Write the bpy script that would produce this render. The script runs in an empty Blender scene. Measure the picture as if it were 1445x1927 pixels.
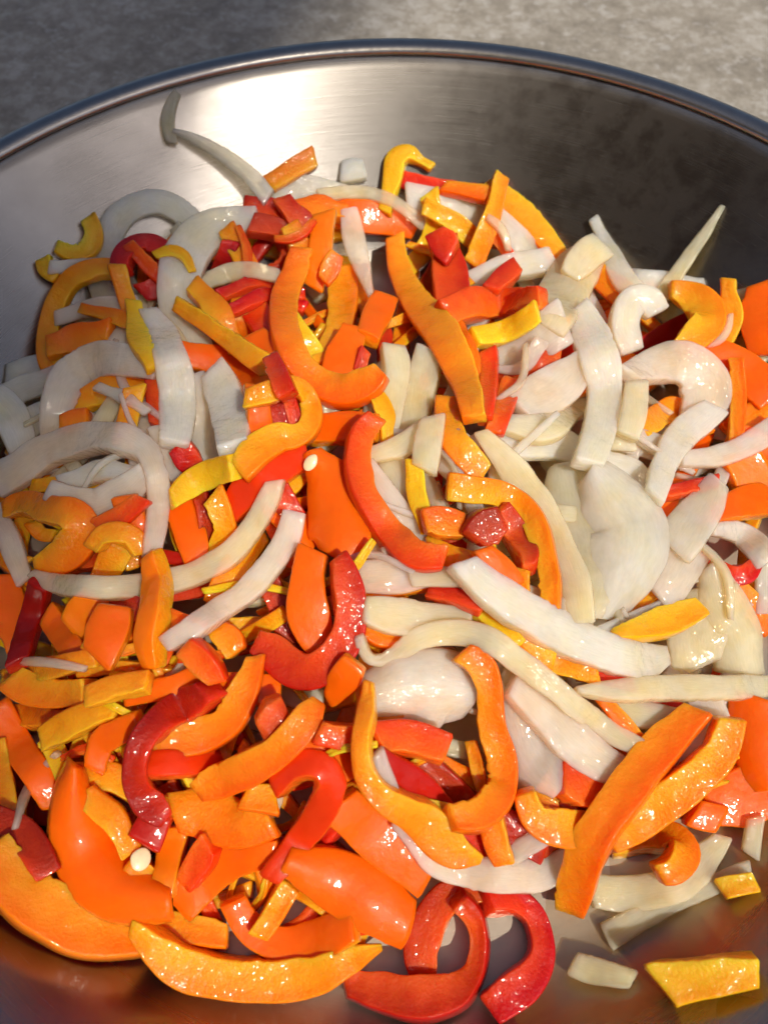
# A stainless frying pan of sliced sweet peppers and onions on a stone-grey counter in the sun.
import bpy, bmesh, math, random
from mathutils import Vector, Matrix, noise
R = math.radians
scene = bpy.context.scene
C = scene.collection

# ---------------------------------------------------------------- camera
cam_d = bpy.data.cameras.new('camera'); cam = bpy.data.objects.new('camera', cam_d); C.objects.link(cam)
cam.location = (0, -0.085, 0.180); cam.rotation_euler = (R(90 - 62), 0, 0)
cam_d.sensor_fit = 'VERTICAL'; cam_d.sensor_height = 24; cam_d.lens = 24 * 1447 / 1927
cam_d.clip_start = 0.01; cam_d.clip_end = 100
cam_d.dof.use_dof = True; cam_d.dof.focus_distance = 0.172; cam_d.dof.aperture_fstop = 11.0
scene.camera = cam

# ---------------------------------------------------------------- sky and sun
EDGE_X = -0.076      # where the edge of the added blocker's shade falls across the pan
SUN = Vector((0.34, -0.465, 0.817)).normalized()
elev = math.asin(SUN.z); azim = math.atan2(SUN.x, SUN.y)
world = bpy.data.worlds.new('World'); scene.world = world; world.use_nodes = True
wn = world.node_tree.nodes; wl = world.node_tree.links
sky = wn.new('ShaderNodeTexSky'); sky.sky_type = 'NISHITA'; sky.sun_disc = False
sky.air_density = .7; sky.dust_density = 3.0; sky.ozone_density = .3
sky.sun_elevation = elev; sky.sun_rotation = azim
bg = wn['Background']; bg.inputs['Strength'].default_value = 0.08
wl.new(sky.outputs[0], bg.inputs[0])
sun_d = bpy.data.lights.new('sun', 'SUN'); sun_d.energy = 3.8; sun_d.angle = R(0.6); sun_d.color = (1, .885, .72)
sun = bpy.data.objects.new('sun', sun_d); C.objects.link(sun)
sun.rotation_euler = SUN.to_track_quat('Z', 'Y').to_euler()
vs = scene.view_settings
vs.view_transform = 'Standard'; vs.look = 'None'; vs.gamma = 1; vs.use_curve_mapping = False; vs.exposure = 0.13
scene.render.engine = 'CYCLES'
cy = scene.cycles
cy.use_denoising = True; cy.adaptive_threshold = .035; cy.max_bounces = 10; cy.transparent_max_bounces = 10; cy.diffuse_bounces = 7; cy.glossy_bounces = 4; cy.transmission_bounces = 4
cy.caustics_reflective = False; cy.caustics_refractive = False; cy.sample_clamp_indirect = 4

# ---------------------------------------------------------------- materials
def mat(name):
    m = bpy.data.materials.new(name); m.use_nodes = True
    nt = m.node_tree
    return m, nt, nt.nodes['Principled BSDF']
def node(nt, kind, **kw):
    n = nt.nodes.new(kind)
    for k, v in kw.items(): setattr(n, k, v)
    return n
def link(nt, a, b): nt.links.new(a, b)
def noise_tex(nt, vec, scale, detail=2, rough=.5):
    n = node(nt, 'ShaderNodeTexNoise'); n.inputs['Scale'].default_value = scale
    n.inputs['Detail'].default_value = detail; n.inputs['Roughness'].default_value = rough
    if vec is not None: link(nt, vec, n.inputs['Vector'])
    return n
def ramp(nt, fac, stops):
    r = node(nt, 'ShaderNodeValToRGB'); e = r.color_ramp.elements
    while len(e) < len(stops): e.new(.5)
    for k, (p, c) in enumerate(stops):
        e[k].position = p; e[k].color = (*c, 1) if len(c) == 3 else c
    link(nt, fac, r.inputs[0]); return r
def mixc(nt, fac, a, b, mode='MIX'):
    m = node(nt, 'ShaderNodeMix', data_type='RGBA', blend_type=mode)
    for s, v in ((m.inputs[0], fac), (m.inputs[6], a), (m.inputs[7], b)):
        if isinstance(v, (int, float)): s.default_value = v
        elif isinstance(v, tuple): s.default_value = (*v, 1)
        else: link(nt, v, s)
    return m.outputs[2]
def math_node(nt, op, a, b=None):
    m = node(nt, 'ShaderNodeMath', operation=op)
    for s, v in ((m.inputs[0], a), (m.inputs[1], b)):
        if v is None: continue
        if isinstance(v, (int, float)): s.default_value = v
        else: link(nt, v, s)
    return m.outputs[0]
def bump(nt, height, strength, dist, prev=None):
    b = node(nt, 'ShaderNodeBump'); b.inputs['Strength'].default_value = strength; b.inputs['Distance'].default_value = dist
    link(nt, height, b.inputs['Height'])
    if prev is not None: link(nt, prev, b.inputs['Normal'])
    return b.outputs[0]

def coords(nt):
    tc = node(nt, 'ShaderNodeTexCoord'); oi = node(nt, 'ShaderNodeObjectInfo')
    off = node(nt, 'ShaderNodeVectorMath', operation='ADD')
    sc = node(nt, 'ShaderNodeVectorMath', operation='SCALE'); sc.inputs[3].default_value = 3.7
    cb = node(nt, 'ShaderNodeCombineXYZ')
    for i in range(3): link(nt, oi.outputs['Random'], cb.inputs[i])
    link(nt, cb.outputs[0], sc.inputs[0])
    link(nt, tc.outputs['Object'], off.inputs[0]); link(nt, sc.outputs[0], off.inputs[1])
    return off.outputs[0], oi.outputs['Random'], tc

def sss(b, weight, scale, radius):
    b.inputs['Subsurface Weight'].default_value = weight; b.inputs['Subsurface Scale'].default_value = scale
    b.inputs['Subsurface Radius'].default_value = radius
def pepper_flesh(name, col, pale, deep):
    m, nt, b = mat(name); v, rnd, tc = coords(nt)
    n1 = noise_tex(nt, v, 260, 3); n2 = noise_tex(nt, v, 1500, 2); n3 = noise_tex(nt, v, 90, 2)
    f = ramp(nt, n1.outputs[0], [(.35, (0, 0, 0)), (.75, (1, 1, 1))])
    at = node(nt, 'ShaderNodeAttribute', attribute_name='rind')
    rind = math_node(nt, 'POWER', at.outputs['Fac'], 3.0); core = math_node(nt, 'SUBTRACT', 1, at.outputs['Fac'])
    c = mixc(nt, math_node(nt, 'MULTIPLY', f.outputs[0], .6), col, pale)
    c = mixc(nt, math_node(nt, 'MULTIPLY', math_node(nt, 'POWER', core, 2.0), .75), c, pale)
    c = mixc(nt, math_node(nt, 'MULTIPLY', rind, .85), c, deep)
    hs = node(nt, 'ShaderNodeHueSaturation'); link(nt, c, hs.inputs['Color'])
    link(nt, math_node(nt, 'MULTIPLY_ADD', rnd, .016), hs.inputs['Hue'])
    hs.inputs['Hue'].links[0].from_node.inputs[2].default_value = .492
    mv = node(nt, 'ShaderNodeMapRange'); mv.inputs[3].default_value = .85; mv.inputs[4].default_value = 1.1
    link(nt, n3.outputs[0], mv.inputs[0]); link(nt, mv.outputs[0], hs.inputs['Value'])
    link(nt, hs.outputs[0], b.inputs['Base Color'])
    b.inputs['Roughness'].default_value = .5; b.inputs['Specular IOR Level'].default_value = .15
    b.inputs['Coat Weight'].default_value = .8; b.inputs['Coat IOR'].default_value = 1.38; b.inputs['Coat Roughness'].default_value = .05
    sss(b, .9, .0050, (1, .45, .12))
    n4 = noise_tex(nt, v, 520, 2, .45)
    nb = bump(nt, n2.outputs[0], .6, .0004, bump(nt, n1.outputs[0], .3, .0007))
    wet = bump(nt, n4.outputs[0], 1, .00060, bump(nt, n1.outputs[0], .25, .0009))
    link(nt, nb, b.inputs['Normal']); link(nt, wet, b.inputs['Coat Normal'])
    return m
def pepper_skin(name, col):
    m, nt, b = mat(name); v, rnd, tc = coords(nt)
    n1 = noise_tex(nt, v, 120, 2); n2 = noise_tex(nt, v, 900, 2)
    mv = node(nt, 'ShaderNodeMapRange'); mv.inputs[3].default_value = .82; mv.inputs[4].default_value = 1.14
    link(nt, n1.outputs[0], mv.inputs[0])
    hs = node(nt, 'ShaderNodeHueSaturation'); hs.inputs['Color'].default_value = (*col, 1)
    link(nt, mv.outputs[0], hs.inputs['Value'])
    link(nt, hs.outputs[0], b.inputs['Base Color'])
    b.inputs['Roughness'].default_value = .42; b.inputs['Specular IOR Level'].default_value = .15
    b.inputs['Coat Weight'].default_value = .6; b.inputs['Coat IOR'].default_value = 1.38; b.inputs['Coat Roughness'].default_value = .06
    sss(b, .7, .0045, (1, .42, .10))
    n4 = noise_tex(nt, v, 300, 2, .45)
    nb = bump(nt, n2.outputs[0], .2, .0004, bump(nt, n1.outputs[0], .3, .0012))
    link(nt, nb, b.inputs['Normal']); link(nt, bump(nt, n4.outputs[0], .5, .0005, nb), b.inputs['Coat Normal'])
    return m
def onion(name, col, tint, glassy, relief=.00075):
    m, nt, b = mat(name); v, rnd, tc = coords(nt)
    n1 = noise_tex(nt, v, 110, 2); n2 = noise_tex(nt, v, 700, 2)
    mp = node(nt, 'ShaderNodeMapping'); mp.inputs['Scale'].default_value = (1.2, 30, 1)
    link(nt, tc.outputs['UV'], mp.inputs[0])
    n3 = noise_tex(nt, mp.outputs[0], 3.0, 3, .6)
    f = ramp(nt, n1.outputs[0], [(.38, (0, 0, 0)), (.72, (1, 1, 1))])
    sx = node(nt, 'ShaderNodeSeparateXYZ'); link(nt, tc.outputs['UV'], sx.inputs[0])
    e = math_node(nt, 'ABSOLUTE', math_node(nt, 'SINE', math_node(nt, 'MULTIPLY', math_node(nt, 'SUBTRACT', sx.outputs[1], .233), 6.2832)))
    edge = math_node(nt, 'MULTIPLY', math_node(nt, 'POWER', e, 2.0), .55)
    fac = math_node(nt, 'MAXIMUM', math_node(nt, 'MULTIPLY', f.outputs[0], .8), edge)
    c = mixc(nt, fac, col, tint)
    mv = node(nt, 'ShaderNodeMapRange'); mv.inputs[3].default_value = .84; mv.inputs[4].default_value = 1.12
    link(nt, n3.outputs[0], mv.inputs[0])
    hs = node(nt, 'ShaderNodeHueSaturation'); link(nt, c, hs.inputs['Color']); link(nt, mv.outputs[0], hs.inputs['Value'])
    link(nt, hs.outputs[0], b.inputs['Base Color'])
    b.inputs['Roughness'].default_value = .45; b.inputs['Specular IOR Level'].default_value = .15
    b.inputs['Coat Weight'].default_value = 1; b.inputs['Coat IOR'].default_value = 1.38; b.inputs['Coat Roughness'].default_value = .05
    sss(b, 1, .0075, (1, .82, .6))
    n4 = noise_tex(nt, v, 480, 2, .45)
    nb = bump(nt, n2.outputs[0], .25, .0003, bump(nt, n3.outputs[0], .25, .0004))
    wet = bump(nt, n4.outputs[0], 1, relief, bump(nt, n1.outputs[0], .45, .0016))
    link(nt, nb, b.inputs['Normal']); link(nt, wet, b.inputs['Coat Normal'])
    # cooked glassy zones let what lies behind show through
    n5 = noise_tex(nt, v, 75, 3, .6)
    gz = node(nt, 'ShaderNodeMapRange'); gz.inputs[1].default_value = .38; gz.inputs[2].default_value = .66
    gz.inputs[3].default_value = glassy * .6; gz.inputs[4].default_value = glassy
    link(nt, math_node(nt, 'ADD', math_node(nt, 'MULTIPLY', n5.outputs[0], .8), math_node(nt, 'MULTIPLY', edge, .25)), gz.inputs[0])
    tr = node(nt, 'ShaderNodeBsdfTransparent'); link(nt, mixc(nt, .35, (1, 1, 1), tint), tr.inputs[0])
    mx = node(nt, 'ShaderNodeMixShader'); link(nt, gz.outputs[0], mx.inputs[0])
    link(nt, b.outputs[0], mx.inputs[1]); link(nt, tr.outputs[0], mx.inputs[2]); link(nt, mx.outputs[0], nt.nodes['Material Output'].inputs[0])
    return m

FLESH = {
 'O': pepper_flesh('orange flesh', (.86, .195, .003), (.93, .33, .013), (.83, .125, .002)),
 'A': pepper_flesh('amber flesh', (.86, .265, .004), (.93, .42, .018), (.85, .18, .003)),
 'Y': pepper_flesh('yellow flesh', (.82, .42, .005), (.90, .58, .030), (.80, .33, .004)),
 'R': pepper_flesh('red flesh', (.56, .024, .004), (.78, .100, .014), (.40, .008, .003)),
 'V': pepper_flesh('orange-red flesh', (.76, .070, .004), (.90, .170, .012), (.64, .034, .003)),
 'D': pepper_flesh('dark red flesh', (.38, .011, .003), (.56, .030, .006), (.26, .005, .003)),
 'M': pepper_flesh('maroon flesh', (.46, .015, .008), (.64, .050, .018), (.32, .007, .006))}
SKIN = {
 'O': pepper_skin('orange skin', (.85, .13, .002)), 'A': pepper_skin('amber skin', (.86, .19, .003)),
 'Y': pepper_skin('yellow skin', (.83, .40, .004)), 'R': pepper_skin('red skin', (.42, .008, .003)),
 'V': pepper_skin('orange-red skin', (.68, .038, .003)), 'D': pepper_skin('dark red skin', (.27, .005, .003)),
 'M': pepper_skin('maroon skin', (.36, .008, .010))}
ONION = {
 'W': onion('white onion', (.95, .91, .80), (.94, .82, .56), .48),
 'P': onion('pink onion', (.94, .83, .71), (.93, .70, .50), .52),
 'T': onion('tan onion', (.95, .85, .60), (.94, .72, .36), .56)}

ONION_THIN = {
 'W': onion('glassy white onion', (.94, .89, .76), (.93, .80, .52), .60, .0003),
 'P': onion('glassy pink onion', (.94, .83, .71), (.93, .70, .50), .66, .0003),
 'T': onion('glassy tan onion', (.95, .85, .60), (.94, .72, .36), .70, .0003)}
def steel():
    m, nt, b = mat('brushed steel')
    tc = node(nt, 'ShaderNodeTexCoord'); sx = node(nt, 'ShaderNodeSeparateXYZ'); link(nt, tc.outputs['UV'], sx.inputs[0])
    b.inputs['Metallic'].default_value = 1
    mp = node(nt, 'ShaderNodeMapping'); mp.inputs['Scale'].default_value = (4, 900, 1)
    link(nt, tc.outputs['UV'], mp.inputs[0])
    br = noise_tex(nt, mp.outputs[0], 6, 3, .6)
    n1 = noise_tex(nt, tc.outputs['Object'], 26, 5, .6); n2 = noise_tex(nt, tc.outputs['Object'], 150, 4, .65)
    # burnt-on oil: one patch on the far right of the wall, thin smoke elsewhere
    ang = math_node(nt, 'ABSOLUTE', math_node(nt, 'SUBTRACT', sx.outputs[0], .085))
    here = node(nt, 'ShaderNodeMapRange'); link(nt, ang, here.inputs[0])
    here.inputs[1].default_value = .10; here.inputs[2].default_value = .02
    blot = ramp(nt, math_node(nt, 'ADD', math_node(nt, 'MULTIPLY', n2.outputs[0], .7), math_node(nt, 'MULTIPLY', n1.outputs[0], .3)), [(.47, (0, 0, 0)), (.60, (.7, .7, .7))])
    burnt = math_node(nt, 'MULTIPLY', blot.outputs[0], here.outputs[0])
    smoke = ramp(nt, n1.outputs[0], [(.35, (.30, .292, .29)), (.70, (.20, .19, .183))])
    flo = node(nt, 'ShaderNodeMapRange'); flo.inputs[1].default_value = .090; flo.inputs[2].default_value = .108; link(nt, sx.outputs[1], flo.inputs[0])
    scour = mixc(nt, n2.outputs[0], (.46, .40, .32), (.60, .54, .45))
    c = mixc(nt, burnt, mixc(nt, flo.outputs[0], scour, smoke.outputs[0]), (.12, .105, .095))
    link(nt, c, b.inputs['Base Color'])
    r = node(nt, 'ShaderNodeMapRange'); r.inputs[3].default_value = .15; r.inputs[4].default_value = .36
    link(nt, math_node(nt, 'ADD', math_node(nt, 'MULTIPLY', br.outputs[0], .5), math_node(nt, 'MULTIPLY', n1.outputs[0], .5)), r.inputs[0])
    r2 = node(nt, 'ShaderNodeMapRange'); link(nt, flo.outputs[0], r2.inputs[0]); r2.inputs[3].default_value = .22; r2.inputs[4].default_value = 0
    link(nt, math_node(nt, 'ADD', r.outputs[0], r2.outputs[0]), b.inputs['Roughness'])
    b.inputs['Anisotropic'].default_value = .35
    tg = node(nt, 'ShaderNodeTangent', direction_type='RADIAL', axis='Z'); link(nt, tg.outputs[0], b.inputs['Tangent'])
    link(nt, bump(nt, br.outputs[0], .08, .0002), b.inputs['Normal'])
    return m
STEEL = steel()
def rim_steel():
    m, nt, b = mat('polished rim steel'); tc = node(nt, 'ShaderNodeTexCoord')
    n = noise_tex(nt, tc.outputs['Object'], 300, 4, .65)
    c = mixc(nt, n.outputs[0], (.30, .29, .28), (.44, .43, .42)); link(nt, c, b.inputs['Base Color'])
    b.inputs['Metallic'].default_value = 1; b.inputs['Roughness'].default_value = .28
    link(nt, bump(nt, n.outputs[0], .15, .0005), b.inputs['Normal'])
    return m
RIM = rim_steel()
def counter():
    m, nt, b = mat('grey stone counter'); tc = node(nt, 'ShaderNodeTexCoord')
    n1 = noise_tex(nt, tc.outputs['Object'], 85, 8, .78); n2 = noise_tex(nt, tc.outputs['Object'], 12, 4, .6); n3 = noise_tex(nt, tc.outputs['Object'], 210, 4, .7)
    c = ramp(nt, n1.outputs[0], [(.38, (.17, .157, .138)), (.50, (.275, .257, .225)), (.60, (.40, .39, .37))]).outputs[0]
    c = mixc(nt, math_node(nt, 'MULTIPLY', n2.outputs[0], .5), c, (.33, .30, .25))
    sp = ramp(nt, n3.outputs[0], [(.54, (0, 0, 0)), (.66, (1, 1, 1))])
    c = mixc(nt, math_node(nt, 'MULTIPLY', sp.outputs[0], .5), c, (.50, .50, .50))
    link(nt, c, b.inputs['Base Color']); b.inputs['Roughness'].default_value = .55
    link(nt, bump(nt, n1.outputs[0], .12, .002), b.inputs['Normal'])
    return m
COUNTER = counter()
def seed_mat():
    m, nt, b = mat('pepper seed'); tc = node(nt, 'ShaderNodeTexCoord')
    n = noise_tex(nt, tc.outputs['Object'], 900, 3)
    link(nt, mixc(nt, n.outputs[0], (.80, .62, .36), (.86, .74, .50)), b.inputs['Base Color'])
    b.inputs['Roughness'].default_value = .35; b.inputs['Coat Weight'].default_value = .5; b.inputs['Coat Roughness'].default_value = .1
    b.inputs['Subsurface Weight'].default_value = .3; b.inputs['Subsurface Scale'].default_value = .002
    return m
SEED = seed_mat()

# ---------------------------------------------------------------- counter and pan
def tag(o, label=None, cat=None, group=None, kind=None):
    for k, v in (('label', label), ('category', cat), ('group', group), ('kind', kind)):
        if v: o[k] = v
    return o
def link_mesh(name, me, mats, parent=None, smooth=True):
    o = bpy.data.objects.new(name, me); C.objects.link(o)
    for m in mats: me.materials.append(m)
    if smooth: me.polygons.foreach_set('use_smooth', [True] * len(me.polygons))
    o.parent = parent
    return o
bm = bmesh.new()
bmesh.ops.create_grid(bm, x_segments=2, y_segments=2, size=1.2)
bmesh.ops.translate(bm, verts=bm.verts, vec=(0, .3, -.0065))
g = bmesh.ops.extrude_face_region(bm, geom=bm.faces[:])
bmesh.ops.translate(bm, verts=[v for v in g['geom'] if isinstance(v, bmesh.types.BMVert)], vec=(0, 0, -.03))
bmesh.ops.recalc_face_normals(bm, faces=bm.faces[:])
me = bpy.data.meshes.new('countertop'); bm.to_mesh(me); bm.free()
tag(link_mesh('countertop', me, [COUNTER], smooth=False), 'mottled grey-beige stone counter under the pan', kind='structure')

BOUNCE, pnt, pb = mat('bounce ground')  # unseen ground plane, added to bounce sunlight up onto the boards
ptc = node(pnt, 'ShaderNodeTexCoord'); pno = noise_tex(pnt, ptc.outputs['Object'], 5, 6, .65)
link(pnt, mixc(pnt, pno.outputs[0], (.26, .23, .19), (.40, .36, .30)), pb.inputs['Base Color']); pb.inputs['Roughness'].default_value = .8
bm = bmesh.new(); bmesh.ops.create_grid(bm, x_segments=8, y_segments=8, size=30); bmesh.ops.translate(bm, verts=bm.verts, vec=(0, 0, -.92))
me = bpy.data.meshes.new('ground'); bm.to_mesh(me); bm.free()
tag(link_mesh('ground', me, [BOUNCE], smooth=False), 'added unseen bounce-light ground far below the counter', kind='structure')
# added board blocker, out of view: shades the left and shows dark in the pan wall
BLOCKER, wnt, wb = mat('shade blocker boards')
wtc = node(wnt, 'ShaderNodeTexCoord'); wno = noise_tex(wnt, wtc.outputs['Object'], 6, 4)
link(wnt, mixc(wnt, wno.outputs[0], (.30, .24, .19), (.42, .35, .29)), wb.inputs['Base Color']); wb.inputs['Roughness'].default_value = .7
g_dir = Vector((.27, 1, 0)).normalized(); g_side = Vector((-g_dir.y, g_dir.x, 0))
e0 = Vector((EDGE_X, 0, 0)) + SUN * (5.0 / SUN.z)
bm = bmesh.new()
def slab(bm, u0, u1, v0, v1, z0, z1):
    vv = [bm.verts.new((*(e0 + g_dir * u + g_side * v).to_2d(), z)) for z in (z0, z1) for u, v in ((u0, v0), (u1, v0), (u1, v1), (u0, v1))]
    for f in ((3, 2, 1, 0), (4, 5, 6, 7), (0, 1, 5, 4), (1, 2, 6, 5), (2, 3, 7, 6), (3, 0, 4, 7)): bm.faces.new([vv[i] for i in f])
slab(bm, -22, .8, 0, 8, 5.0, 5.08); slab(bm, .8, 4.2, 0, .55, 5.0, 5.08)
for k in range(23): slab(bm, -21.5 + k * .95, -21.4 + k * .95, .03, 7.9, 4.82, 4.998)
me = bpy.data.meshes.new('shade_blocker'); bm.to_mesh(me); bm.free()
tag(link_mesh('shade_blocker', me, [BLOCKER], smooth=False), 'added unseen boards shading the left of the counter', kind='structure')

def lathe(name, prof, mats, parent, seg=160, close=False):
    vs_, fs, uv = [], [], []
    L = [0]
    for a, b in zip(prof, prof[1:]): L.append(L[-1] + math.hypot(b[0] - a[0], b[1] - a[1]))
    n = len(prof)
    for s in range(seg):
        a = 2 * math.pi * s / seg
        for r, z in prof: vs_.append((r * math.sin(a), r * math.cos(a), z))
    for s in range(seg):
        for k in range(n - 1):
            t = (s + 1) % seg
            fs.append((s * n + k, t * n + k, t * n + k + 1, s * n + k + 1))
            uv += [(s / seg, L[k]), ((s + 1) / seg, L[k]), ((s + 1) / seg, L[k + 1]), (s / seg, L[k + 1])]
    me = bpy.data.meshes.new(name); me.from_pydata(vs_, [], fs)
    ul = me.uv_layers.new(name='UVMap')
    for i, c in enumerate(uv): ul.data[i].uv = c
    b = bmesh.new(); b.from_mesh(me); bmesh.ops.recalc_face_normals(b, faces=b.faces[:]); b.to_mesh(me); b.free()
    return link_mesh(name, me, mats, parent)
PAN_AT = (.004, -.0058, 0); WIDE = 1.045
pan = bpy.data.objects.new('frying_pan', None); C.objects.link(pan); pan.location = PAN_AT
tag(pan, 'wide stainless steel frying pan with stained inner walls holding the vegetables', 'frying pan')
inner = [(.0003, 0), (.03, 0), (.06, 0), (.080, 0), (.085, .0001), (.0884, .0006), (.0914, .0015), (.0942, .0030), (.0968, .0052), (.1005, .0090), (.105, .0138), (.110, .0193), (.115, .0248), (.120, .0305), (.125, .0362), (.129, .0408), (.132, .0442), (.1338, .0462)]
outer = [(.1347, .0440), (.1280, .0365), (.1200, .0272), (.1120, .0182), (.1040, .0094), (.0985, .0030), (.0925, -.0025), (.088, -.0050), (.086, -.0062), (.06, -.0062), (.0003, -.0062)]
inner = [(r * WIDE if r > .001 else r, z) for r, z in inner]; outer = [(r * WIDE if r > .001 else r, z) for r, z in outer]
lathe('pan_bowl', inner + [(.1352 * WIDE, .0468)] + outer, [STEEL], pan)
rim = []
for k in range(13):
    a = math.pi * 2 * k / 12
    rim.append((.1374 * WIDE + .0030 * math.cos(a) * (1 if math.cos(a) > 0 else 1.1), .0472 + .0017 * math.sin(a)))
lathe('rim', rim, [RIM], pan)

# ---------------------------------------------------------------- vegetables
def spline(pts, step):
    e = [2 * pts[0] - pts[1]] + pts + [2 * pts[-1] - pts[-2]]
    out = []
    for i in range(1, len(e) - 2):
        a, b, c, d = e[i - 1:i + 3]
        n = max(1, int(round((c - b).to_3d().length / step)))
        for k in range(n):
            t = k / n
            out.append(.5 * ((2 * b) + (c - a) * t + (2 * a - 5 * b + 4 * c - d) * t * t + (3 * b - a - 3 * c + d) * t ** 3))
    out.append(pts[-1]); return out

def section(w, t, rc):
    """rounded rectangle, counter-clockwise from the middle of the right side; returns points and which side each belongs to"""
    hw, ht = w / 2, t / 2; rc = min(rc, hw * .85, ht * .85)
    pts = []
    for cxs, cys, a0 in ((1, 1, 0), (-1, 1, 90), (-1, -1, 180), (1, -1, 270)):
        for k in range(5):
            a = R(a0 + 22.5 * k)
            pts.append((cxs * (hw - rc) + rc * math.cos(a), cys * (ht - rc) + rc * math.sin(a)))
        if cys == cxs:          # after corners 1 and 3 a long side follows
            sx = cxs
            for f in (.7, .35, 0, -.35, -.7): pts.append((sx * f * (hw - rc), cys * ht))
    return pts
NS = 30
def build_piece(name, row, seed):
    c, kind, label, skin, t, roll, bow, N, txt = row
    P4 = []
    for s in txt.split():
        x, y, z, w = (float(v) * .001 for v in s.split(','))
        P4.append(Vector((x, y, z, w)))
    t *= .001
    is_on = c in 'WPT'
    S = spline(P4, .0009 if kind != 'buried' else .0016)
    pos = [v.to_3d() for v in S]; wid = [v.w for v in S]; n = len(S)
    mid = pos[n // 2].copy(); N = Vector(N)
    rg = random.Random(seed); o1 = Vector((rg.random() * 50, rg.random() * 50, rg.random() * 50))
    twist = rg.uniform(-14, 14)
    rag_r = 0 if skin == 'R' else 1; rag_l = 0 if skin == 'L' else 1
    if skin == 'T': rag_l = rag_r = .5
    if is_on: rag_l = rag_r = .45
    verts = []; rind = []
    L = [0]
    for a, b in zip(pos, pos[1:]): L.append(L[-1] + (b - a).length)
    tot = L[-1]
    slant0, slant1 = rg.uniform(-.45, .45), rg.uniform(-.45, .45)
    rings = [(0, .80, -.00025), (0, .95, -.00005)] + [(i, 1, 0) for i in range(n)] + [(n - 1, .95, .00005), (n - 1, .80, .00025)]
    for i, shr, sh in rings:
        T = (pos[min(i + 1, n - 1)] - pos[max(i - 1, 0)]).normalized()
        Nn = (N - T * N.dot(T))
        if Nn.length < .05: Nn = Vector((0, 0, 1)) - T * T.z
        Nn.normalize()
        q = Matrix.Rotation(R(roll + twist * (L[i] / tot - .5)), 3, T); Nn = q @ Nn
        B = T.cross(Nn)
        w = max(wid[i], .0010) * (1 + .10 * noise.noise(o1 + Vector((L[i] * 120, 0, 0))))
        tt = t * (1 + .14 * noise.noise(o1 + Vector((0, L[i] * 90, 5))))
        tt = min(tt, max(w * 1.15, .0016))
        rc = .0004 if not is_on else .0005
        sec = section(w, tt, min(rc, tt * .42))
        e = min(L[i], tot - L[i])
        base = pos[i] + T * sh
        sl = slant0 * max(0, 1 - L[i] / .006) + slant1 * max(0, 1 - (tot - L[i]) / .006)
        for k, (x, y) in enumerate(sec):
            fx = x / (w / 2)
            a = rag_r if fx > 0 else rag_l
            if a and abs(fx) > .6:
                sd = 9 if fx > 0 else -9
                torn = max(0, noise.noise(o1 + Vector((L[i] * 110, sd, 3))) - .05) * 2.2
                dn = noise.noise(o1 + Vector((L[i] * 230, sd, y * 200))) * .00040 + noise.noise(o1 + Vector((L[i] * 1100, 4, fx + y * 500))) * .00060 * torn
                x += a * dn * (1 if fx > 0 else -1) * min(1, w / .004)
            if (skin == 'R' and fx > .6) or (skin == 'L' and fx < -.6):
                x += (.10 * tt) * (1 - (2 * y / tt) ** 2) * (1 if fx > 0 else -1)
            yy = y + noise.noise(o1 + Vector((L[i] * 260, fx * 2.2, 11 + (3 if y > 0 else 0)))) * (.00022 if is_on or skin == 'T' else .00032)
            if skin in ('R', 'L') and y > 0: yy -= .00022 * (1 - fx * fx)      # cut face sags between skin and pith
            if skin == 'T' and y > 0: yy += .0003 * (1 - fx * fx)              # skin side bulges
            yy -= bow * .001 * fx * fx
            rind.append(max(0, min(1, (1 + fx) / 2 if skin == 'R' else (1 - fx) / 2 if skin == 'L' else (.5 + y / tt) if skin == 'T' else .35)))
            verts.append(base + B * (x * shr) + Nn * (yy * shr) + T * (sl * x) - mid)
    nr = len(rings); faces = []; mi = []; uv = []
    sec0 = section(.006, .004, .0009)
    for j in range(nr - 1):
        for k in range(NS):
            k2 = (k + 1) % NS
            faces.append((j * NS + k, j * NS + k2, (j + 1) * NS + k2, (j + 1) * NS + k))
            mx, my = (sec0[k][0] + sec0[k2][0]) / 2, (sec0[k][1] + sec0[k2][1]) / 2
            sk = (skin == 'R' and mx > .00275) or (skin == 'L' and mx < -.00275) or (skin == 'T' and my > .00185)
            mi.append(1 if sk else 0)
            u0, u1 = L[rings[j][0]] * 100, L[rings[j + 1][0]] * 100
            uv += [(u0, k / NS), (u0, (k + 1) / NS), (u1, (k + 1) / NS), (u1, k / NS)]
    for j in (0, nr - 1):
        cen = sum((verts[j * NS + k] for k in range(NS)), Vector()) / NS
        ci = len(verts); verts.append(cen); rind.append(.5)
        for k in range(NS):
            k2 = (k + 1) % NS
            faces.append((ci, j * NS + k2, j * NS + k) if j == 0 else (ci, j * NS + k, j * NS + k2)); mi.append(0)
            uv += [(0, .5), (0, k2 / NS), (0, k / NS)]
    me = bpy.data.meshes.new(name); me.from_pydata(verts, [], faces)
    ul = me.uv_layers.new(name='UVMap')
    ul.data.foreach_set('uv', [v for q in uv for v in q])
    if not is_on: me.attributes.new('rind', 'FLOAT', 'POINT').data.foreach_set('value', rind)
    o = link_mesh(name, me, [(ONION_THIN if t < .0024 else ONION)[c]] if is_on else [FLESH[c], SKIN[c]])
    if not is_on: me.polygons.foreach_set('material_index', mi)
    b = bmesh.new(); b.from_mesh(me); bmesh.ops.recalc_face_normals(b, faces=b.faces[:]); b.to_mesh(me); b.free()
    o.location = mid
    return o

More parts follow.
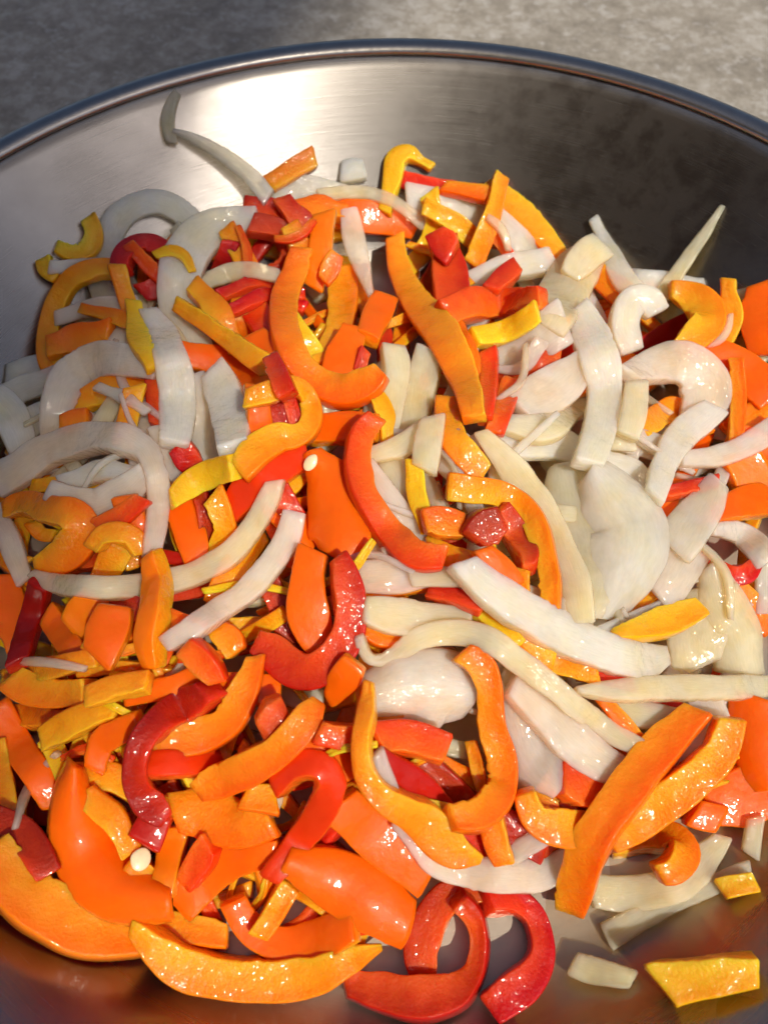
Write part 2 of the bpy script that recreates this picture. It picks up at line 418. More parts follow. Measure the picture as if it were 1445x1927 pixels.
# thin film of oil and juice along the near side of the pan
def pan_z(r):
    for (r0, z0), (r1, z1) in zip(inner, inner[1:]):
        if r0 <= r <= r1: return z0 + (z1 - z0) * (r - r0) / (r1 - r0)
    return 0
OIL, ont, ob = mat('cooking oil')
otc = node(ont, 'ShaderNodeTexCoord'); ono = noise_tex(ont, otc.outputs['Object'], 160, 3)
link(ont, mixc(ont, ono.outputs[0], (.42, .22, .04), (.50, .30, .08)), ob.inputs['Base Color'])
ob.inputs['Roughness'].default_value = .12; ob.inputs['Alpha'].default_value = .2
ob.inputs['Coat Weight'].default_value = 1; ob.inputs['Coat Roughness'].default_value = .02
onb = bump(ont, ono.outputs[0], .6, .0012); link(ont, onb, ob.inputs['Normal']); link(ont, onb, ob.inputs['Coat Normal'])
def film(a0, a1, r0, r1, seed, label):
    nu, nv = 140, 14; vv = []; ff = []
    o = Vector((seed * 7.3, 1.7, seed))
    for i in range(nu + 1):
        u = i / nu; a = R(a0 + (a1 - a0) * u)
        taper = math.sin(math.pi * u) ** .4
        lo = r0 + .010 * noise.noise(o + Vector((u * 9, 0, 0))); hi = r1 + .009 * noise.noise(o + Vector((u * 11, 5, 0)))
        m = (lo + hi) / 2; h = max((hi - lo) / 2 * taper, .0003)
        for j in range(nv + 1):
            r = m + h * (2 * j / nv - 1)
            edge = 1 - (2 * j / nv - 1) ** 4
            vv.append((r * math.sin(a), r * math.cos(a), pan_z(r) + .00012 + .0006 * edge * taper))
    for i in range(nu):
        for j in range(nv):
            k = i * (nv + 1) + j; ff.append((k, k + 1, k + nv + 2, k + nv + 1))
    me = bpy.data.meshes.new('oil_film'); me.from_pydata(vv, [], ff)
    b = bmesh.new(); b.from_mesh(me); bmesh.ops.recalc_face_normals(b, faces=b.faces[:]); b.to_mesh(me); b.free()
    o = tag(link_mesh('oil_film', me, [OIL]), label, kind='stuff'); o.location = PAN_AT
film(112, 168, .080, .112, 1, 'oily film around the loose pieces at lower right')

PIECES = [
('O','buried','beside the straight amber pepper stick','',3.1,-5,0,(0.13,-0.46,0.88),'-38.8,85.1,8.7,3.8 -40.5,81.0,8.1,3.8 -42.0,75.8,8.8,3.7 -43.1,69.9,10.2,3.7 -44.1,64.2,11.4,3.6 -45.1,59.4,11.9,3.6 -46.4,55.6,11.2,3.5'),
('Y','buried','beside the straight amber pepper stick','',3.1,0,0,(0.15,-0.45,0.88),'-64.8,76.4,12.4,3.5 -62.0,74.5,10.9,3.5 -59.3,72.5,9.4,3.5 -56.1,69.9,8.7,3.5 -52.1,66.4,9.9,3.5 -47.7,63.2,12.2,3.4 -43.6,61.8,13.5,3.4 -39.9,61.9,13.4,3.4 -36.3,62.2,12.9,3.4'),
('O','buried','beside the yellowish onion slab','',3.1,11,0,(-0.05,-0.23,0.97),'28.0,-15.0,19.3,4.0 25.3,-16.7,18.9,4.0 22.6,-18.5,18.7,4.0 19.9,-20.3,18.7,4.0 17.2,-21.9,18.7,4.0 14.3,-23.3,18.6,4.0 11.4,-24.4,18.6,3.9 8.4,-25.2,18.6,3.9 5.4,-25.9,18.6,3.9 2.4,-26.5,18.5,3.9 -0.6,-27.1,18.3,3.9'),
('T','buried','beside the bent orange pepper piece','',3.1,9,0,(0.15,-0.14,0.98),'-56.6,-45.1,10.9,3.6 -53.5,-45.3,11.1,3.6 -50.4,-45.5,11.5,3.6 -47.2,-45.7,11.9,3.6 -44.1,-46.0,12.4,3.6 -41.0,-46.6,12.7,3.6 -38.0,-47.4,12.9,3.6 -35.1,-48.3,13.1,3.5 -32.2,-49.4,13.1,3.5 -29.4,-50.4,12.9,3.5 -26.6,-51.4,12.6,3.5'),
('A','buried','beside the onion strip','',3.1,-5,0,(0.29,-0.26,0.92),'-87.9,19.4,8.6,4.6 -89.0,16.1,7.6,4.5 -89.9,12.6,7.1,4.5 -90.7,9.0,6.8,4.5 -91.2,5.3,6.7,4.4 -91.4,1.6,6.6,4.4 -91.1,-2.2,6.6,4.4 -90.3,-6.1,6.7,4.3 -89.2,-9.9,6.8,4.3 -88.1,-13.5,6.8,4.2 -87.1,-16.9,6.3,4.2 -86.6,-20.1,5.3,4.2'),
('A','buried','beside the large flat orange pepper leaf','',3.1,1,0,(0.06,-0.33,0.94),'0.3,17.8,21.6,3.1 -2.4,15.9,21.1,3.1 -5.0,13.8,20.9,3.1 -7.5,11.6,20.8,3.0 -10.1,9.6,20.7,3.0 -12.8,7.8,20.5,3.0 -15.7,6.4,20.3,3.0 -18.7,5.4,20.0,3.0 -21.8,4.8,19.8,3.0 -25.0,4.5,19.7,3.0 -28.2,4.3,19.5,3.0 -31.3,4.1,19.3,3.0 -34.5,3.7,19.0,3.0'),
('A','buried','beside the upright two-faced amber pepper stick','',3.1,5,0,(0.17,-0.26,0.95),'-49.3,-1.9,19.0,3.3 -48.3,-4.9,18.1,3.3 -47.1,-8.1,17.7,3.3 -46.1,-11.4,17.4,3.3 -45.9,-14.6,17.0,3.2 -47.2,-17.3,16.4,3.2 -49.3,-19.5,15.8,3.2 -51.5,-21.4,15.2,3.2 -53.7,-23.3,14.3,3.2'),
('R','buried','beside the large flat orange pepper leaf','T',3.1,2,0,(0.06,-0.32,0.94),'-21.7,17.4,22.0,4.5 -20.3,14.0,21.5,4.5 -18.8,10.2,21.8,4.4 -17.4,6.3,22.2,4.4 -16.7,2.7,21.8,4.4 -16.8,-0.6,21.1,4.3 -17.5,-4.0,20.6,4.3 -18.3,-7.2,20.0,4.3 -19.1,-10.2,18.9,4.3'),
('Y','buried','beside the straight dark red pepper stick','T',3.1,13,0,(0.25,-0.18,0.95),'-90.6,-25.5,5.6,4.2 -87.2,-26.7,5.7,4.2 -83.6,-28.1,6.5,4.1 -80.0,-29.5,7.4,4.1 -76.3,-30.9,8.3,4.1 -72.8,-32.2,9.2,4.0 -69.4,-33.4,9.9,4.0 -66.0,-34.4,10.5,4.0 -62.8,-35.4,10.8,3.9 -59.7,-36.3,10.8,3.9'),
('O','buried','beside the long orange-red pepper hook','',3.1,-4,0,(0.02,-0.37,0.93),'-20.1,29.7,20.8,3.6 -17.2,27.4,20.4,3.6 -14.4,24.8,20.4,3.5 -11.5,22.0,20.7,3.5 -8.6,19.1,21.4,3.5 -5.5,16.4,22.6,3.4 -2.3,14.7,22.9,3.4 0.9,13.9,22.2,3.4 4.2,13.6,21.1,3.4 7.5,13.1,20.4,3.4 10.8,12.4,20.0,3.4'),
('O','buried','beside the long wavy amber pepper strip','',3.1,5,0,(-0.02,-0.47,0.88),'8.1,85.2,10.7,5.1 7.4,80.2,10.7,5.0 6.6,73.9,12.1,4.9 5.9,67.6,13.7,4.8 5.4,61.8,15.0,4.7 5.0,56.9,15.4,4.7 4.6,53.0,14.8,4.6'),
('A','buried','beside the thick white onion strip','',3.1,-1,0,(-0.19,-0.42,0.89),'72.1,78.1,14.0,4.8 70.9,75.1,12.0,4.8 69.7,72.5,9.8,4.8 68.4,69.8,7.6,4.8 67.1,66.5,6.0,4.8 65.7,61.7,5.9,4.8 64.7,55.9,7.1,4.7 64.4,50.3,8.5,4.6 64.8,45.4,9.3,4.6 65.6,41.0,9.8,4.5 66.6,37.2,9.6,4.5 67.8,33.8,8.7,4.5'),
('A','buried','beside the flat orange pepper block','T',3.1,3,0,(0.21,-0.18,0.96),'-66.8,-18.6,14.0,3.3 -65.6,-21.3,13.2,3.3 -64.4,-24.3,12.8,3.3 -63.0,-27.2,12.8,3.2 -61.4,-30.3,13.1,3.2 -59.6,-33.2,13.5,3.2 -57.8,-35.9,13.5,3.1 -56.0,-38.2,13.0,3.1 -53.9,-40.6,13.2,3.1 -51.5,-43.0,13.9,3.1 -49.3,-45.3,14.3,3.0 -47.4,-47.4,13.7,3.0'),
('O','buried','beside the long amber pepper curve','',3.1,-4,0,(0.03,-0.16,0.99),'-1.9,-30.6,19.2,4.2 -2.8,-33.3,18.2,4.2 -3.8,-36.0,17.5,4.1 -4.7,-38.7,17.0,4.1 -5.7,-41.4,16.4,4.1 -6.7,-44.1,15.9,4.1 -7.7,-46.7,15.4,4.1 -8.7,-49.4,15.4,4.0 -9.7,-52.1,15.6,4.0 -10.7,-54.7,15.3,4.0'),
('A','buried','beside the amber pepper wedge','',3.1,-5,0,(0.18,-0.04,0.98),'-63.0,-73.2,3.5,3.9 -60.3,-73.4,3.3,3.9 -57.6,-73.6,3.0,3.9 -54.9,-73.9,2.7,3.9 -52.2,-74.1,2.4,3.9 -49.4,-74.3,2.2,3.9 -46.7,-74.5,2.0,3.9 -43.9,-74.7,1.8,3.9'),
('O','buried','beside the small curled white onion nub','',3.1,-1,0,(-0.20,-0.46,0.86),'50.8,82.0,8.6,3.3 54.6,81.2,8.8,3.3 58.3,80.1,9.5,3.3 61.8,78.5,10.6,3.3 64.9,76.3,11.9,3.2 68.0,73.7,12.8,3.2 71.0,71.4,12.5,3.2 73.9,69.1,11.4,3.2 76.5,66.6,10.3,3.2 79.0,63.9,9.3,3.2 81.6,61.4,8.3,3.2'),
('O','buried','beside the deep red pepper strip','',3.1,-11,0,(-0.04,-0.10,0.99),'-2.7,-57.8,12.1,2.7 0.2,-58.1,12.0,2.7 3.0,-58.3,11.9,2.7 5.9,-58.6,11.7,2.7 8.8,-59.0,11.5,2.7 11.5,-59.9,11.0,2.7 14.1,-61.0,10.4,2.7 16.6,-62.4,9.4,2.7 19.0,-63.8,8.3,2.7 21.5,-65.1,7.3,2.7'),
('Y','buried','beside the pointed white onion sliver','',3.1,12,0,(0.03,-0.52,0.85),'-1.0,105.1,17.3,4.8 -4.4,103.2,16.2,4.8 -7.9,101.4,14.9,4.8 -11.6,99.9,14.0,4.8 -15.6,99.0,13.7,4.8 -19.7,98.5,13.7,4.8 -23.8,98.1,13.6,4.8'),
('O','buried','beside the long white onion arch','',3.1,3,0,(0.21,-0.37,0.90),'-69.3,58.1,13.3,3.5 -68.9,53.8,12.9,3.4 -68.4,49.4,12.8,3.4 -68.0,45.2,12.3,3.4 -67.5,41.0,12.2,3.3 -66.8,36.4,12.6,3.3 -66.0,31.8,13.2,3.3 -65.2,27.3,13.8,3.2 -64.5,23.0,14.3,3.2 -63.8,18.9,14.5,3.1 -63.4,15.2,14.3,3.1 -63.2,11.9,13.4,3.1'),
('O','buried','beside the broad white onion arch','',3.1,-10,0,(0.16,-0.46,0.87),'-61.4,89.1,21.5,4.6 -60.0,86.4,19.5,4.6 -58.6,84.1,17.3,4.6 -57.2,81.9,14.9,4.6 -55.9,79.2,12.8,4.6 -54.7,75.4,11.7,4.6 -53.7,70.3,11.8,4.6 -53.3,65.3,11.9,4.5 -53.5,60.6,11.9,4.5 -53.8,55.9,12.1,4.4 -54.2,51.4,12.1,4.3 -54.7,47.6,11.3,4.3'),
('A','buried','beside the glossy orange pepper strip','',3.1,11,0,(0.12,-0.12,0.99),'-45.6,-51.3,11.1,2.3 -42.6,-51.4,11.3,2.2 -39.6,-51.5,11.7,2.2 -36.6,-51.6,12.4,2.2 -33.4,-52.0,13.6,2.2 -30.4,-52.3,14.7,2.2 -27.4,-52.7,15.4,2.2 -24.5,-53.1,15.7,2.2 -21.7,-53.5,15.8,2.2 -18.9,-53.8,15.7,2.2'),
('O','buried','beside the yellow pepper edge','',3.1,-6,0,(0.18,-0.46,0.87),'-41.4,75.2,11.0,3.1 -45.4,74.8,11.0,3.1 -49.1,73.5,12.1,3.0 -52.7,71.9,13.4,3.0 -56.5,71.1,13.4,3.0 -60.5,70.7,12.5,3.0 -64.3,69.7,11.5,3.0 -67.8,67.9,11.1,3.0 -71.1,65.8,10.9,3.0 -74.5,64.0,10.4,3.0'),
('A','buried','beside the long dim amber pepper arc','',3.1,5,0,(0.26,-0.04,0.96),'-76.8,-63.1,9.8,4.1 -76.3,-65.5,9.4,4.1 -75.4,-68.0,9.6,4.1 -74.3,-70.5,10.2,4.0 -73.2,-73.0,10.8,4.0 -72.0,-75.4,11.4,3.9 -70.8,-77.7,11.9,3.9 -69.7,-79.9,12.0,3.9 -69.0,-82.1,11.4,3.9'),
('A','buried','beside the long tan onion strand','',3.1,10,0,(0.24,-0.24,0.94),'-81.3,-11.0,10.6,2.5 -78.1,-12.1,10.8,2.5 -74.5,-13.4,11.8,2.5 -70.7,-15.5,13.6,2.5 -67.3,-18.5,15.6,2.4 -65.2,-21.6,16.3,2.4 -63.8,-24.3,16.0,2.4 -62.5,-26.9,15.1,2.4'),
('T','buried','beside the thick bright white onion strip','',3.1,-2,0,(-0.08,-0.23,0.97),'13.4,-16.4,24.3,3.2 15.4,-18.9,24.2,3.1 17.4,-21.3,24.1,3.1 19.5,-23.3,23.2,3.1 21.9,-25.0,22.0,3.1 24.5,-26.4,21.0,3.1 27.1,-27.9,20.9,3.1 29.7,-29.6,21.6,3.1 32.2,-31.2,21.9,3.1'),
('D','buried','beside the cut onion wedge','',3.1,-12,0,(-0.00,-0.41,0.91),'-0.1,60.0,17.9,3.9 0.1,55.8,17.3,3.9 0.1,51.0,17.7,3.8 0.2,46.0,18.4,3.8 0.5,41.1,19.0,3.7 0.9,36.5,19.5,3.7 1.6,32.1,20.0,3.6 2.4,27.9,20.3,3.6 3.4,24.0,20.4,3.5 4.3,20.5,20.1,3.5 5.3,17.4,19.2,3.5'),
('W','buried','beside the broad translucent onion sheet','',3.1,-3,0,(-0.16,-0.47,0.87),'76.3,70.3,14.0,3.2 72.4,70.7,14.6,3.1 68.7,71.4,15.0,3.1 65.1,72.7,14.9,3.2 61.7,74.4,14.2,3.2 58.4,76.2,13.1,3.2 54.9,77.6,11.7,3.2 51.5,78.7,10.1,3.3 48.1,79.7,7.9,3.3 44.5,80.0,6.2,3.3 40.6,78.6,6.0,3.3 36.4,76.4,6.7,3.3 32.4,74.8,7.0,3.3'),
('O','buried','beside the glossy red pepper curl','',3.1,-3,0,(0.13,-0.51,0.85),'-31.1,101.7,19.8,3.7 -34.1,99.2,18.5,3.7 -37.1,96.4,17.3,3.7 -40.3,93.8,16.4,3.7 -44.0,91.7,16.4,3.6 -47.9,90.5,17.1,3.6 -51.8,89.9,17.9,3.6 -55.8,89.5,18.2,3.6'),
('O','buried','beside the bent orange pepper piece','',3.1,9,0,(0.14,-0.17,0.98),'-52.1,-31.4,14.9,3.9 -49.4,-32.7,14.6,3.8 -46.5,-33.9,14.7,3.8 -43.6,-35.3,14.9,3.8 -40.8,-36.8,15.4,3.8 -38.0,-38.7,16.2,3.7 -35.7,-40.9,16.7,3.7 -33.8,-43.2,16.5,3.7 -32.2,-45.7,16.6,3.7 -30.7,-48.3,17.3,3.6 -29.2,-50.9,17.8,3.6 -27.7,-53.2,17.5,3.5'),
('V','buried','beside the bent orange pepper piece','',3.1,-11,0,(0.15,-0.17,0.97),'-53.8,-30.0,18.2,3.2 -51.2,-31.7,17.9,3.1 -48.7,-33.5,17.9,3.1 -46.1,-35.2,17.9,3.1 -43.4,-37.0,18.2,3.1 -40.7,-38.7,18.8,3.1 -37.8,-40.1,19.5,3.0 -35.1,-41.2,19.7,3.0 -32.4,-41.9,19.3,3.0 -29.8,-42.4,18.2,3.0 -27.3,-42.8,16.9,3.0 -24.6,-43.4,16.0,3.1'),
('O','buried','beside the wide onion crescent','',3.1,-14,0,(0.25,-0.32,0.91),'-97.1,22.7,11.4,3.7 -93.7,21.4,11.1,3.7 -90.3,20.0,11.0,3.7 -86.8,18.5,11.0,3.7 -83.4,17.1,10.9,3.6 -79.8,15.6,11.1,3.6 -76.0,13.8,12.1,3.6 -71.7,11.5,14.0,3.5 -67.4,9.0,16.4,3.5 -63.5,7.1,18.0,3.4 -60.1,5.9,18.3,3.4 -57.1,5.1,17.9,3.4'),
('T','buried','beside the long orange-red pepper hook','T',3.1,-5,0,(0.02,-0.33,0.94),'-2.6,21.4,25.1,3.9 -3.1,17.7,24.9,3.9 -3.6,14.0,24.7,3.9 -4.2,11.0,23.5,3.9 -4.5,8.1,22.2,3.9 -4.5,4.9,21.4,3.8 -4.1,1.4,21.1,3.8 -3.3,-2.0,20.9,3.8 -2.3,-5.3,20.7,3.7 -1.3,-8.3,20.2,3.7 -0.5,-11.1,19.2,3.7'),
('A','buried','beside the bent orange pepper piece','',3.1,3,0,(0.15,-0.12,0.98),'-50.7,-46.3,17.2,2.6 -48.3,-47.6,16.6,2.6 -45.8,-48.7,16.0,2.6 -43.4,-49.9,15.3,2.6 -41.1,-51.3,14.6,2.6 -39.2,-53.1,13.5,2.6 -38.1,-55.2,11.9,2.6 -37.4,-57.6,10.6,2.6 -36.8,-60.0,9.5,2.6 -36.3,-62.5,8.5,2.6 -35.8,-64.9,7.4,2.6'),
('P','buried','beside the thick white onion strip','',3.1,13,0,(-0.17,-0.39,0.91),'49.4,57.5,12.7,3.4 50.3,53.3,12.1,3.4 50.9,48.3,12.4,3.3 51.4,43.4,13.0,3.3 52.1,38.6,13.5,3.2 53.1,34.3,13.8,3.2 54.4,30.3,13.9,3.2 55.8,26.6,13.8,3.1 57.5,23.3,13.4,3.1 59.2,20.3,12.4,3.1'),
('T','buried','beside the long pink onion strand','',3.1,11,0,(0.09,-0.25,0.97),'-14.4,-12.0,20.9,4.2 -16.7,-14.0,20.1,4.2 -19.0,-16.2,19.6,4.2 -21.4,-18.2,19.1,4.2 -24.1,-19.8,18.6,4.2 -27.1,-20.5,18.3,4.2 -30.3,-20.7,18.1,4.2 -33.5,-20.6,17.9,4.2 -36.8,-20.7,17.8,4.2'),
('A','buried','beside the folded orange-red pepper loop','',3.1,11,0,(0.05,-0.13,0.99),'-20.0,-43.2,16.3,2.8 -18.1,-45.5,15.6,2.8 -16.1,-47.8,15.6,2.8 -14.2,-50.4,16.5,2.8 -12.8,-53.2,17.4,2.7 -12.5,-55.8,16.4,2.7 -12.8,-58.2,14.1,2.7 -13.3,-60.6,11.8,2.7 -13.7,-63.1,10.2,2.7'),
('A','buried','beside the orange-red pepper band','T',3.1,-11,0,(0.10,-0.32,0.94),'-10.5,2.0,23.3,3.0 -13.7,1.3,23.7,3.0 -16.8,0.8,23.7,3.0 -20.1,0.8,22.7,3.0 -23.5,1.1,21.6,3.0 -26.9,1.4,21.0,3.0 -30.2,1.7,21.0,3.0 -33.5,2.2,20.9,3.0 -36.9,3.0,20.4,3.1 -40.3,3.7,20.0,3.1'),
('T','buried','beside the large flat orange pepper leaf','',3.1,3,0,(0.05,-0.37,0.93),'-0.2,32.7,22.2,3.0 -2.5,30.6,21.3,2.9 -4.8,28.0,21.1,2.9 -7.0,24.7,21.9,2.9 -9.2,21.4,22.8,2.9 -11.5,18.9,22.8,2.8 -13.8,16.6,22.5,2.8 -16.1,14.0,23.1,2.8 -18.3,11.3,23.7,2.8 -20.7,9.5,23.2,2.8 -23.2,8.2,21.8,2.8 -25.8,6.9,20.3,2.8'),
('T','buried','beside the long amber pepper curve','',3.1,9,0,(-0.03,-0.13,0.99),'-5.9,-50.4,15.3,3.8 -3.0,-50.8,16.0,3.8 -0.2,-51.3,16.7,3.8 2.7,-51.6,16.4,3.8 5.5,-51.6,15.1,3.8 8.4,-51.8,13.9,3.8 11.3,-52.1,13.3,3.8 14.1,-52.6,13.0,3.8 17.0,-53.1,12.6,3.8 19.8,-53.6,12.3,3.8 22.7,-54.1,12.0,3.8'),
('A','buried','beside the broadest flat orange pepper slab','',3.1,9,0,(0.01,-0.02,1.00),'-1.3,-71.4,7.7,2.8 -1.4,-73.7,6.5,2.8 -1.5,-76.0,5.3,2.8 -1.7,-78.4,4.2,2.8 -2.1,-80.7,3.2,2.8 -2.8,-82.9,2.5,2.8 -3.5,-85.1,1.9,2.8 -4.1,-87.4,1.0,2.8'),
('P','buried','beside the very long onion strand','T',3.1,6,0,(-0.16,-0.16,0.97),'40.5,-31.8,15.2,3.9 41.4,-34.4,14.0,3.9 42.3,-36.9,12.8,3.9 43.3,-39.4,11.4,3.9 44.2,-41.9,9.8,3.9 45.1,-44.4,8.2,3.9 46.0,-46.9,6.6,3.9 46.8,-49.4,5.1,3.9'),
('D','buried','beside the glossy orange pepper strip','T',3.1,12,0,(0.10,-0.10,0.99),'-31.3,-48.1,22.2,2.4 -30.0,-50.4,21.3,2.4 -28.7,-52.6,20.1,2.4 -27.6,-54.6,17.8,2.4 -26.9,-56.5,14.4,2.4 -26.5,-58.8,11.8,2.4 -26.3,-61.3,10.4,2.4 -26.3,-63.9,9.4,2.4 -26.3,-66.4,8.3,2.4 -26.3,-69.0,7.1,2.4'),
('T','buried','beside the amber pepper arc','',3.1,7,0,(-0.09,-0.28,0.95),'18.7,9.1,25.0,2.9 19.5,6.0,24.1,2.9 20.0,2.6,23.6,2.8 20.5,-0.7,23.3,2.8 21.2,-3.9,22.7,2.8 22.3,-6.7,21.9,2.8 24.1,-9.2,20.9,2.8 26.3,-11.2,20.0,2.8 28.6,-13.2,19.9,2.8 30.9,-15.5,20.6,2.7 33.1,-17.7,21.4,2.7 35.5,-19.6,21.2,2.7'),
('O','buried','beside the amber pepper band','',3.1,-3,0,(0.24,-0.38,0.89),'-79.1,61.1,13.4,3.1 -79.5,57.6,11.6,3.1 -79.8,54.0,9.9,3.1 -79.8,50.0,8.9,3.1 -79.3,44.8,9.4,3.1 -79.0,39.2,11.0,3.0 -80.2,35.2,11.1,3.0 -82.7,32.9,9.4,3.0 -85.6,30.9,7.5,3.0 -88.2,28.5,6.3,3.0 -90.6,25.9,5.2,3.0'),
('W','buried','beside the yellowish onion piece','T',3.1,8,0,(-0.15,-0.36,0.92),'27.8,24.6,18.1,3.5 31.1,23.9,17.8,3.5 34.3,23.2,17.4,3.5 37.5,22.5,17.0,3.5 40.8,22.1,16.6,3.5 44.2,22.1,16.2,3.5 47.6,22.4,15.8,3.6 51.0,22.9,15.7,3.6 54.3,23.2,15.9,3.6 57.6,23.5,16.1,3.6'),
('Y','buried','beside the glossy orange pepper strip','T',3.1,0,0,(0.06,-0.15,0.99),'-5.7,-43.5,19.1,2.9 -8.7,-44.2,18.3,2.9 -11.6,-44.9,17.6,2.9 -14.6,-45.6,17.7,2.9 -17.6,-46.0,18.1,2.9 -20.7,-46.0,17.7,2.9 -23.8,-45.9,17.1,2.9'),
('W','buried','beside the long yellowish onion strip','T',3.1,10,0,(-0.13,-0.33,0.93),'27.9,17.8,23.6,2.5 30.1,15.6,22.7,2.5 32.4,13.4,21.8,2.5 34.5,11.3,20.5,2.5 36.2,8.8,19.3,2.5 36.8,5.6,18.6,2.5 36.8,2.1,18.2,2.5 36.6,-1.2,17.7,2.5 36.7,-4.3,16.6,2.5'),
('A','buried','beside the short thick white onion tongue','',3.1,-10,0,(0.12,-0.38,0.92),'-18.0,30.2,23.5,3.7 -21.1,29.7,22.3,3.7 -24.3,29.6,20.6,3.8 -27.5,29.2,19.2,3.8 -30.7,28.6,18.5,3.8 -34.0,28.0,18.1,3.8 -37.3,28.0,17.7,3.8 -40.7,28.4,17.4,3.8 -44.1,28.9,17.1,3.8 -47.5,29.5,16.8,3.8 -50.9,29.9,16.6,3.9'),
('A','buried','beside the smooth orange-red pepper strip','T',3.1,7,0,(0.15,-0.12,0.98),'-30.7,-40.6,23.1,2.4 -32.4,-42.5,21.8,2.4 -34.3,-44.3,20.2,2.4 -36.3,-46.1,18.3,2.4 -37.9,-48.2,17.2,2.4 -39.0,-50.6,16.9,2.4 -39.8,-53.0,15.9,2.4 -40.3,-55.3,13.6,2.4 -40.6,-57.6,11.0,2.5 -40.5,-60.1,9.2,2.5 -40.3,-62.7,7.9,2.5 -40.2,-65.2,6.7,2.5'),
('A','buried','beside the large dark red pepper C','T',3.1,12,0,(0.18,-0.11,0.98),'-61.2,-50.6,8.6,3.3 -58.2,-51.1,8.6,3.3 -55.2,-51.6,8.9,3.3 -52.3,-52.5,9.2,3.2 -50.0,-54.4,9.1,3.2 -49.0,-56.9,8.5,3.2 -48.4,-59.4,7.6,3.2 -47.7,-61.9,6.5,3.2'),
('O','buried','beside the amber pepper arc','',3.1,-8,0,(-0.05,-0.33,0.94),'20.1,13.0,26.9,2.8 18.6,9.9,26.4,2.8 17.3,7.1,25.4,2.8 15.8,5.2,23.3,2.8 13.7,3.6,21.4,2.8 11.0,1.9,20.6,2.8 8.2,0.4,20.3,2.8 5.4,-1.1,19.9,2.8'),
('W','buried','beside the pale onion sheet','',3.1,5,0,(-0.24,-0.19,0.95),'67.0,-17.8,14.0,3.7 67.3,-20.3,12.3,3.7 67.7,-22.7,10.0,3.8 68.4,-25.0,7.3,3.8 69.4,-27.4,5.1,3.8 71.1,-29.7,3.6,3.8 73.5,-31.5,2.8,3.8 76.0,-33.0,2.2,3.8 78.6,-34.4,1.8,3.8 81.2,-35.9,1.2,3.8'),
('P','buried','beside the big pale glossy onion petal','T',3.1,-12,0,(-0.24,-0.26,0.94),'63.1,9.6,14.0,2.8 64.2,6.5,13.2,2.8 64.8,3.0,13.3,2.8 65.2,-0.9,14.1,2.7 65.8,-4.4,14.7,2.7 67.3,-7.0,13.8,2.7 69.8,-8.8,12.1,2.7 72.4,-10.4,11.1,2.7 75.0,-12.0,11.0,2.7 77.7,-13.3,10.6,2.7 80.9,-14.3,9.5,2.7 84.1,-15.3,8.0,2.7'),
('A','buried','beside the big pale glossy onion petal','',3.1,-14,0,(-0.23,-0.31,0.92),'60.6,20.3,14.4,2.5 62.9,18.2,13.2,2.5 65.3,16.0,12.2,2.5 67.5,13.5,11.6,2.4 69.3,10.7,11.3,2.4 70.4,7.3,11.3,2.4 70.4,3.4,12.0,2.4 69.5,-1.1,13.5,2.3 68.4,-5.4,14.9,2.3 67.8,-8.9,15.0,2.2 67.8,-11.9,13.9,2.2'),
('Y','buried','beside the amber-yellow pepper ring','',3.1,-7,0,(0.07,-0.39,0.92),'-5.1,28.4,23.9,2.6 -8.3,27.9,24.0,2.5 -11.5,27.1,24.4,2.5 -14.7,26.4,24.7,2.5 -17.9,26.1,24.7,2.5 -21.2,26.3,24.1,2.5 -24.6,26.9,23.2,2.5 -28.0,27.5,22.4,2.6 -31.4,28.1,21.8,2.6 -34.8,28.5,21.5,2.6 -38.1,28.7,21.4,2.6'),
('V','buried','beside the amber pepper arc','T',3.1,-2,0,(-0.06,-0.32,0.94),'22.5,13.3,26.7,2.9 21.4,9.9,26.4,2.8 20.3,6.2,26.5,2.8 18.8,3.2,25.9,2.8 16.5,1.5,24.7,2.8 13.5,1.0,23.8,2.8 10.3,0.7,23.5,2.8 7.2,0.2,23.2,2.8'),
('A','buried','beside the long white onion arch','T',3.1,5,0,(0.18,-0.31,0.93),'-57.4,17.9,19.1,3.1 -56.2,14.7,17.9,3.1 -54.7,11.3,17.2,3.1 -53.2,7.6,17.1,3.0 -52.3,3.6,17.2,3.0 -52.4,-0.4,17.6,3.0 -53.0,-4.3,18.4,2.9 -53.9,-7.7,18.8,2.9 -55.0,-10.7,18.1,2.9'),
('W','buried','beside the wide pink onion strip','',3.1,10,0,(-0.12,-0.16,0.98),'24.2,-35.8,20.0,4.0 25.9,-37.8,18.7,4.0 27.6,-39.8,17.1,4.0 29.3,-41.7,15.3,4.0 31.0,-43.8,13.8,4.0 32.5,-46.0,12.4,4.0 33.9,-48.2,11.1,4.0 35.4,-50.4,9.5,4.0 36.8,-52.6,8.1,4.1'),
('O','buried','beside the long orange pepper tongue','T',3.1,-10,0,(0.05,-0.21,0.98),'-18.4,-17.6,22.0,3.0 -17.6,-20.1,20.7,3.0 -16.8,-22.7,19.6,3.0 -15.9,-25.4,19.0,3.0 -15.0,-28.2,18.6,3.0 -14.2,-31.0,18.4,3.0 -13.5,-34.0,18.7,3.0 -12.8,-36.9,19.2,2.9 -12.1,-39.8,19.6,2.9 -11.5,-42.6,19.8,2.8 -11.0,-45.2,19.4,2.8'),
('T','buried','beside the large orange pepper loop','T',3.1,10,0,(0.08,-0.50,0.86),'-31.4,101.3,22.3,4.0 -31.0,98.3,20.0,4.0 -30.8,96.0,17.0,4.1 -30.4,94.0,13.6,4.1 -29.3,91.8,10.6,4.2 -27.2,89.1,8.6,4.2 -24.3,85.5,8.0,4.1 -21.1,81.3,8.3,4.1 -18.2,77.7,7.9,4.1'),
